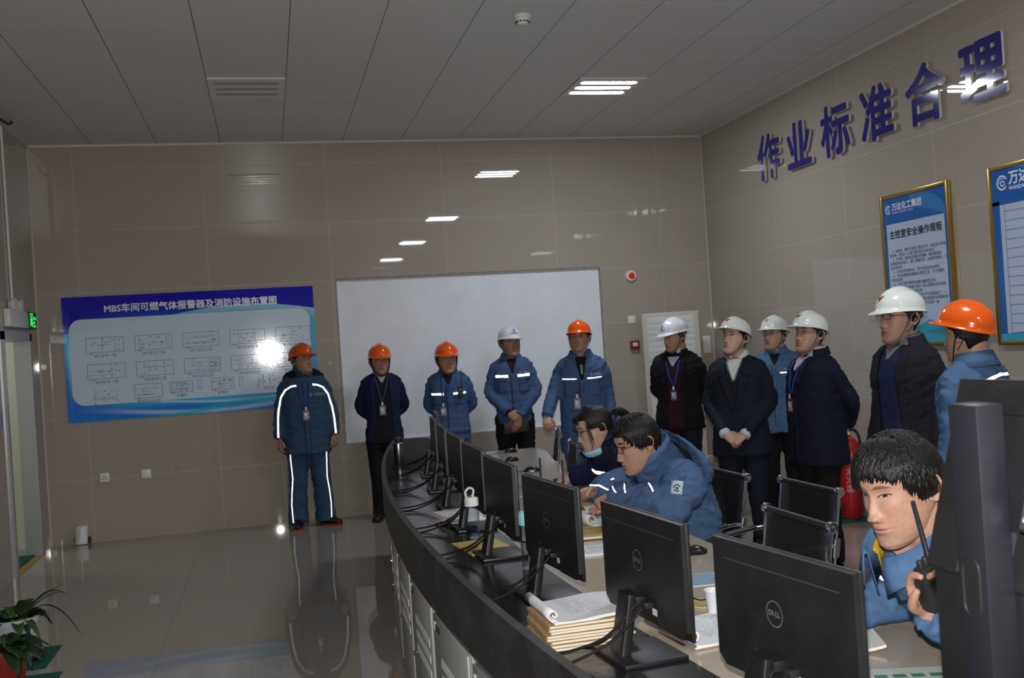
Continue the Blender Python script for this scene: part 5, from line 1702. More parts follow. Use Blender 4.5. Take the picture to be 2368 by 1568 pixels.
tag(desk, 'long curved control desk with black raised rim and beige inner worktop', 'desk')
def dchild(name, geo, m_, smooth=True):
    o = geo_obj(name, geo, m_, None, smooth, 30)
    o.parent = desk; o.matrix_parent_inverse = Matrix.Translation(desk.location).inverted()
    return o
dchild('ledge', arc_slab(.0, .488, .735, .762), M_deskblk)
dchild('worktop', arc_slab(.490, 1.235, .728, .757), M_beige)
dchild('rim', arc_slab(-.004, .022, .728, .925), M_rim)
dchild('support_panel', arc_slab(.78, .80, .06, .728), M_cab)
# far end panel with a rounded shoulder
P_ = [(0.023, .762), (0.40, .762), (.395, .80), (.37, .85), (.33, .89), (.27, .918), (.20, .925), (0.023, .925)]
x8 = dp(Y1, 0).x
V = [(x8 + p[0], yy, p[1]) for yy in (Y1 - .022, Y1) for p in P_]
n_ = len(P_)
dchild('end_panel', (V, [tuple(range(n_)), tuple(range(n_, 2 * n_))[::-1]] + [(i, (i + 1) % n_, n_ + (i + 1) % n_, n_ + i)[::-1] for i in range(n_)]), M_rim)

# cabinets below the ledge
bounds = [3.14 + .66 * k for k in range(-4, 7)] + [7.76, 8.2]
cab_label = ['grey cabinet under the desk rim, %s' % s for s in (
    'first one beside the camera', 'second one beside the camera', 'third one beside the camera', 'cut by the bottom edge, under the notebook stack', 'with big slots, under the notebook stack',
    'below the tumbler with teal lid', 'below the yellow envelope', 'below the clear water bottle', 'at the bulge of the desk', 'just behind the bulge of the desk', 'near the far end of the desk', 'at the far end under the steel flask')]
for i, (a, b) in enumerate(zip(bounds[:-1], bounds[1:])):
    pa, pb = dp(a, .03), dp(b, .03)
    ex = Vector((pb.x - pa.x, pb.y - pa.y, 0)); w = ex.length; ex.normalize()
    # local x along the front (towards the far end), y into the desk
    e = empty('cabinet', (pa.x, pa.y, 0), math.atan2(ex.y, ex.x))
    tag(e, cab_label[i], 'cabinet', 'grey cabinets under the curved desk')
    bx = lambda name, lo, hi, m_, par=None, bev=0.0: box(name, lo, hi, m_, par or e, bev)
    hx = lambda name, x0, y0, y1, z0, z1, m_: mesh_obj(name, [(x0, y1, z0), (w - x0, y1, z0), (w - x0 - .016, y0, z0), (x0 + .016, y0, z0), (x0, y1, z1), (w - x0, y1, z1), (w - x0 - .016, y0, z1), (x0 + .016, y0, z1)],
                                                      [(0, 1, 2, 3), (7, 6, 5, 4), (0, 4, 5, 1), (1, 5, 6, 2), (2, 6, 7, 3), (3, 7, 4, 0)], m_, e)
    hx('body', .002, -.70, -.012, .06, .727, M_cab)
    hx('plinth', .004, -.68, -.05, .0, .06, M_cabdark)
    d = bx('door', (.035, -.012, .075), (w - .035, .004, .655), M_cab, None, .003)
    for k in range(3):
        bm = bmesh.new(); bm_box(bm, (.10, .004, .485 - k * .062), (w - .16, .0058, .517 - k * .062), .0); bm_obj('louvre', bm, mat('louvre_lit_tone', (.88, .92, .90), .35), d)  # light caught by the pressed louvres is put into this paler colour
    bx('recessed_handle', (w - .165, .003, .600), (w - .075, .006, .622), M_cabdark, d)
    bx('latch', (w - .072, .003, .600), (w - .058, .007, .630), M_whitep, d)
    geo_obj('lock', place(lathe([(.009, 0), (.009, .012), (.0, .013)], 14), Matrix.Translation((w - .075, .004, .33)) @ Matrix.Rotation(-PI / 2, 4, 'X')), M_chrome, d)
    bm = bmesh.new()
    bm_box(bm, (.006, -.012, .065), (.016, .0, .715)); bm_box(bm, (w - .016, -.012, .065), (w - .006, .0, .715)); bm_box(bm, (.016, -.012, .665), (w - .016, -.004, .715))
    bm_obj('frame', bm, M_cab, e)

# ------------------------------------------------------------------ monitors
def mon_mat():
    M = bpy.data.materials.new('monitor_black'); M.use_nodes = True
    nt = M.node_tree; b = nt.nodes['Principled BSDF']
    vec, x, y, z = coords(nt)
    n = noise_tex(nt, vec, 9, 5, .6)
    c = mixc(nt, n.step(.4, .75), (0.010, 0.010, 0.0115), (0.016, 0.016, 0.0172))
    nt.links.new(c, b.inputs['Base Color']); b.inputs['Roughness'].default_value = .42
    bump(nt, b, noise_tex(nt, vec, 900, 1), .25, .0006)
    return M
M_mon = mon_mat()
M_mon2 = mat('monitor_recess', (0.008, 0.008, 0.009), .6)
M_slit = mat('monitor_slit', (0.045, 0.045, 0.047), .5)
M_logo = mat('monitor_logo_grey', (0.11, 0.11, 0.115), .4)
M_screen = mat('screen_lit', (0.02, 0.03, 0.05), .25, emit=(0.35, 0.5, 0.7), estr=.25)
M_cable = mat('cable_black', (0.010, 0.010, 0.011), .6, spec=.2)
M_sticker = mat('sticker_white', (.6, .6, .6), .5)
def ring_flat(r0, r1, n=40, sx=1.0):
    return [(sx * r * math.cos(2 * PI * i / n), r * math.sin(2 * PI * i / n), 0) for i in range(n) for r in (r0, r1)], [(2 * i, 2 * i + 1, (2 * i + 3) % (2 * n), (2 * i + 2) % (2 * n)) for i in range(n)]
def dell_logo():
    g = [ring_flat(.0262, .0290)]
    for ch, x, rot, sz in (('D', -.0150, 0, .0170), ('E', -.0045, .62, .0150), ('L', .0070, 0, .0170), ('L', .0155, 0, .0170)):
        g.append(place(bold_text(ch, sz, .0006, 0, 'CENTER'), Matrix.Translation((x, 0, 0)) @ Matrix.Rotation(rot, 4, 'Z')))
    return join(g)
LOGO = dell_logo()
W2, HB, HT_ = .247, .100, .402       # half width, bottom and top above the ledge
def make_monitor():
    e = empty('monitor')
    bm = bmesh.new(); bm_box(bm, (-W2, -.004, HB), (W2, .007, HT_), .003)
    bm_obj('bezel', bm, M_mon, e, True)
    box('screen', (-W2 + .012, .0065, HB + .018), (W2 - .012, .0078, HT_ - .012), M_screen, e)
    # back shell, chamfered at the lower corners
    P = [(-W2 + .002, HB + .025), (-W2 + .03, HB + .002), (-.10, HB + .004), (-.10, HB + .075), (.085, HB + .075), (.085, HB + .004), (W2 - .03, HB + .002), (W2 - .002, HB + .025), (W2 - .002, HT_ - .002), (-W2 + .002, HT_ - .002)]
    n = len(P)
    V = [(p[0], -.0035, p[1]) for p in P] + [(p[0] * .994, -.017, HB + .15 + (p[1] - HB - .15) * .992) for p in P]
    Fc = [tuple(range(n, 2 * n))] + [(i, (i + 1) % n, n + (i + 1) % n, n + i) for i in range(n)]
    bm = bmesh.new(); vs = [bm.verts.new(v) for v in V]
    for f in Fc: bm.faces.new([vs[i] for i in f])
    bmesh.ops.triangulate(bm, faces=[f for f in bm.faces if len(f.verts) > 4])
    bmesh.ops.recalc_face_normals(bm, faces=bm.faces)
    sh = bm_obj('back_shell', bm, M_mon, e)
    box('seam', (-.20, -.0180, HT_ - .048), (.20, -.0166, HT_ - .0455), M_slit, sh)
    geo_obj('logo', place(LOGO, frame((-.015, -.0178, HB + .165), (1, 0, 0), (0, 0, 1))), M_logo, sh, False)
    bay = box('connector_bay', (-.10, -.010, HB + .004), (.085, -.0042, HB + .075), M_mon2, e)
    box('rating_label', (.045, -.0112, HB + .028), (.080, -.0099, HB + .046), M_sticker, bay)
    box('plug', (-.012, -.036, HB + .045), (.000, -.010, HB + .068), M_blackp, bay, bev=.002)
    box('plug', (.022, -.034, HB + .045), (.050, -.010, HB + .062), M_blackp, bay, bev=.002)
    g = loft([((-.04, -.075, .010), (1, 0, 0), (0, 1, 0), .038, .017, 6), ((-.04, -.056, .10), (1, 0, 0), (0, 1, 0), .037, .016, 6), ((-.04, -.042, .175), (1, 0, 0), (0, 1, 0), .036, .015, 6)], 24)
    st = geo_obj('stand', g, M_mon, e, True, 50)
    geo_obj('cable_hole', place(([(.012 * math.cos(t), .020 * math.sin(t), 0) for t in np.linspace(0, 2 * PI, 21)[:-1]], [tuple(range(20))]), frame((-.04, -.0775, .075), (1, 0, 0), (0, .18, .98))), M_mon2, st, False)
    bm = bmesh.new(); bm_box(bm, (-.135, -.115, .0), (.075, .075, .013), .003); bm_obj('base', bm, M_mon, e, True)
    for k, (x, z0) in enumerate(((-.006, HB + .048), (.036, HB + .048))):
        q = [(x, -.036, z0), (x - .005, -.070, z0 - .035), (x - .03, -.13, z0 - .09), (x - .09 + .04 * k, -.22, .02), (x - .12 + .08 * k, -.31, .008), (x - .10 + .06 * k, -.36, .006)]
        geo_obj('cable', ctube(q, .0042, 6, seg=8), M_cable, e)
    return e
mons = [(1.04, 1.97, -8.0), (.968, 2.61, -5.6), (.915, 3.355, -6.0), (.907, 4.095, -1.5), (.932, 4.775, 0.0), (.968, 5.46, 1.5), (1.015, 6.16, 4.0), (1.085, 6.93, 5.0), (1.205, 7.55, 6.5)]
mlab = ['black monitor seen from behind, right of the curled notebook, the biggest uncut one', 'black monitor seen from behind, beside the notebook stack', 'black monitor seen from behind, in front of the blue-coated man\'s hands',
        'black monitor seen from behind, left of the tumbler with teal lid', 'black monitor seen from behind, above the blue-edged file', 'fifth black monitor counted from the far end, seen from behind',
        'third black monitor counted from the far end', 'second black monitor counted from the far end', 'last black monitor at the far end of the curved desk']
mlab[5] = 'fourth black monitor counted from the far end'
proto = make_monitor()
for i, (x, y, yw) in enumerate(mons):
    e = proto if i == 0 else copy_tree(proto)
    e.location = (x, y, .7625); e.rotation_euler = (0, 0, -PI / 2 - math.radians(yw))
    tag(e, mlab[i], 'monitor', 'monitors along the curved desk')

# the nearest monitor, raised on a tall column and tipped forward
e = empty('monitor', (1.03, 1.31, .7625)); tag(e, 'raised black monitor on a tall square column, nearest the camera, cut by the right edge', 'monitor')
rel = lambda x, y, z: (x - 1.03, y - 1.31, z - .7625)
bm = bmesh.new(); bm_box(bm, rel(1.002, 1.278, .7755), rel(1.050, 1.342, 1.51), .003)
col = bm_obj('column', bm, mat('column_slate', (0.011, 0.012, 0.016), .42), e, True)
V = [(p[0], p[1], 0) for p in rrect(.034, .085, .016, 6)]
geo_obj('cable_slot', place((V, [tuple(range(len(V)))]), frame(rel(1.0012, 1.312, 1.235), (0, -1, 0), (0, 0, 1))), M_mon2, col, False)
g = ctube([(p[0], p[1], 0) for p in rrect(.037, .089, .018, 6)] + [(p[0], p[1], 0) for p in rrect(.037, .089, .018, 6)[:2]], .0022, 1, seg=8)
geo_obj('slot_rim', place(g, frame(rel(1.0012, 1.312, 1.235), (0, -1, 0), (0, 0, 1))), M_mon, col)
bm = bmesh.new(); bm_box(bm, rel(1.056, 1.17, .7755), rel(1.075, 1.475, 1.24), .004); bm_obj('stand_plate', bm, M_mon, e, True)
bm = bmesh.new(); bm_box(bm, rel(.95, 1.15, .7625), rel(1.20, 1.46, .7755), .003); bm_obj('base', bm, M_mon, e, True)
TM = Matrix.Translation(rel(1.098, 1.235, 1.385)) @ Matrix.Rotation(math.radians(16), 4, 'Y')
bm = bmesh.new(); bm_box(bm, (-.002, -.255, -.165), (.026, .255, .158), .004, TM)
pan = bm_obj('panel', bm, M_mon, e, True)
bm = bmesh.new(); bm_box(bm, (-.006, -.25, .10), (-.001, .16, .148), .002, TM); bm_obj('panel_ridge', bm, M_mon, pan, True)
bm = bmesh.new(); bm_box(bm, (-.0045, -.25, -.160), (-.0015, .25, -.075), .0, TM); bm_obj('lower_band', bm, M_mon2, pan)
bm = bmesh.new(); bm_box(bm, (-.006, .06, -.158), (-.0042, .175, -.078), .0, TM); bm_obj('rating_label', bm, mat('label_grey', (.032, .033, .036), .4), pan)
bm = bmesh.new(); bm_box(bm, (-.030, -.16, -.075), (-.003, .03, .075), .004, TM); vp = bm_obj('mount_plate', bm, M_mon2, e, True)
bm = bmesh.new(); bm_box(bm, (-.033, -.155, -.07), (-.0305, .025, .07), .001, TM); bm_obj('plate_face', bm, M_slit, vp, True)
for s, zz in ((0, .022), (0, -.012)):
    geo_obj('hinge', place(lathe([(0, -.05), (.016, -.05), (.016, .03), (.012, .045), (0, .05)], 20), TM @ Matrix.Translation((-.046, -.055, zz)) @ Matrix.Rotation(PI / 2, 4, 'X')), M_chrome, vp)
for yy, zz in ((.012, .058), (.012, -.055), (-.01, .0)):
    geo_obj('screw', place(lathe([(0, 0), (.006, 0), (.005, .004), (0, .0045)], 12), TM @ Matrix.Translation((-.033, yy, zz)) @ Matrix.Rotation(-PI / 2, 4, 'Y')), M_chrome, vp)

# ------------------------------------------------------------------ chairs
def mesh_fabric():
    M = bpy.data.materials.new('chair_mesh_black'); M.use_nodes = True
    nt = M.node_tree; out = nt.nodes['Material Output']; b = nt.nodes['Principled BSDF']
    b.inputs['Base Color'].default_value = (0.008, 0.008, 0.009, 1); b.inputs['Roughness'].default_value = .6
    t = nt.nodes.new('ShaderNodeBsdfTransparent'); mx = nt.nodes.new('ShaderNodeMixShader')
    vec, x, y, z = coords(nt)
    hole = (x * 900).sin().gt(.45) * (z * 900 + y * 900).sin().gt(.2)
    nt.links.new((hole * .8 + .06).v, mx.inputs[0]); nt.links.new(b.outputs[0], mx.inputs[1]); nt.links.new(t.outputs[0], mx.inputs[2])
    nt.links.new(mx.outputs[0], out.inputs[0])
    return M
M_mesh = mesh_fabric()
def make_chair():
    e = empty('office_chair')
    prof = [(.24, .455), (.20, .475), (.0, .462), (-.16, .455), (-.215, .475), (-.245, .54), (-.27, .68), (-.305, .92)]
    q = catmull(prof, 6)
    hw_ = .222
    def sheet(pts, nx=6):
        V = [(-hw_ + 2 * hw_ * i / nx, p[0], p[1]) for p in pts for i in range(nx + 1)]
        return V, [(j * (nx + 1) + i, j * (nx + 1) + i + 1, (j + 1) * (nx + 1) + i + 1, (j + 1) * (nx + 1) + i) for j in range(len(pts) - 1) for i in range(nx)]
    k = next(i for i, p in enumerate(q) if p[0] < -.2)
    o = geo_obj('seat', sheet(q[:k + 1]), mat('seat_black', (.009, .009, .010), .6), e); m_ = o.modifiers.new('t', 'SOLIDIFY'); m_.thickness = .008
    o = geo_obj('backrest', sheet(q[k:]), M_mesh, e); m_ = o.modifiers.new('t', 'SOLIDIFY'); m_.thickness = .004
    for s in (-1, 1):
        geo_obj('rail', ctube([(s * .232, p[0], p[1]) for p in prof], .011, 6, seg=10, ref=(1, 0, 0), flat=.75), M_chrome, e)
        arm = ctube([(s * .245, -.275, .70), (s * .262, -.20, .712), (s * .268, .0, .685), (s * .266, .11, .66), (s * .260, .135, .60), (s * .252, .10, .48), (s * .245, .02, .452)], .010, 6, seg=10)
        ar = geo_obj('armrest', arm, M_chrome, e)
        geo_obj('arm_pad', ctube([(s * .264, -.17, .717), (s * .268, .0, .692), (s * .267, .09, .672)], [.018, .020, .016], 5, seg=10, ref=(0, 0, 1), flat=.5), M_blackp, ar)
        geo_obj('bracket', loft([((s * .247, -.262, .66), (0, 1, 0), (1, 0, 0), .016, .012, 4), ((s * .247, -.275, .735), (0, 1, 0), (1, 0, 0), .016, .012, 4)], 14), M_steel, ar)
    for yy, zz in ((-.308, .928), (.248, .455)):
        tb = geo_obj('cross_tube', tube([(-.225, yy, zz), (.225, yy, zz)], .013, 14), M_blackp, e)
        for s in (-1, 1):
            geo_obj('end_cap', place(lathe([(0, -.014), (.019, -.014), (.021, -.010), (.021, .010), (.017, .014), (.013, .014), (.012, .010), (.006, .010), (.005, .016), (0, .017)], 22), Matrix.Translation((s * .238, yy, zz)) @ Matrix.Rotation(s * PI / 2, 4, 'Y')), M_chrome, tb)
    geo_obj('cross_bar', tube([(-.23, -.06, .440), (.23, -.06, .440)], .013, 12), M_chrome, e)
    geo_obj('cross_bar', tube([(-.23, .10, .448), (.23, .10, .448)], .013, 12), M_chrome, e)
    box('tilt_box', (-.07, -.09, .38), (.07, .13, .435), M_blackp, e, bev=.01)
    geo_obj('gas_column', lathe([(.026, .12), (.026, .25), (.014, .25), (.014, .39)], 16), M_chrome, e)
    b = geo_obj('star_base', join([ctube([(0, 0, .125), (.16 * math.cos(a), .16 * math.sin(a), .105), (.29 * math.cos(a), .29 * math.sin(a), .072)], [.024, .019, .013], 4, seg=10) for a in [2 * PI * i / 5 + .3 for i in range(5)]]), M_chrome, e)
    for i in range(5):
        a = 2 * PI * i / 5 + .3
        c = Matrix.Translation((.285 * math.cos(a), .285 * math.sin(a), .031)) @ Matrix.Rotation(a + .8, 4, 'Z') @ Matrix.Rotation(PI / 2, 4, 'Y')
        geo_obj('caster', join([place(lathe([(0, -.024), (.026, -.024), (.0295, -.018), (.0295, -.006), (.02, -.004), (.02, .004), (.0295, .006), (.0295, .018), (.026, .024), (0, .024)], 18), c),
                                tube([(.285 * math.cos(a), .285 * math.sin(a), .03), (.285 * math.cos(a), .285 * math.sin(a), .075)], .008, 8)]), M_blackp, b)
    return e
cproto = make_chair()
# x, y of the back's top tube, turn
for i, (x, y, t, lab) in enumerate([
    (2.15, 7.55, -13, 'black mesh chair with chrome rails, a man\'s hand on its back'), (1.99, 6.60, -10, 'black mesh chair with chrome rails standing empty behind the woman\'s mouse hand'),
    (2.36, 5.48, 2, 'black mesh chair behind the woman with the ponytail'), (2.19, 4.70, 2, 'black mesh chair carrying the man in the blue winter coat'),
    (2.30, 4.06, 1, 'empty black mesh chair, the one further from the camera, by the navy-coated man\'s legs'), (1.88, 3.42, 0, 'empty black mesh chair, the one lower in the picture, just behind the big monitor'),
    (2.46, 2.46, 3, 'black mesh chair carrying the man with the hand radio')]):
    e = cproto if i == 0 else copy_tree(cproto)
    a = PI / 2 + math.radians(t)
    c = Vector((x, y, 0)) + Vector((math.cos(a + PI / 2), math.sin(a + PI / 2), 0)) * .308
    e.location = c; e.rotation_euler = (0, 0, a)
    tag(e, lab, 'office chair', 'mesh office chairs at the desk')
# ------------------------------------------------------------------ things on the desk
M_paper = mat('paper_white', (0.72, 0.73, 0.75), .8)
M_paper_c = mat('paper_cream', (0.72, 0.66, 0.52), .8, var=.05, vscale=200)
M_kraft = mat('kraft_cover', (0.47, 0.31, 0.15), .75, var=.12, vscale=60)
M_yel = mat('folder_yellow', (0.56, 0.40, 0.12), .7, var=.05)
M_ink = mat('print_ink', (0.10, 0.12, 0.17), .8)
M_inkb = mat('print_blue', (0.12, 0.30, 0.48), .6)
ZL, ZW = .7625, .7575      # ledge and worktop heights
def clear_mat(name, col, r=.03, k=.22):
    M = bpy.data.materials.new(name); M.use_nodes = True
    nt = M.node_tree; out = nt.nodes['Material Output']
    t = nt.nodes.new('ShaderNodeBsdfTransparent'); t.inputs[0].default_value = tuple(col) + (1,)
    g = nt.nodes.new('ShaderNodeBsdfGlossy'); g.inputs['Roughness'].default_value = r
    fr_ = nt.nodes.new('ShaderNodeLayerWeight'); fr_.inputs[0].default_value = k
    mx = nt.nodes.new('ShaderNodeMixShader')
    nt.links.new(fr_.outputs[1], mx.inputs[0]); nt.links.new(t.outputs[0], mx.inputs[1]); nt.links.new(g.outputs[0], mx.inputs[2])
    nt.links.new(mx.outputs[0], out.inputs[0]); return M
M_clear = clear_mat('clear_plastic', (.86, .88, .90))
M_tea = clear_mat('tea_tint', (.72, .66, .58))

# steel flask at the far end
e = empty('thermos_flask', (.945, 7.93, ZL)); tag(e, 'slim steel flask with black lid at the far end of the black ledge', 'flask')
geo_obj('body', lathe([(0, 0), (.033, 0), (.035, .004), (.035, .150), (.033, .158), (.028, .163), (0, .163)], 28), M_steel, e)
geo_obj('lid', lathe([(.0, .163), (.030, .163), (.030, .176), (.036, .178), (.036, .196), (.030, .202), (0, .203)], 28), M_blackp, e)
# clear water bottle with loop lid
e = empty('water_bottle', (.862, 4.56, ZL)); tag(e, 'clear plastic water bottle with white loop lid beside the blue-edged file', 'bottle')
o = geo_obj('body', lathe([(.0, .001), (.028, .001), (.032, .006), (.032, .055), (.030, .062), (.032, .070), (.032, .140), (.027, .152), (.0, .152)], 28), M_clear, e)
geo_obj('sticker', lathe([(.0325, .018), (.0325, .052)], 28), clear_mat('sticker_tint', (.55, .62, .78)), o)
lid = geo_obj('lid', lathe([(.0, .150), (.033, .150), (.033, .184), (.026, .190), (0, .190)], 28), M_whitep, e)
geo_obj('loop', ctube([(-.022, 0, .186), (-.026, 0, .215), (-.006, 0, .232), (.012, 0, .220), (.006, 0, .190)], .006, 6, seg=8, ref=(0, 1, 0), flat=1.6), M_whitep, lid)
# tumbler with teal lid
e = empty('tumbler', (.94, 3.83, ZL)); tag(e, 'tall clear tumbler with pale teal lid between two monitors', 'tumbler')
geo_obj('glass', lathe([(.0, .001), (.027, .001), (.029, .005), (.0325, .175), (.0305, .175), (.0275, .012), (0, .010)], 28), M_clear, e)
geo_obj('lid', lathe([(.0, .172), (.034, .172), (.0345, .178), (.0345, .212), (.031, .222), (0, .224)], 28), mat('lid_teal', (.30, .62, .64), .45), e)
# far papers: blue-edged file and loose sheets
def sheet_stack(name, label, cat, x, y, z, w, d, h, rz, top, side, group=None, lines=0, ink=M_ink, curl=0.0):
    """flat pile: w along local x, d along local y"""
    e = empty(name, (x, y, z), rz); tag(e, label, cat, group)
    n = 10
    V = []
    for i in range(n + 1):
        for zz in (0, 1):
            X = -w / 2 + w * i / n; c = curl * max(0, (i / n - .6) / .4) ** 2
            V += [(X, -d / 2, zz * h + c), (X, d / 2, zz * h + c)]
    Fc = []
    for i in range(n):
        a, b = 4 * i, 4 * i + 4
        Fc += [(a, a + 1, b + 1, b), (a + 2, b + 2, b + 3, a + 3), (a, b, b + 2, a + 2), (a + 1, a + 3, b + 3, b + 1)]
    Fc += [(0, 2, 3, 1), (4 * n, 4 * n + 1, 4 * n + 3, 4 * n + 2)]
    o = mesh_obj('pages', V, Fc, side, e)
    o.data.materials.append(top)
    for p in o.data.polygons:
        if p.normal.z > .5: p.material_index = 1
    if lines:
        G = []
        rn = random.Random(int(x * 1000 + y * 100))
        for r in range(lines):
            yy = d * .40 - d * .8 * r / lines; xs = -w * .42
            while xs < w * .2:
                L = rn.uniform(.02, .06); xe = min(xs + L, w * .24)
                G.append(flat_poly([(xs, yy), (xe, yy), (xe, yy + .0035), (xs, yy + .0035)], h + .0006)); xs = xe + rn.uniform(.004, .02)
        g = join(G); mesh_obj('print', g[0], g[1], ink, o)
    return e
e = sheet_stack('paper_file', 'white file with bright blue edge lying on the ledge by the clear bottle', 'file', .92, 5.15, ZL, .30, .22, .022, -1.40, M_paper, M_paper)
box('spine', (-.155, .10, .0), (.155, .118, .026), mat('spine_blue', (.02, .10, .55), .4), e, bev=.004)
sheet_stack('loose_papers', 'crumpled brown and white papers half under the blue-edged file', 'papers', .80, 5.02, ZL, .20, .10, .006, -1.3, mat('paper_tan', (.5, .36, .27), .8), M_paper, curl=.03)
sheet_stack('envelope', 'tan envelope lying under a monitor foot on the black ledge', 'envelope', .86, 4.34, ZL, .30, .20, .004, -1.45, M_yel, M_yel)
e = sheet_stack('desk_label', 'small white and black printed slip behind the tan envelope', 'paper slip', 1.07, 4.42, ZL, .16, .08, .002, -1.2, M_paper, M_paper, lines=4)
# pile of notebooks on the ledge
M_lines = mat('page_print', (.48, .52, .60), .8)
ang = math.atan2(-.93, .36)
rn = random.Random(4)
for i in range(8):
    z = ZL + .0005 + i * .0092
    e = empty('notebook', (.848 + rn.uniform(-.006, .006), 2.885 + rn.uniform(-.005, .005), z), -PI / 2 + rn.uniform(-.03, .03))
    tag(e, 'kraft-covered notebook in the pile on the ledge, %s' % ('bottom one', 'second from the bottom', 'third from the bottom', 'fourth from the bottom', 'fifth from the bottom', 'third from the top', 'second from the top', 'just under the open one')[i], 'notebook', 'notebooks piled on the ledge')
    V = []; n = 12
    hs = .0084
    for k in range(n + 1):
        X = -.118 + .236 * k / n
        sag = .0022 * math.sin(k * .9 + i)
        for zz in (0.0012, hs - .0012): V += [(X, -.125, zz + sag * .3), (X, .128, zz + sag * .3)]
    Fc = []
    for k in range(n):
        a, b = 4 * k, 4 * k + 4
        Fc += [(a, a + 1, b + 1, b), (a + 2, b + 2, b + 3, a + 3), (a, b, b + 2, a + 2), (a + 1, a + 3, b + 3, b + 1)]
    Fc += [(0, 2, 3, 1), (4 * n, 4 * n + 1, 4 * n + 3, 4 * n + 2)]
    mesh_obj('pages', V, Fc, M_paper_c, e)
    P_ = [(-.129, 0), (.127, 0), (.127, .0006), (-.1268, .0006), (-.1268, hs - .0006), (.127, hs - .0006), (.127, hs), (-.129, hs)]
    n_ = len(P_)
    V = [(X, p[0], p[1]) for X in (-.1182, .1182) for p in P_]
    mesh_obj('cover', V, [tuple(range(n_)), tuple(range(n_, 2 * n_))[::-1]] + [(q, (q + 1) % n_, n_ + (q + 1) % n_, n_ + q)[::-1] for q in range(n_)], M_kraft, e)

def open_book(name, label, x, y, z, rz, w, d, h, roll_r, cat='notebook', group=None, turns=1.25, lines=9):
    """notebook open on its back, the left leaves rolled into a tube"""
    e = empty(name, (x, y, z), rz); tag(e, label, cat, group)
    prof = [(w / 2, .0), (w * .25, h * .3), (0, h * .1), (-w / 2 + roll_r, 0)]
    base = [(w / 2 - (w - roll_r) * i / 10, 0.004 * math.sin(i * .6)) for i in range(11)]
    top = [(p[0], p[1] + h) for p in base]
    V = [(p[0], yy, p[1]) for yy in (-d / 2, d / 2) for p in base + top[::-1]]
    n_ = 22
    o = mesh_obj('pages', V, [tuple(range(n_)), tuple(range(n_, 2 * n_))[::-1]] + [(q, (q + 1) % n_, n_ + (q + 1) % n_, n_ + q)[::-1] for q in range(n_)], M_paper, e, False)
    cx, cz = -w / 2 + roll_r, h + roll_r * .92
    sp = [(cx + (roll_r - .0022 * t) * math.cos(-PI / 2 - t), cz + (roll_r - .0022 * t) * math.sin(-PI / 2 - t)) for t in np.linspace(-.5, turns * 2 * PI, 44)]
    V = [(p[0], yy, p[1]) for p in sp for yy in (-d / 2, -d / 4, 0, d / 4, d / 2)]
    Fc = [(5 * i + k, 5 * i + k + 1, 5 * i + 6 + k, 5 * i + 5 + k) for i in range(len(sp) - 1) for k in range(4)]
    r = mesh_obj('rolled_leaves', V, Fc, M_paper, e, True); m_ = r.modifiers.new('t', 'SOLIDIFY'); m_.thickness = .0022
    inn = [(cx + (roll_r - .012) * math.cos(t), cz + (roll_r - .012) * math.sin(t)) for t in np.linspace(0, 2 * PI, 25)]
    V = [(p[0], yy, p[1]) for p in inn for yy in (-d / 2 + .004, d / 2 - .004)]
    mesh_obj('cover', V, [(2 * i, 2 * i + 1, 2 * i + 3, 2 * i + 2) for i in range(24)], M_kraft, e, True)
    box('back_cover', (-w / 2 + roll_r, -d / 2 - .002, -.0035), (w / 2 + .002, d / 2 + .002, -.0005), M_kraft, e)
    G = []; rn2 = random.Random(len(label))
    for k in range(lines):
        yy = d * .40 - d * .8 * k / lines; xs = -w * .2
        while xs < w * .40:
            L = rn2.uniform(.01, .05); xe = min(xs + L, w * .44)
            G.append(flat_poly([(xs, yy), (xe, yy), (xe, yy + .003), (xs, yy + .003)], h + .0052)); xs = xe + rn2.uniform(.004, .015)
    if G: g = join(G); mesh_obj('print', g[0], g[1], M_lines, o)
    return e
open_book('notebook', 'open notebook with its left leaves rolled up, lying on top of the kraft pile', .852, 2.887, ZL + .0005 + 8 * .0092 + .0036, .03, .27, .25, .009, .018, group='notebooks piled on the ledge')
open_book('notebook', 'open notebook with a fat paper roll, right of the second monitor foot', 1.21, 2.76, ZW + .0045, .13, .30, .25, .010, .024, lines=12)
# papers in front of the man in the blue coat
open_book('notebook', 'rolled white notebook under the bowed man\'s hands, the front one', 1.53, 4.66, ZW + .0045, .18, .30, .24, .010, .024, group='curled notebooks under the hands')
open_book('notebook', 'rolled white notebook under the bowed man\'s hands, the one behind', 1.58, 4.91, ZW + .0045, .10, .30, .22, .012, .025, group='curled notebooks under the hands')
e = sheet_stack('folder', 'yellow folder with curled corner in front of the rolled notebooks', 'folder', 1.38, 4.33, ZW, .34, .20, .010, -.15, M_yel, M_paper_c, 'yellow folders on the desk', curl=.025)
sheet_stack('folder', 'yellow folder lying under the curled one', 'folder', 1.31, 4.42, ZW, .30, .22, .005, .2, M_yel, M_yel, 'yellow folders on the desk')
bpy.data.objects['folder'].location.z = ZW + .0055
sheet_stack('papers', 'thin stack of printed white papers nearest the yellow folders', 'papers', 1.31, 4.02, ZW, .28, .19, .008, -.05, M_paper, M_paper, lines=6, curl=.012)
e = empty('telephone_handset', (1.53, 4.15, ZW + .012), .5); tag(e, 'black handset lying on the papers beside the yellow folder', 'handset')
geo_obj('body', ctube([(-.085, 0, .012), (-.06, 0, .026), (0, 0, .034), (.06, 0, .026), (.085, 0, .012)], [.022, .022, .016, .022, .022], 5, seg=12), M_blackp, e)
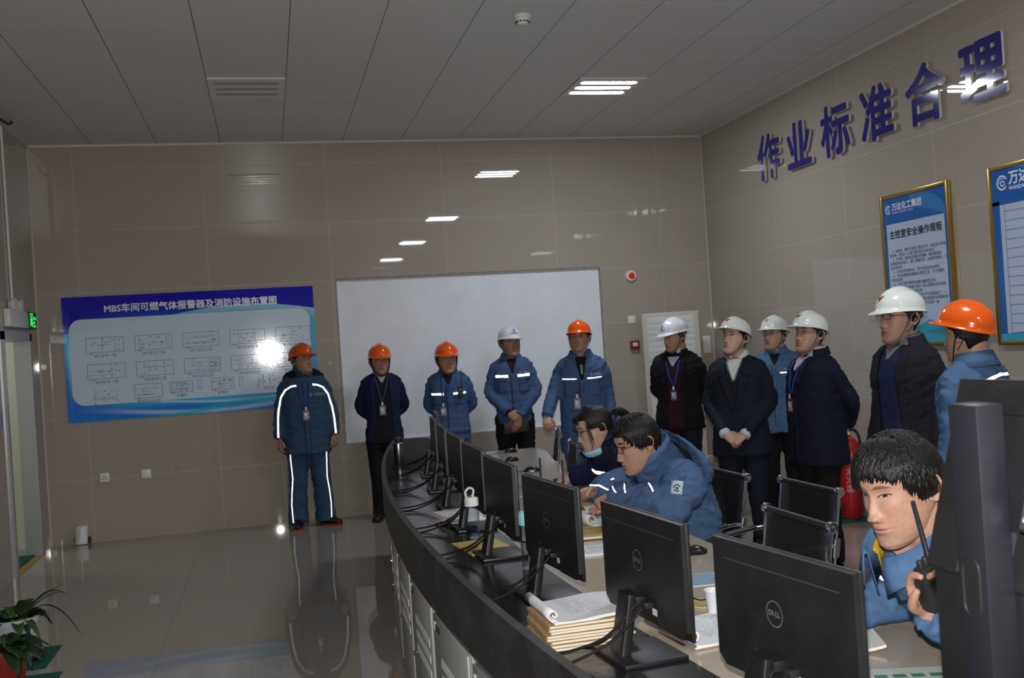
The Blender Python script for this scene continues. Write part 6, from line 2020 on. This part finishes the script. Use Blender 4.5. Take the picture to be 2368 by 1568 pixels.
# right side of the desk
def pad_page(label, x, y, rz, w, d, h, **k): return sheet_stack('papers', label, 'papers', x, y, ZW, w, d, h, rz, M_paper, M_paper_c, **k)
pad_page('white writing pad at the elbow of the man with the hand radio', 1.66, 2.88, -.5, .22, .16, .012, lines=6)
pad_page('folded printed sheet right of the largest monitor', 1.45, 2.50, -.35, .26, .15, .008, lines=7, curl=.015)
e = sheet_stack('laminated_sheet', 'laminated sheet with green squares at the bottom edge of the picture', 'laminated sheet', 1.46, 2.19, ZW, .26, .17, .0025, -.3, mat('laminate_pale', (.55, .60, .56), .15), M_paper)
G = [flat_poly([(x - .016, y - .012), (x + .016, y - .012), (x + .016, y + .012), (x - .016, y + .012)], .0032) for x in (-.09, -.045, 0, .045, .09) for y in (-.05, -.012, .026)]
g = join(G); mesh_obj('print', g[0], g[1], mat('print_green', (.06, .22, .13), .4), e.children[0])
for lab, x, y, rz, in (('laminated key chart on the desk behind the third monitor from the front', 1.28, 5.05, -.1), ('laminated key chart next to the woman\'s antenna radios', 1.36, 5.75, -.05), ('laminated key chart right of the second monitor', 1.40, 3.36, -.1)):
    e = sheet_stack('laminated_sheet', lab, 'laminated sheet', x, y, ZW, .26, .17, .002, rz, mat('laminate_blue', (.50, .57, .62), .15), M_paper, 'laminated key charts')
    G = [flat_poly([(-.11, yy), (.11, yy), (.11, yy + .012), (-.11, yy + .012)], .0028) for yy in (-.07, -.045, -.02, .005, .03, .055)]
    g = join(G); mesh_obj('print', g[0], g[1], M_inkb, e.children[0])
e = empty('coaster', (1.325, 3.05, ZW)); tag(e, 'round translucent yellow disc on the desk beside the white cup', 'coaster')
geo_obj('disc', lathe([(0, 0), (.056, 0), (.058, .003), (.056, .006), (.050, .005), (0, .0045)], 36), mat('disc_yellow', (.50, .42, .16), .2), e)
o = geo_obj('desk_wire', ctube([(1.20, 3.20, ZW + .005), (1.27, 3.14, ZW + .03), (1.32, 3.06, ZW + .012), (1.40, 3.02, ZW + .05), (1.46, 2.96, ZW + .004)], .0024, 6, seg=8), M_cable)
tag(o, 'thin black wire arching over the yellow disc', 'wire')
e = empty('paper_cup', (1.30, 2.90, ZW)); tag(e, 'white cup half hidden behind the left edge of the largest monitor', 'cup')
geo_obj('cup', lathe([(0, .0), (.027, 0), (.029, .003), (.036, .082), (.038, .084), (.034, .082), (.027, .006), (0, .006)], 28), M_paper, e)
# mice
def make_mouse():
    e = empty('computer_mouse')
    V, Fc = [], []
    n, mm = 18, 12
    for i in range(n + 1):
        t = i / n; y = -.056 + .112 * t
        w = .031 * math.sqrt(max(0, 1 - abs(2 * t - 1) ** 3.2)) * (1 - .08 * math.sin(PI * t)); h = .036 * math.sin(PI * (t * .80 + .12)) ** .9
        for k in range(mm + 1):
            a = PI * k / mm
            V.append((w * math.cos(a) * (1.0), y, max(.0015, h * math.sin(a) ** .8)))
    for i in range(n):
        for k in range(mm):
            a = i * (mm + 1) + k; Fc.append((a, a + 1, a + mm + 2, a + mm + 1))
    geo_obj('shell', (V, Fc), mat('mouse_black', (.010, .010, .011), .22), e)
    geo_obj('scroll_wheel', place(lathe([(0, -.004), (.009, -.004), (.009, .004), (0, .004)], 16), Matrix.Translation((0, .030, .024)) @ Matrix.Rotation(PI / 2, 4, 'Y')), M_slit, e)
    geo_obj('cable', ctube([(0, .052, .008), (0, .075, .004), (.02, .13, .003), (.015, .20, .003), (.03, .27, .003)], .0018, 5, seg=6), M_cable, e)
    return e
mp = make_mouse()
for i, (x, y, rz, lab) in enumerate([(1.87, 8.02, 1.75, 'black mouse at the far end of the beige worktop'), (1.735, 7.42, 1.7, 'black mouse lying second from the far end of the worktop'), (1.705, 6.72, 1.3, 'black mouse beside the thin upright antenna'),
                                     (1.60, 3.76, 1.4, 'black mouse right of the second monitor from the front'), (1.70, 6.02, 1.6, 'mouse under the right hand of the woman')]):
    e = mp if i == 0 else copy_tree(mp)
    e.location = (x, y, ZW); e.rotation_euler = (0, 0, rz); tag(e, lab, 'computer mouse', 'mice on the worktop')
# two radios standing on the desk, only their antennas showing
for x, y, lab in ((1.36, 5.16, 'thin upright antenna of a hand radio standing behind the third monitor from the front'), (1.43, 4.98, 'second upright antenna of a hand radio, nearer the woman\'s hand')):
    e = hand_radio(lab, Matrix.Translation((x, y, ZW + .0605)) @ Matrix.Rotation(1.2, 4, 'Z'), .165)
# ------------------------------------------------------------------ blue board on the back wall
def board_mat():
    """printed artwork: indigo head, cyan swooshes, pale rounded panel; u across, v up, both 0..1"""
    M = bpy.data.materials.new('blue_board_print'); M.use_nodes = True
    nt = M.node_tree; b = nt.nodes['Principled BSDF']
    vec, x, y, z = coords(nt)
    u, v = x / 2.37 + 0.5, z / 1.205
    deep, mid, cyan, pale = srgb(40, 36, 185), srgb(46, 128, 235), srgb(80, 210, 245), srgb(195, 232, 250)
    # lower field: blue to cyan
    w1 = (u * 4.2 + 0.6).sin()
    c = mixc(nt, (v + u * .25).step(.15, .95), mid, srgb(90, 190, 220))
    c = mixc(nt, v.step(.30, .62) * u.step(.5, .0), c, cyan)
    # swoosh under the title
    cv = v - (((u - .36) * 4.6).sin() * .075 + .805 - (u - .78).abs() * .02)
    c = mixc(nt, cv.step(-.10, .0) * .6 * u.step(.25, .7), c, pale)
    c = mixc(nt, cv.gt(0.0), c, deep)
    c = mixc(nt, cv.gt(0.0) * (v - .70).step(.22, .02) * (u - .38).abs().step(.35, .05) * .8, c, mid)
    # bottom waves
    for k, (ph, am, base, wd, col, st) in enumerate(((0.3, .030, .095, .055, cyan, .75), (2.1, .040, .060, .030, pale, .8), (1.1, .030, .120, .014, (.85, .95, 1.0), .7), (3.0, .05, .035, .035, srgb(40, 190, 215), .8))):
        d = (v - ((u * (4.0 + k * .7) + ph).sin() * am + base)).abs()
        c = mixc(nt, d.step(wd, 0.0) * st * u.step(.02, .35), c, col)
    # pale panel with rounded corners
    px, pz = (u - .5).abs() * 2.37, (v - .475).abs() * 1.205
    qx, qz = (px - 1.02).max(0.0), (pz - .30).max(0.0)
    inside = (qx * qx + qz * qz).sqrt().lt(.115)
    c = mixc(nt, inside * .92, c, srgb(222, 236, 250))
    nt.links.new(c, b.inputs['Base Color'])
    b.inputs['Roughness'].default_value = .07
    b.inputs['Specular IOR Level'].default_value = .5
    bump(nt, b, noise_tex(nt, vec, 55, 2), .05, .002)
    return M
bd = empty('notice_board', (-.715, BACK_Y, 1.155)); tag(bd, 'wide glossy blue board of floor plans with a white title, on the back wall', 'notice board')
box('panel', (-1.185, -.012, 0), (1.185, -.0005, 1.205), board_mat(), bd)
M_white_ink = mat('print_white', (.82, .83, .86), .3)
M_plan = mat('print_plan', (.10, .13, .20), .4)
M_plan2 = mat('print_plan_pale', (.12, .15, .22), .4)
fb_ = lambda u, z: frame((u, -.0127, z), (1, 0, 0), (0, 0, 1))
geo_obj('title', place(bold_text('MBS车间可燃气体报警器及消防设施布置图', .087, .0022, 0, 'CENTER', 3, 1.0), fb_(.01, 1.075)), M_white_ink, bd, False)
def rect_line(x0, z0, x1, z1, t=.0040):
    return [flat_poly(q) for q in ([(x0, z0), (x1, z0), (x1, z0 + t), (x0, z0 + t)], [(x0, z1 - t), (x1, z1 - t), (x1, z1), (x0, z1)], [(x0, z0), (x0 + t, z0), (x0 + t, z1), (x0, z1)], [(x1 - t, z0), (x1, z0), (x1, z1), (x1 - t, z1)])]
def ring_line(cx, cz, r, t=.002, n=12):
    return ([(cx + q * math.cos(2 * PI * i / n), cz + q * math.sin(2 * PI * i / n), 0) for i in range(n) for q in (r - t, r)], [(2 * i, 2 * i + 1, (2 * i + 3) % (2 * n), (2 * i + 2) % (2 * n)) for i in range(n)])
G, G2 = [], []
rn = random.Random(21)
plans = []
for r, (z0, names) in enumerate(((.66, ['801车间一层', '801车间二层', '801车间三层', '801车间四层', '801车间五层']), (.405, ['802车间一层', '802车间二层', '802车间三层', '802车间四层', '802车间五层']))):
    for k, nm in enumerate(names): plans.append((-.99 + k * .445, z0 + .0, .345, .145, nm, r * 5 + k))
plans += [(-.97, .165, .28, .17, '801罐', 10), (-.575, .19, .26, .14, '控制室配电室', 11), (-.245, .225, .215, .105, '北罐区', 12), (.145, .225, .215, .115, '南罐区', 13), (.55, .24, .30, .10, '卸车区', 14)]
for x0, z0, w, h, nm, kind in plans:
    if kind != 14 and kind != 10: G += rect_line(x0, z0, x0 + w, z0 + h)
    G2.append(place(text_mesh(nm, .037, 0, .0, 'CENTER', 2), Matrix.Translation((x0 + w / 2, z0 - .034, 0))))
    for q in range(rn.randint(3, 5)):
        if rn.random() < .5:
            xx = x0 + w * rn.uniform(.1, .9); G += [flat_poly([(xx, z0), (xx + .0026, z0), (xx + .0026, z0 + h), (xx, z0 + h)])]
        else:
            zz = z0 + h * rn.uniform(.15, .85); xa = x0 + w * rn.uniform(0, .3); xb = x0 + w * rn.uniform(.6, 1); G += [flat_poly([(xa, zz), (xb, zz), (xb, zz + .0026), (xa, zz + .0026)])]
    for q in range(14):
        xx, zz = x0 + w * rn.uniform(.08, .92), z0 + h * rn.uniform(.12, .88); s = rn.uniform(.003, .008)
        G.append(flat_poly([(xx - s, zz - s * .6), (xx + s, zz - s * .6), (xx + s, zz + s * .6), (xx - s, zz + s * .6)]))
    if kind in (2, 7, 12, 13):
        nr, nc = {2: (2, 8), 7: (3, 3), 12: (2, 5), 13: (1, 5)}[kind]
        for i in range(nr):
            for j in range(nc): G.append(ring_line(x0 + w * (.25 + .68 * (j + .5) / nc if kind != 7 else .70 + .26 * (j + .5) / nc), z0 + h * (.1 + .8 * (i + .5) / nr), min(h / nr, .68 * w / nc) * (.36 if kind != 7 else .5)))
    G += rect_line(x0 + w * .1, z0 - .016, x0 + w * .18, z0 + .004)
for xx in (.02, .41): G += rect_line(xx, .24, xx + .035, .335); 
g = join(G); geo_obj('plan_drawing', place(g, fb_(0, 0)), M_plan2, bd, False)
for g in G2: geo_obj('plan_caption', place(g, fb_(0, 0)), M_plan, bd, False)
def swirl(r):
    t = np.linspace(.4, 5.6, 26)
    a = ([((r if q else r * .78) * math.cos(x), (r if q else r * .78) * math.sin(x), 0) for x in t for q in (0, 1)], [(2 * i, 2 * i + 1, 2 * i + 3, 2 * i + 2) for i in range(25)])
    b_ = ring_line(r * .08, -r * .12, r * .42, r * .17, 18)
    c_ = ([((r * .62 if q else r * .52) * math.cos(x), (r * .62 if q else r * .52) * math.sin(x), 0) for x in np.linspace(.9, 3.4, 14) for q in (0, 1)], [(2 * i, 2 * i + 1, 2 * i + 3, 2 * i + 2) for i in range(13)])
    return join([a, b_, c_])
geo_obj('logo', place(swirl(.034), fb_(.80, .085)), M_white_ink, bd, False)
geo_obj('logo_lettering', place(bold_text('万达化工集团', .055, .001), fb_(.85, .085)), M_white_ink, bd, False)

# ------------------------------------------------------------------ framed notices on the right wall
M_gold = mat('frame_gold', (.46, .30, .07), .3, metal=.85)
M_npanel = mat('notice_pale', (.50, .58, .74), .12)
M_nblue = mat('notice_blue', (.018, .13, .46), .12)
M_nblue2 = mat('notice_cyan', (.06, .38, .55), .12)
M_black_ink = mat('print_black', (.015, .015, .02), .6)
fr_r = lambda y, z, dx=.0: frame((RIGHT_X - .0245 - dx, y, z), (0, -1, 0), (0, 0, 1))
def framed(name, label, ya, yb, z0, z1):
    e = empty(name, (RIGHT_X, (ya + yb) / 2, z0)); tag(e, label, 'framed notice')
    def add(nm, geo, m_, par=None, smooth=False):
        geo = ([Vector(v) - e.location for v in geo[0]], geo[1]); return geo_obj(nm, geo, m_, par or e, smooth)
    w = ya - yb
    bm = bmesh.new()
    lo = lambda a, b_: (a[0] - e.location.x, a[1] - e.location.y, a[2] - e.location.z)
    o = box('panel', (-.024, -w / 2 + .012, .012), (-.001, w / 2 - .012, z1 - z0 - .012), M_npanel, e)
    bm = bmesh.new(); t = .030; H_ = z1 - z0
    bm_box(bm, (-.036, -w / 2, 0), (-.0005, -w / 2 + t, H_), .006); bm_box(bm, (-.036, w / 2 - t, 0), (-.0005, w / 2, H_), .006)
    bm_box(bm, (-.036, -w / 2 + t, 0), (-.0005, w / 2 - t, t), .006); bm_box(bm, (-.036, -w / 2 + t, H_ - t), (-.0005, w / 2 - t, H_), .006)
    bm_obj('frame', bm, M_gold, e, True)
    return e, add
e, add = framed('framed_notice', 'gold-framed notice with blue header and rows of black text, above the bespectacled man', 7.08, 6.255, 1.425, 2.615)
add('header', place(flat_poly([(-.385, .0), (.385, .0), (.385, .20), (-.385, .20)], .0006), fr_r(6.667, 2.385)), M_nblue)
add('header_sky', place(flat_poly([(.05 + .32 * math.cos(t), .195 * math.sin(t) + .0) for t in np.linspace(0, PI / 2, 10)] + [(-.05, .195), (.0, .10)], .0012), fr_r(6.667, 2.387)), mat('notice_sky', (.05, .22, .52), .12))
for xa, xb in ((-.385, -.350), (.350, .385)): add('border', place(flat_poly([(xa, 0), (xb, 0), (xb, .93), (xa, .93)], .0006), fr_r(6.667, 1.455)), M_nblue)
add('footer', place(flat_poly([(-.35, 0), (.35, 0), (.35, .13), (.1, .17), (-.1, .10), (-.35, .14)], .0007), fr_r(6.667, 1.455)), M_nblue2)
add('logo', place(swirl(.036), fr_r(6.98, 2.50, .0015)), M_white_ink)
add('logo_lettering', join([place(bold_text('万达化工集团', .062, .0016), fr_r(6.935, 2.508, .0015)), place(text_mesh('WANDA CHEMICAL GROUP', .021), fr_r(6.935, 2.468, .0015))]), M_white_ink)
add('title', place(bold_text('主控室安全操作规程', .068, .0017, 0, 'CENTER', 3, 1.08), fr_r(6.667, 2.295, .001)), M_black_ink)
lines = ['    1、投料前，确定手动阀门是否打开，检查各仪表是', '否正常，检查DCS上阀门是否显示关闭状态；', '    2、打料前，累积设定量设定准确，累积要清零，', '检查联锁是否投入（禁止随便切除，如遇特殊情况，交', '班必须交待）；',
         '    3、打料时现场要有人，泵不停现场手动停泵；', '    4、打料后要确定储罐液位是否正常，不正常要及', '早查出问题；', '    5、打料过程中要经常查看流量是否正常；', '    6、注意检查手动阀门状态（禁止随便关闭手动阀，',
         '如遇特殊情况，交班必须交待）；', '    7、严禁憋压、串压（因手动与气动两道阀门，一', '般不关出现，特别注意的是废弃检验和放水和脱氧阀门）；', '    8、检查各阀门是否正常，是否与现场一致，', '必须确保出气或放水阀门', '关闭；', '    9、注意压力和流量的调节；', '    10、调节幅度，先开泵，', '后关阀；', '    11、及时排液。']
add('text', place(text_mesh('\n'.join(lines), .0285, 0, .0, 'LEFT', 1, 1.0, 1.13), fr_r(6.995, 1.862, .001)), M_black_ink)
e, add = framed('framed_notice', 'gold-framed blue notice with ruled table, cut by the right edge of the picture', 5.845, 4.86, 1.42, 2.62)
add('header', place(flat_poly([(-.465, .0), (.465, .0), (.465, .235), (-.465, .235)], .0006), fr_r(5.352, 2.355)), M_nblue)
add('header_sky', place(flat_poly([(-.30, .235), (.465, .235), (.465, .16), (.1, .205), (-.15, .22)], .0012), fr_r(5.352, 2.355)), M_nblue2)
add('border', place(flat_poly([(-.465, 0), (-.40, 0), (-.40, .93), (-.465, .93)], .0006), fr_r(5.352, 1.45)), M_nblue)
add('footer', place(flat_poly([(-.465, 0), (.465, 0), (.465, .05), (.0, .075), (-.465, .045)], .0009), fr_r(5.352, 1.45)), M_nblue2)
add('logo', place(swirl(.050), fr_r(5.715, 2.50, .0015)), M_white_ink)
add('logo_lettering', join([place(bold_text('万达化工集团', .095, .0026), fr_r(5.655, 2.515, .0015)), place(bold_text('WANDA CHEMICAL GROUP', .036, .0008), fr_r(5.655, 2.452, .0015))]), M_white_ink)
G = []
for k in range(15): G.append(flat_poly([(-.36, k * .062), (.42, k * .062), (.42, k * .062 + .003), (-.36, k * .062 + .003)]))
G += [flat_poly([(-.36, 0), (-.357, 0), (-.357, .87), (-.36, .87)]), flat_poly([(.1, 0), (.103, 0), (.103, .87), (.1, .87)])]
add('table', place(join(G), fr_r(5.352, 1.50, .001)), M_plan)
G = [place(text_mesh(t, .036), fr_r(5.352 + .20, 1.50 + z, .001)) for t, z in (('一段蒸汽温度', .59), ('二段蒸汽温度', .53), ('检测器流量', .47), ('温度上限', .34), ('温度下限', .28), ('流量上限', .22), ('检修周期', .16))]
add('text', join(G), M_black_ink)

# ------------------------------------------------------------------ raised characters
M_letter = mat('letter_blue', srgb(34, 34, 122), .10, coat=.4)
M_lside = mat('letter_edge', (.62, .58, .55), .4)
ordn = ['first', 'second', 'third', 'fourth', 'fifth', 'last']
for i, (ch, yc) in enumerate(zip('作业标准合理', (8.80, 8.235, 7.635, 7.03, 6.43, 5.82))):
    g = bold_text(ch, .455, .0135, .010, 'CENTER', 4)
    cx = (min(v.x for v in g[0]) + max(v.x for v in g[0])) / 2; cy = (min(v.y for v in g[0]) + max(v.y for v in g[0])) / 2
    M = frame((RIGHT_X - .030, yc, 3.285), (0, -1, 0), (0, 0, 1))
    loc = Vector((RIGHT_X - .03, yc, 3.285))
    V = [M @ Vector((v.x - cx, v.y - cy, v.z)) - loc for v in g[0]]
    o = mesh_obj('wall_letter', V, g[1], M_letter); o.location = loc
    o.data.materials.append(M_lside)
    for p in o.data.polygons:
        if p.normal.x > -.5: p.material_index = 1
    tag(o, 'raised dark blue wall character %s, %s of the six' % (ch, ordn[i]), 'wall lettering', 'raised blue characters on the wall')
    for q in (-.12, .12):
        geo_obj('stud', tube([(-.0, q * .5, 0), (.0295, q * .5, 0)], .006, 8), M_lside, o)

# ------------------------------------------------------------------ air conditioner
M_acw = mat('ac_white', (.62, .62, .60), .35)
M_acb = mat('ac_beige', (.50, .47, .42), .4)
ac = empty('air_conditioner', (4.17, 10.02, 0), math.radians(-22)); tag(ac, 'tall white floor-standing air conditioner in the far right corner', 'air conditioner')
box('body', (-.30, -.19, 0), (.30, .18, 1.87), M_acb, ac, bev=.02)
g_ = box('grille', (-.245, -.198, 1.36), (.245, -.185, 1.82), M_acw, ac, bev=.004)
bm = bmesh.new()
for k in range(7): bm_box(bm, (-.235, -.2005, 1.385 + k * .061), (.235, -.1955, 1.4425 + k * .061), .001)
bm_obj('louvre', bm, M_acw, g_, True)
pnl = box('front_panel', (-.245, -.200, .10), (.245, -.185, 1.34), M_acw, ac, bev=.004)
box('energy_label', (.155, -.2015, 1.20), (.235, -.1995, 1.29), mat('label_sky', (.16, .42, .70), .4), pnl)
box('energy_label', (.155, -.2015, 1.13), (.235, -.1995, 1.198), mat('label_amber', (.60, .38, .10), .4), pnl)
box('display', (-.06, -.2012, 1.255), (.06, -.1995, 1.285), M_slot, pnl)
# ------------------------------------------------------------------ fire extinguishers
M_exred = mat('extinguisher_red', (.50, .018, .018), .25, coat=.3)
def make_ext():
    e = empty('fire_extinguisher')
    geo_obj('cylinder', lathe([(0, .004), (.082, .004), (.088, .012), (.088, .115), (.0885, .12), (.088, .125), (.088, .60), (.080, .635), (.055, .665), (.030, .680), (.024, .70), (0, .70)], 36), M_exred, e)
    geo_obj('base_ring', lathe([(.080, 0), (.089, 0), (.089, .016), (.080, .016)], 36), M_slot, e)
    v = geo_obj('valve', lathe([(0, .69), (.022, .69), (.022, .735), (.016, .745), (0, .75)], 18), M_steel, e)
    geo_obj('lever', ctube([(.0, 0, .745), (-.03, 0, .775), (-.09, 0, .790), (-.115, 0, .785)], [.008, .009, .008, .006], 5, seg=8, ref=(0, 1, 0), flat=1.6), M_blackp, v)
    geo_obj('lever', ctube([(.0, 0, .735), (-.04, 0, .735), (-.10, 0, .722)], [.008, .009, .007], 5, seg=8, ref=(0, 1, 0), flat=1.6), M_blackp, v)
    geo_obj('gauge', place(lathe([(0, 0), (.016, 0), (.016, .012), (0, .013)], 16), Matrix.Translation((0, -.018, .715)) @ Matrix.Rotation(PI / 2, 4, 'X')), M_whitep, v)
    geo_obj('hose', ctube([(.02, 0, .73), (.06, -.005, .735), (.098, -.01, .66), (.103, -.015, .45), (.100, -.02, .28), (.098, -.02, .20)], [.011, .011, .012, .012, .012, .016], 6, seg=10), M_blackp, e)
    geo_obj('hose_clip', tube([(.09, -.015, .50), (.118, -.015, .50)], .020, 10), mat('clip_yellow', (.6, .48, .02), .5), e)
    t = place(text_mesh('干粉灭火器', .070, 0, 0, 'CENTER'), Matrix.Rotation(-PI / 2, 4, 'Z'))
    V = []
    for q in t[0]:
        a = -PI / 2 - .45 + q[0] / .0895; V.append((.0895 * math.cos(a), .0895 * math.sin(a), .40 + q[1]))
    o = mesh_obj('lettering', V, t[1], mat('ext_print', (.62, .40, .40), .5), e)
    V = []; 
    for k in range(9):
        a = -PI / 2 + .10 + k * .09
        for zz in (.22, .52): V.append((.0889 * math.cos(a), .0889 * math.sin(a), zz))
    mesh_obj('instruction_label', V, [(2 * i, 2 * i + 2, 2 * i + 3, 2 * i + 1) for i in range(8)], mat('ext_label', (.40, .05, .05), .5), e)
    return e
ep = make_ext()
for i, (x, y, rz, lab) in enumerate(((4.64, 7.52, -.15, 'red fire extinguisher with black hose standing against the right wall'), (4.55, 7.78, .3, 'second red fire extinguisher, mostly hidden behind the navy-coated man'))):
    e = ep if i == 0 else copy_tree(ep)
    e.location = (x, y, .006); e.rotation_euler = (0, 0, rz); tag(e, lab, 'fire extinguisher', 'fire extinguishers by the wall')
tag(box('floor_mat', (4.42, 7.35, 0), (4.79, 7.95, .006), mat('green_mat2', (.0, .16, .10), .7)), 'green patch on the floor under the fire extinguishers', 'mat')

# ------------------------------------------------------------------ plants by the left wall
M_leaf = mat('leaf_green', (.010, .032, .008), .4, var=.35, vscale=14)
M_leaf2 = mat('leaf_bright', (.030, .078, .010), .4, var=.35, vscale=14)
M_soil = mat('soil', (.03, .022, .016), .9)
def leaf_geo(base, direction, L, w, droop, up=.8, n=9, wavy=0.0, seed=0):
    """arched blade"""
    d = Vector((direction[0], direction[1], 0)).normalized(); s = Vector((-d.y, d.x, 0))
    V, Fc = [], []
    for i in range(n + 1):
        t = i / n
        p = Vector(base) + d * (L * t * (1 - .25 * up)) + Vector((0, 0, L * (up * t - droop * t * t)))
        ww = w * (math.sin(PI * min(t * .95 + .05, 1)) ** .75) * (1 if t < .98 else .2)
        V += [p - s * ww + Vector((0, 0, ww * .35 + wavy * math.sin(i * 2 + seed))), p, p + s * ww + Vector((0, 0, ww * .35 - wavy * math.sin(i * 2 + seed)))]
    for i in range(n):
        a = 3 * i; Fc += [(a, a + 1, a + 4, a + 3), (a + 1, a + 2, a + 5, a + 4)]
    return V, Fc
def potted(label, x, y, pot_m, r, h, leaves, ribs=False, saucer=False):
    e = empty('potted_plant', (x, y, 0)); tag(e, label, 'potted plant')
    pr = [(0, .012), (r * .72, .012), (r * .78, .03), (r, h - .03), (r * 1.06, h - .028), (r * 1.08, h), (r * .98, h), (r * .96, h - .03), (0, h - .035)]
    z0 = .012
    geo_obj('pot', place(lathe(pr, 36), Matrix.Translation((0, 0, z0 - .010))), pot_m, e)
    geo_obj('soil', lathe([(0, h - .028), (r * .96, h - .028)], 28), M_soil, e)
    if saucer: geo_obj('saucer', lathe([(0, .003), (r * 1.0, .003), (r * 1.25, .028), (r * 1.22, .030), (r * .98, .010), (0, .010)], 36), mat('saucer_brown', (.09, .03, .02), .5), e)
    for m_, args in leaves:
        o = geo_obj('leaf', leaf_geo(*args), m_, e, True, 80); q = o.modifiers.new('t', 'SOLIDIFY'); q.thickness = .0012
    return e
rn = random.Random(9)
L1 = []
for i in range(26):
    a = rn.uniform(0, 2 * PI); L1.append((rn.choice((M_leaf, M_leaf2)), ((.05 * math.cos(a), .05 * math.sin(a), .235), (math.cos(a), math.sin(a)), rn.uniform(.15, .24), rn.uniform(.018, .040), rn.uniform(.5, 1.0), rn.uniform(.4, .8), 9, .004, i)))
L1 += [(M_leaf, ((.06, -.02, .24), (1.0, -.25), .42, .010, 1.15, .85)), (M_leaf2, ((.05, .02, .24), (.7, .5), .30, .008, .45, .75)), (M_leaf, ((.06, .02, .24), (.8, .45), .34, .016, .9, 1.1)), (M_leaf2, ((.04, -.03, .25), (.9, .2), .30, .009, .3, .8)), (M_leaf, ((.02, .04, .24), (.3, .8), .20, .055, .6, .8))]
potted('leafy green plant in a white pot on a brown saucer by the left wall', -1.53, 6.38, mat('pot_white', (.50, .52, .58), .3), .135, .25, L1, saucer=True)
L2 = []
for i in range(34):
    a = rn.uniform(0, 2 * PI); L2.append((rn.choice((M_leaf, M_leaf, M_leaf2)), ((.04 * math.cos(a), .04 * math.sin(a), .235), (math.cos(a), math.sin(a)), rn.uniform(.14, .24), rn.uniform(.03, .055), rn.uniform(.6, 1.1), rn.uniform(.3, .75), 9, .004, i)))
potted('dark leafy plant in a red pot at the bottom left corner', -1.44, 5.74, mat('pot_red', (.26, .022, .012), .35), .120, .24, L2)
for x, y, rz, lab in ((-1.51, 6.47, .0, 'green square mat under the white pot'), (-1.40, 5.89, .0, 'green square mat under the red pot')):
    o = box('floor_mat', (-.24, -.24, 0), (.24, .24, .0015), mat('green_mat3', (.0, .10, .072), .7)); o.location = (x - .05, y - .12, .0002); o.rotation_euler = (0, 0, rz)
    tag(o, lab, 'mat')
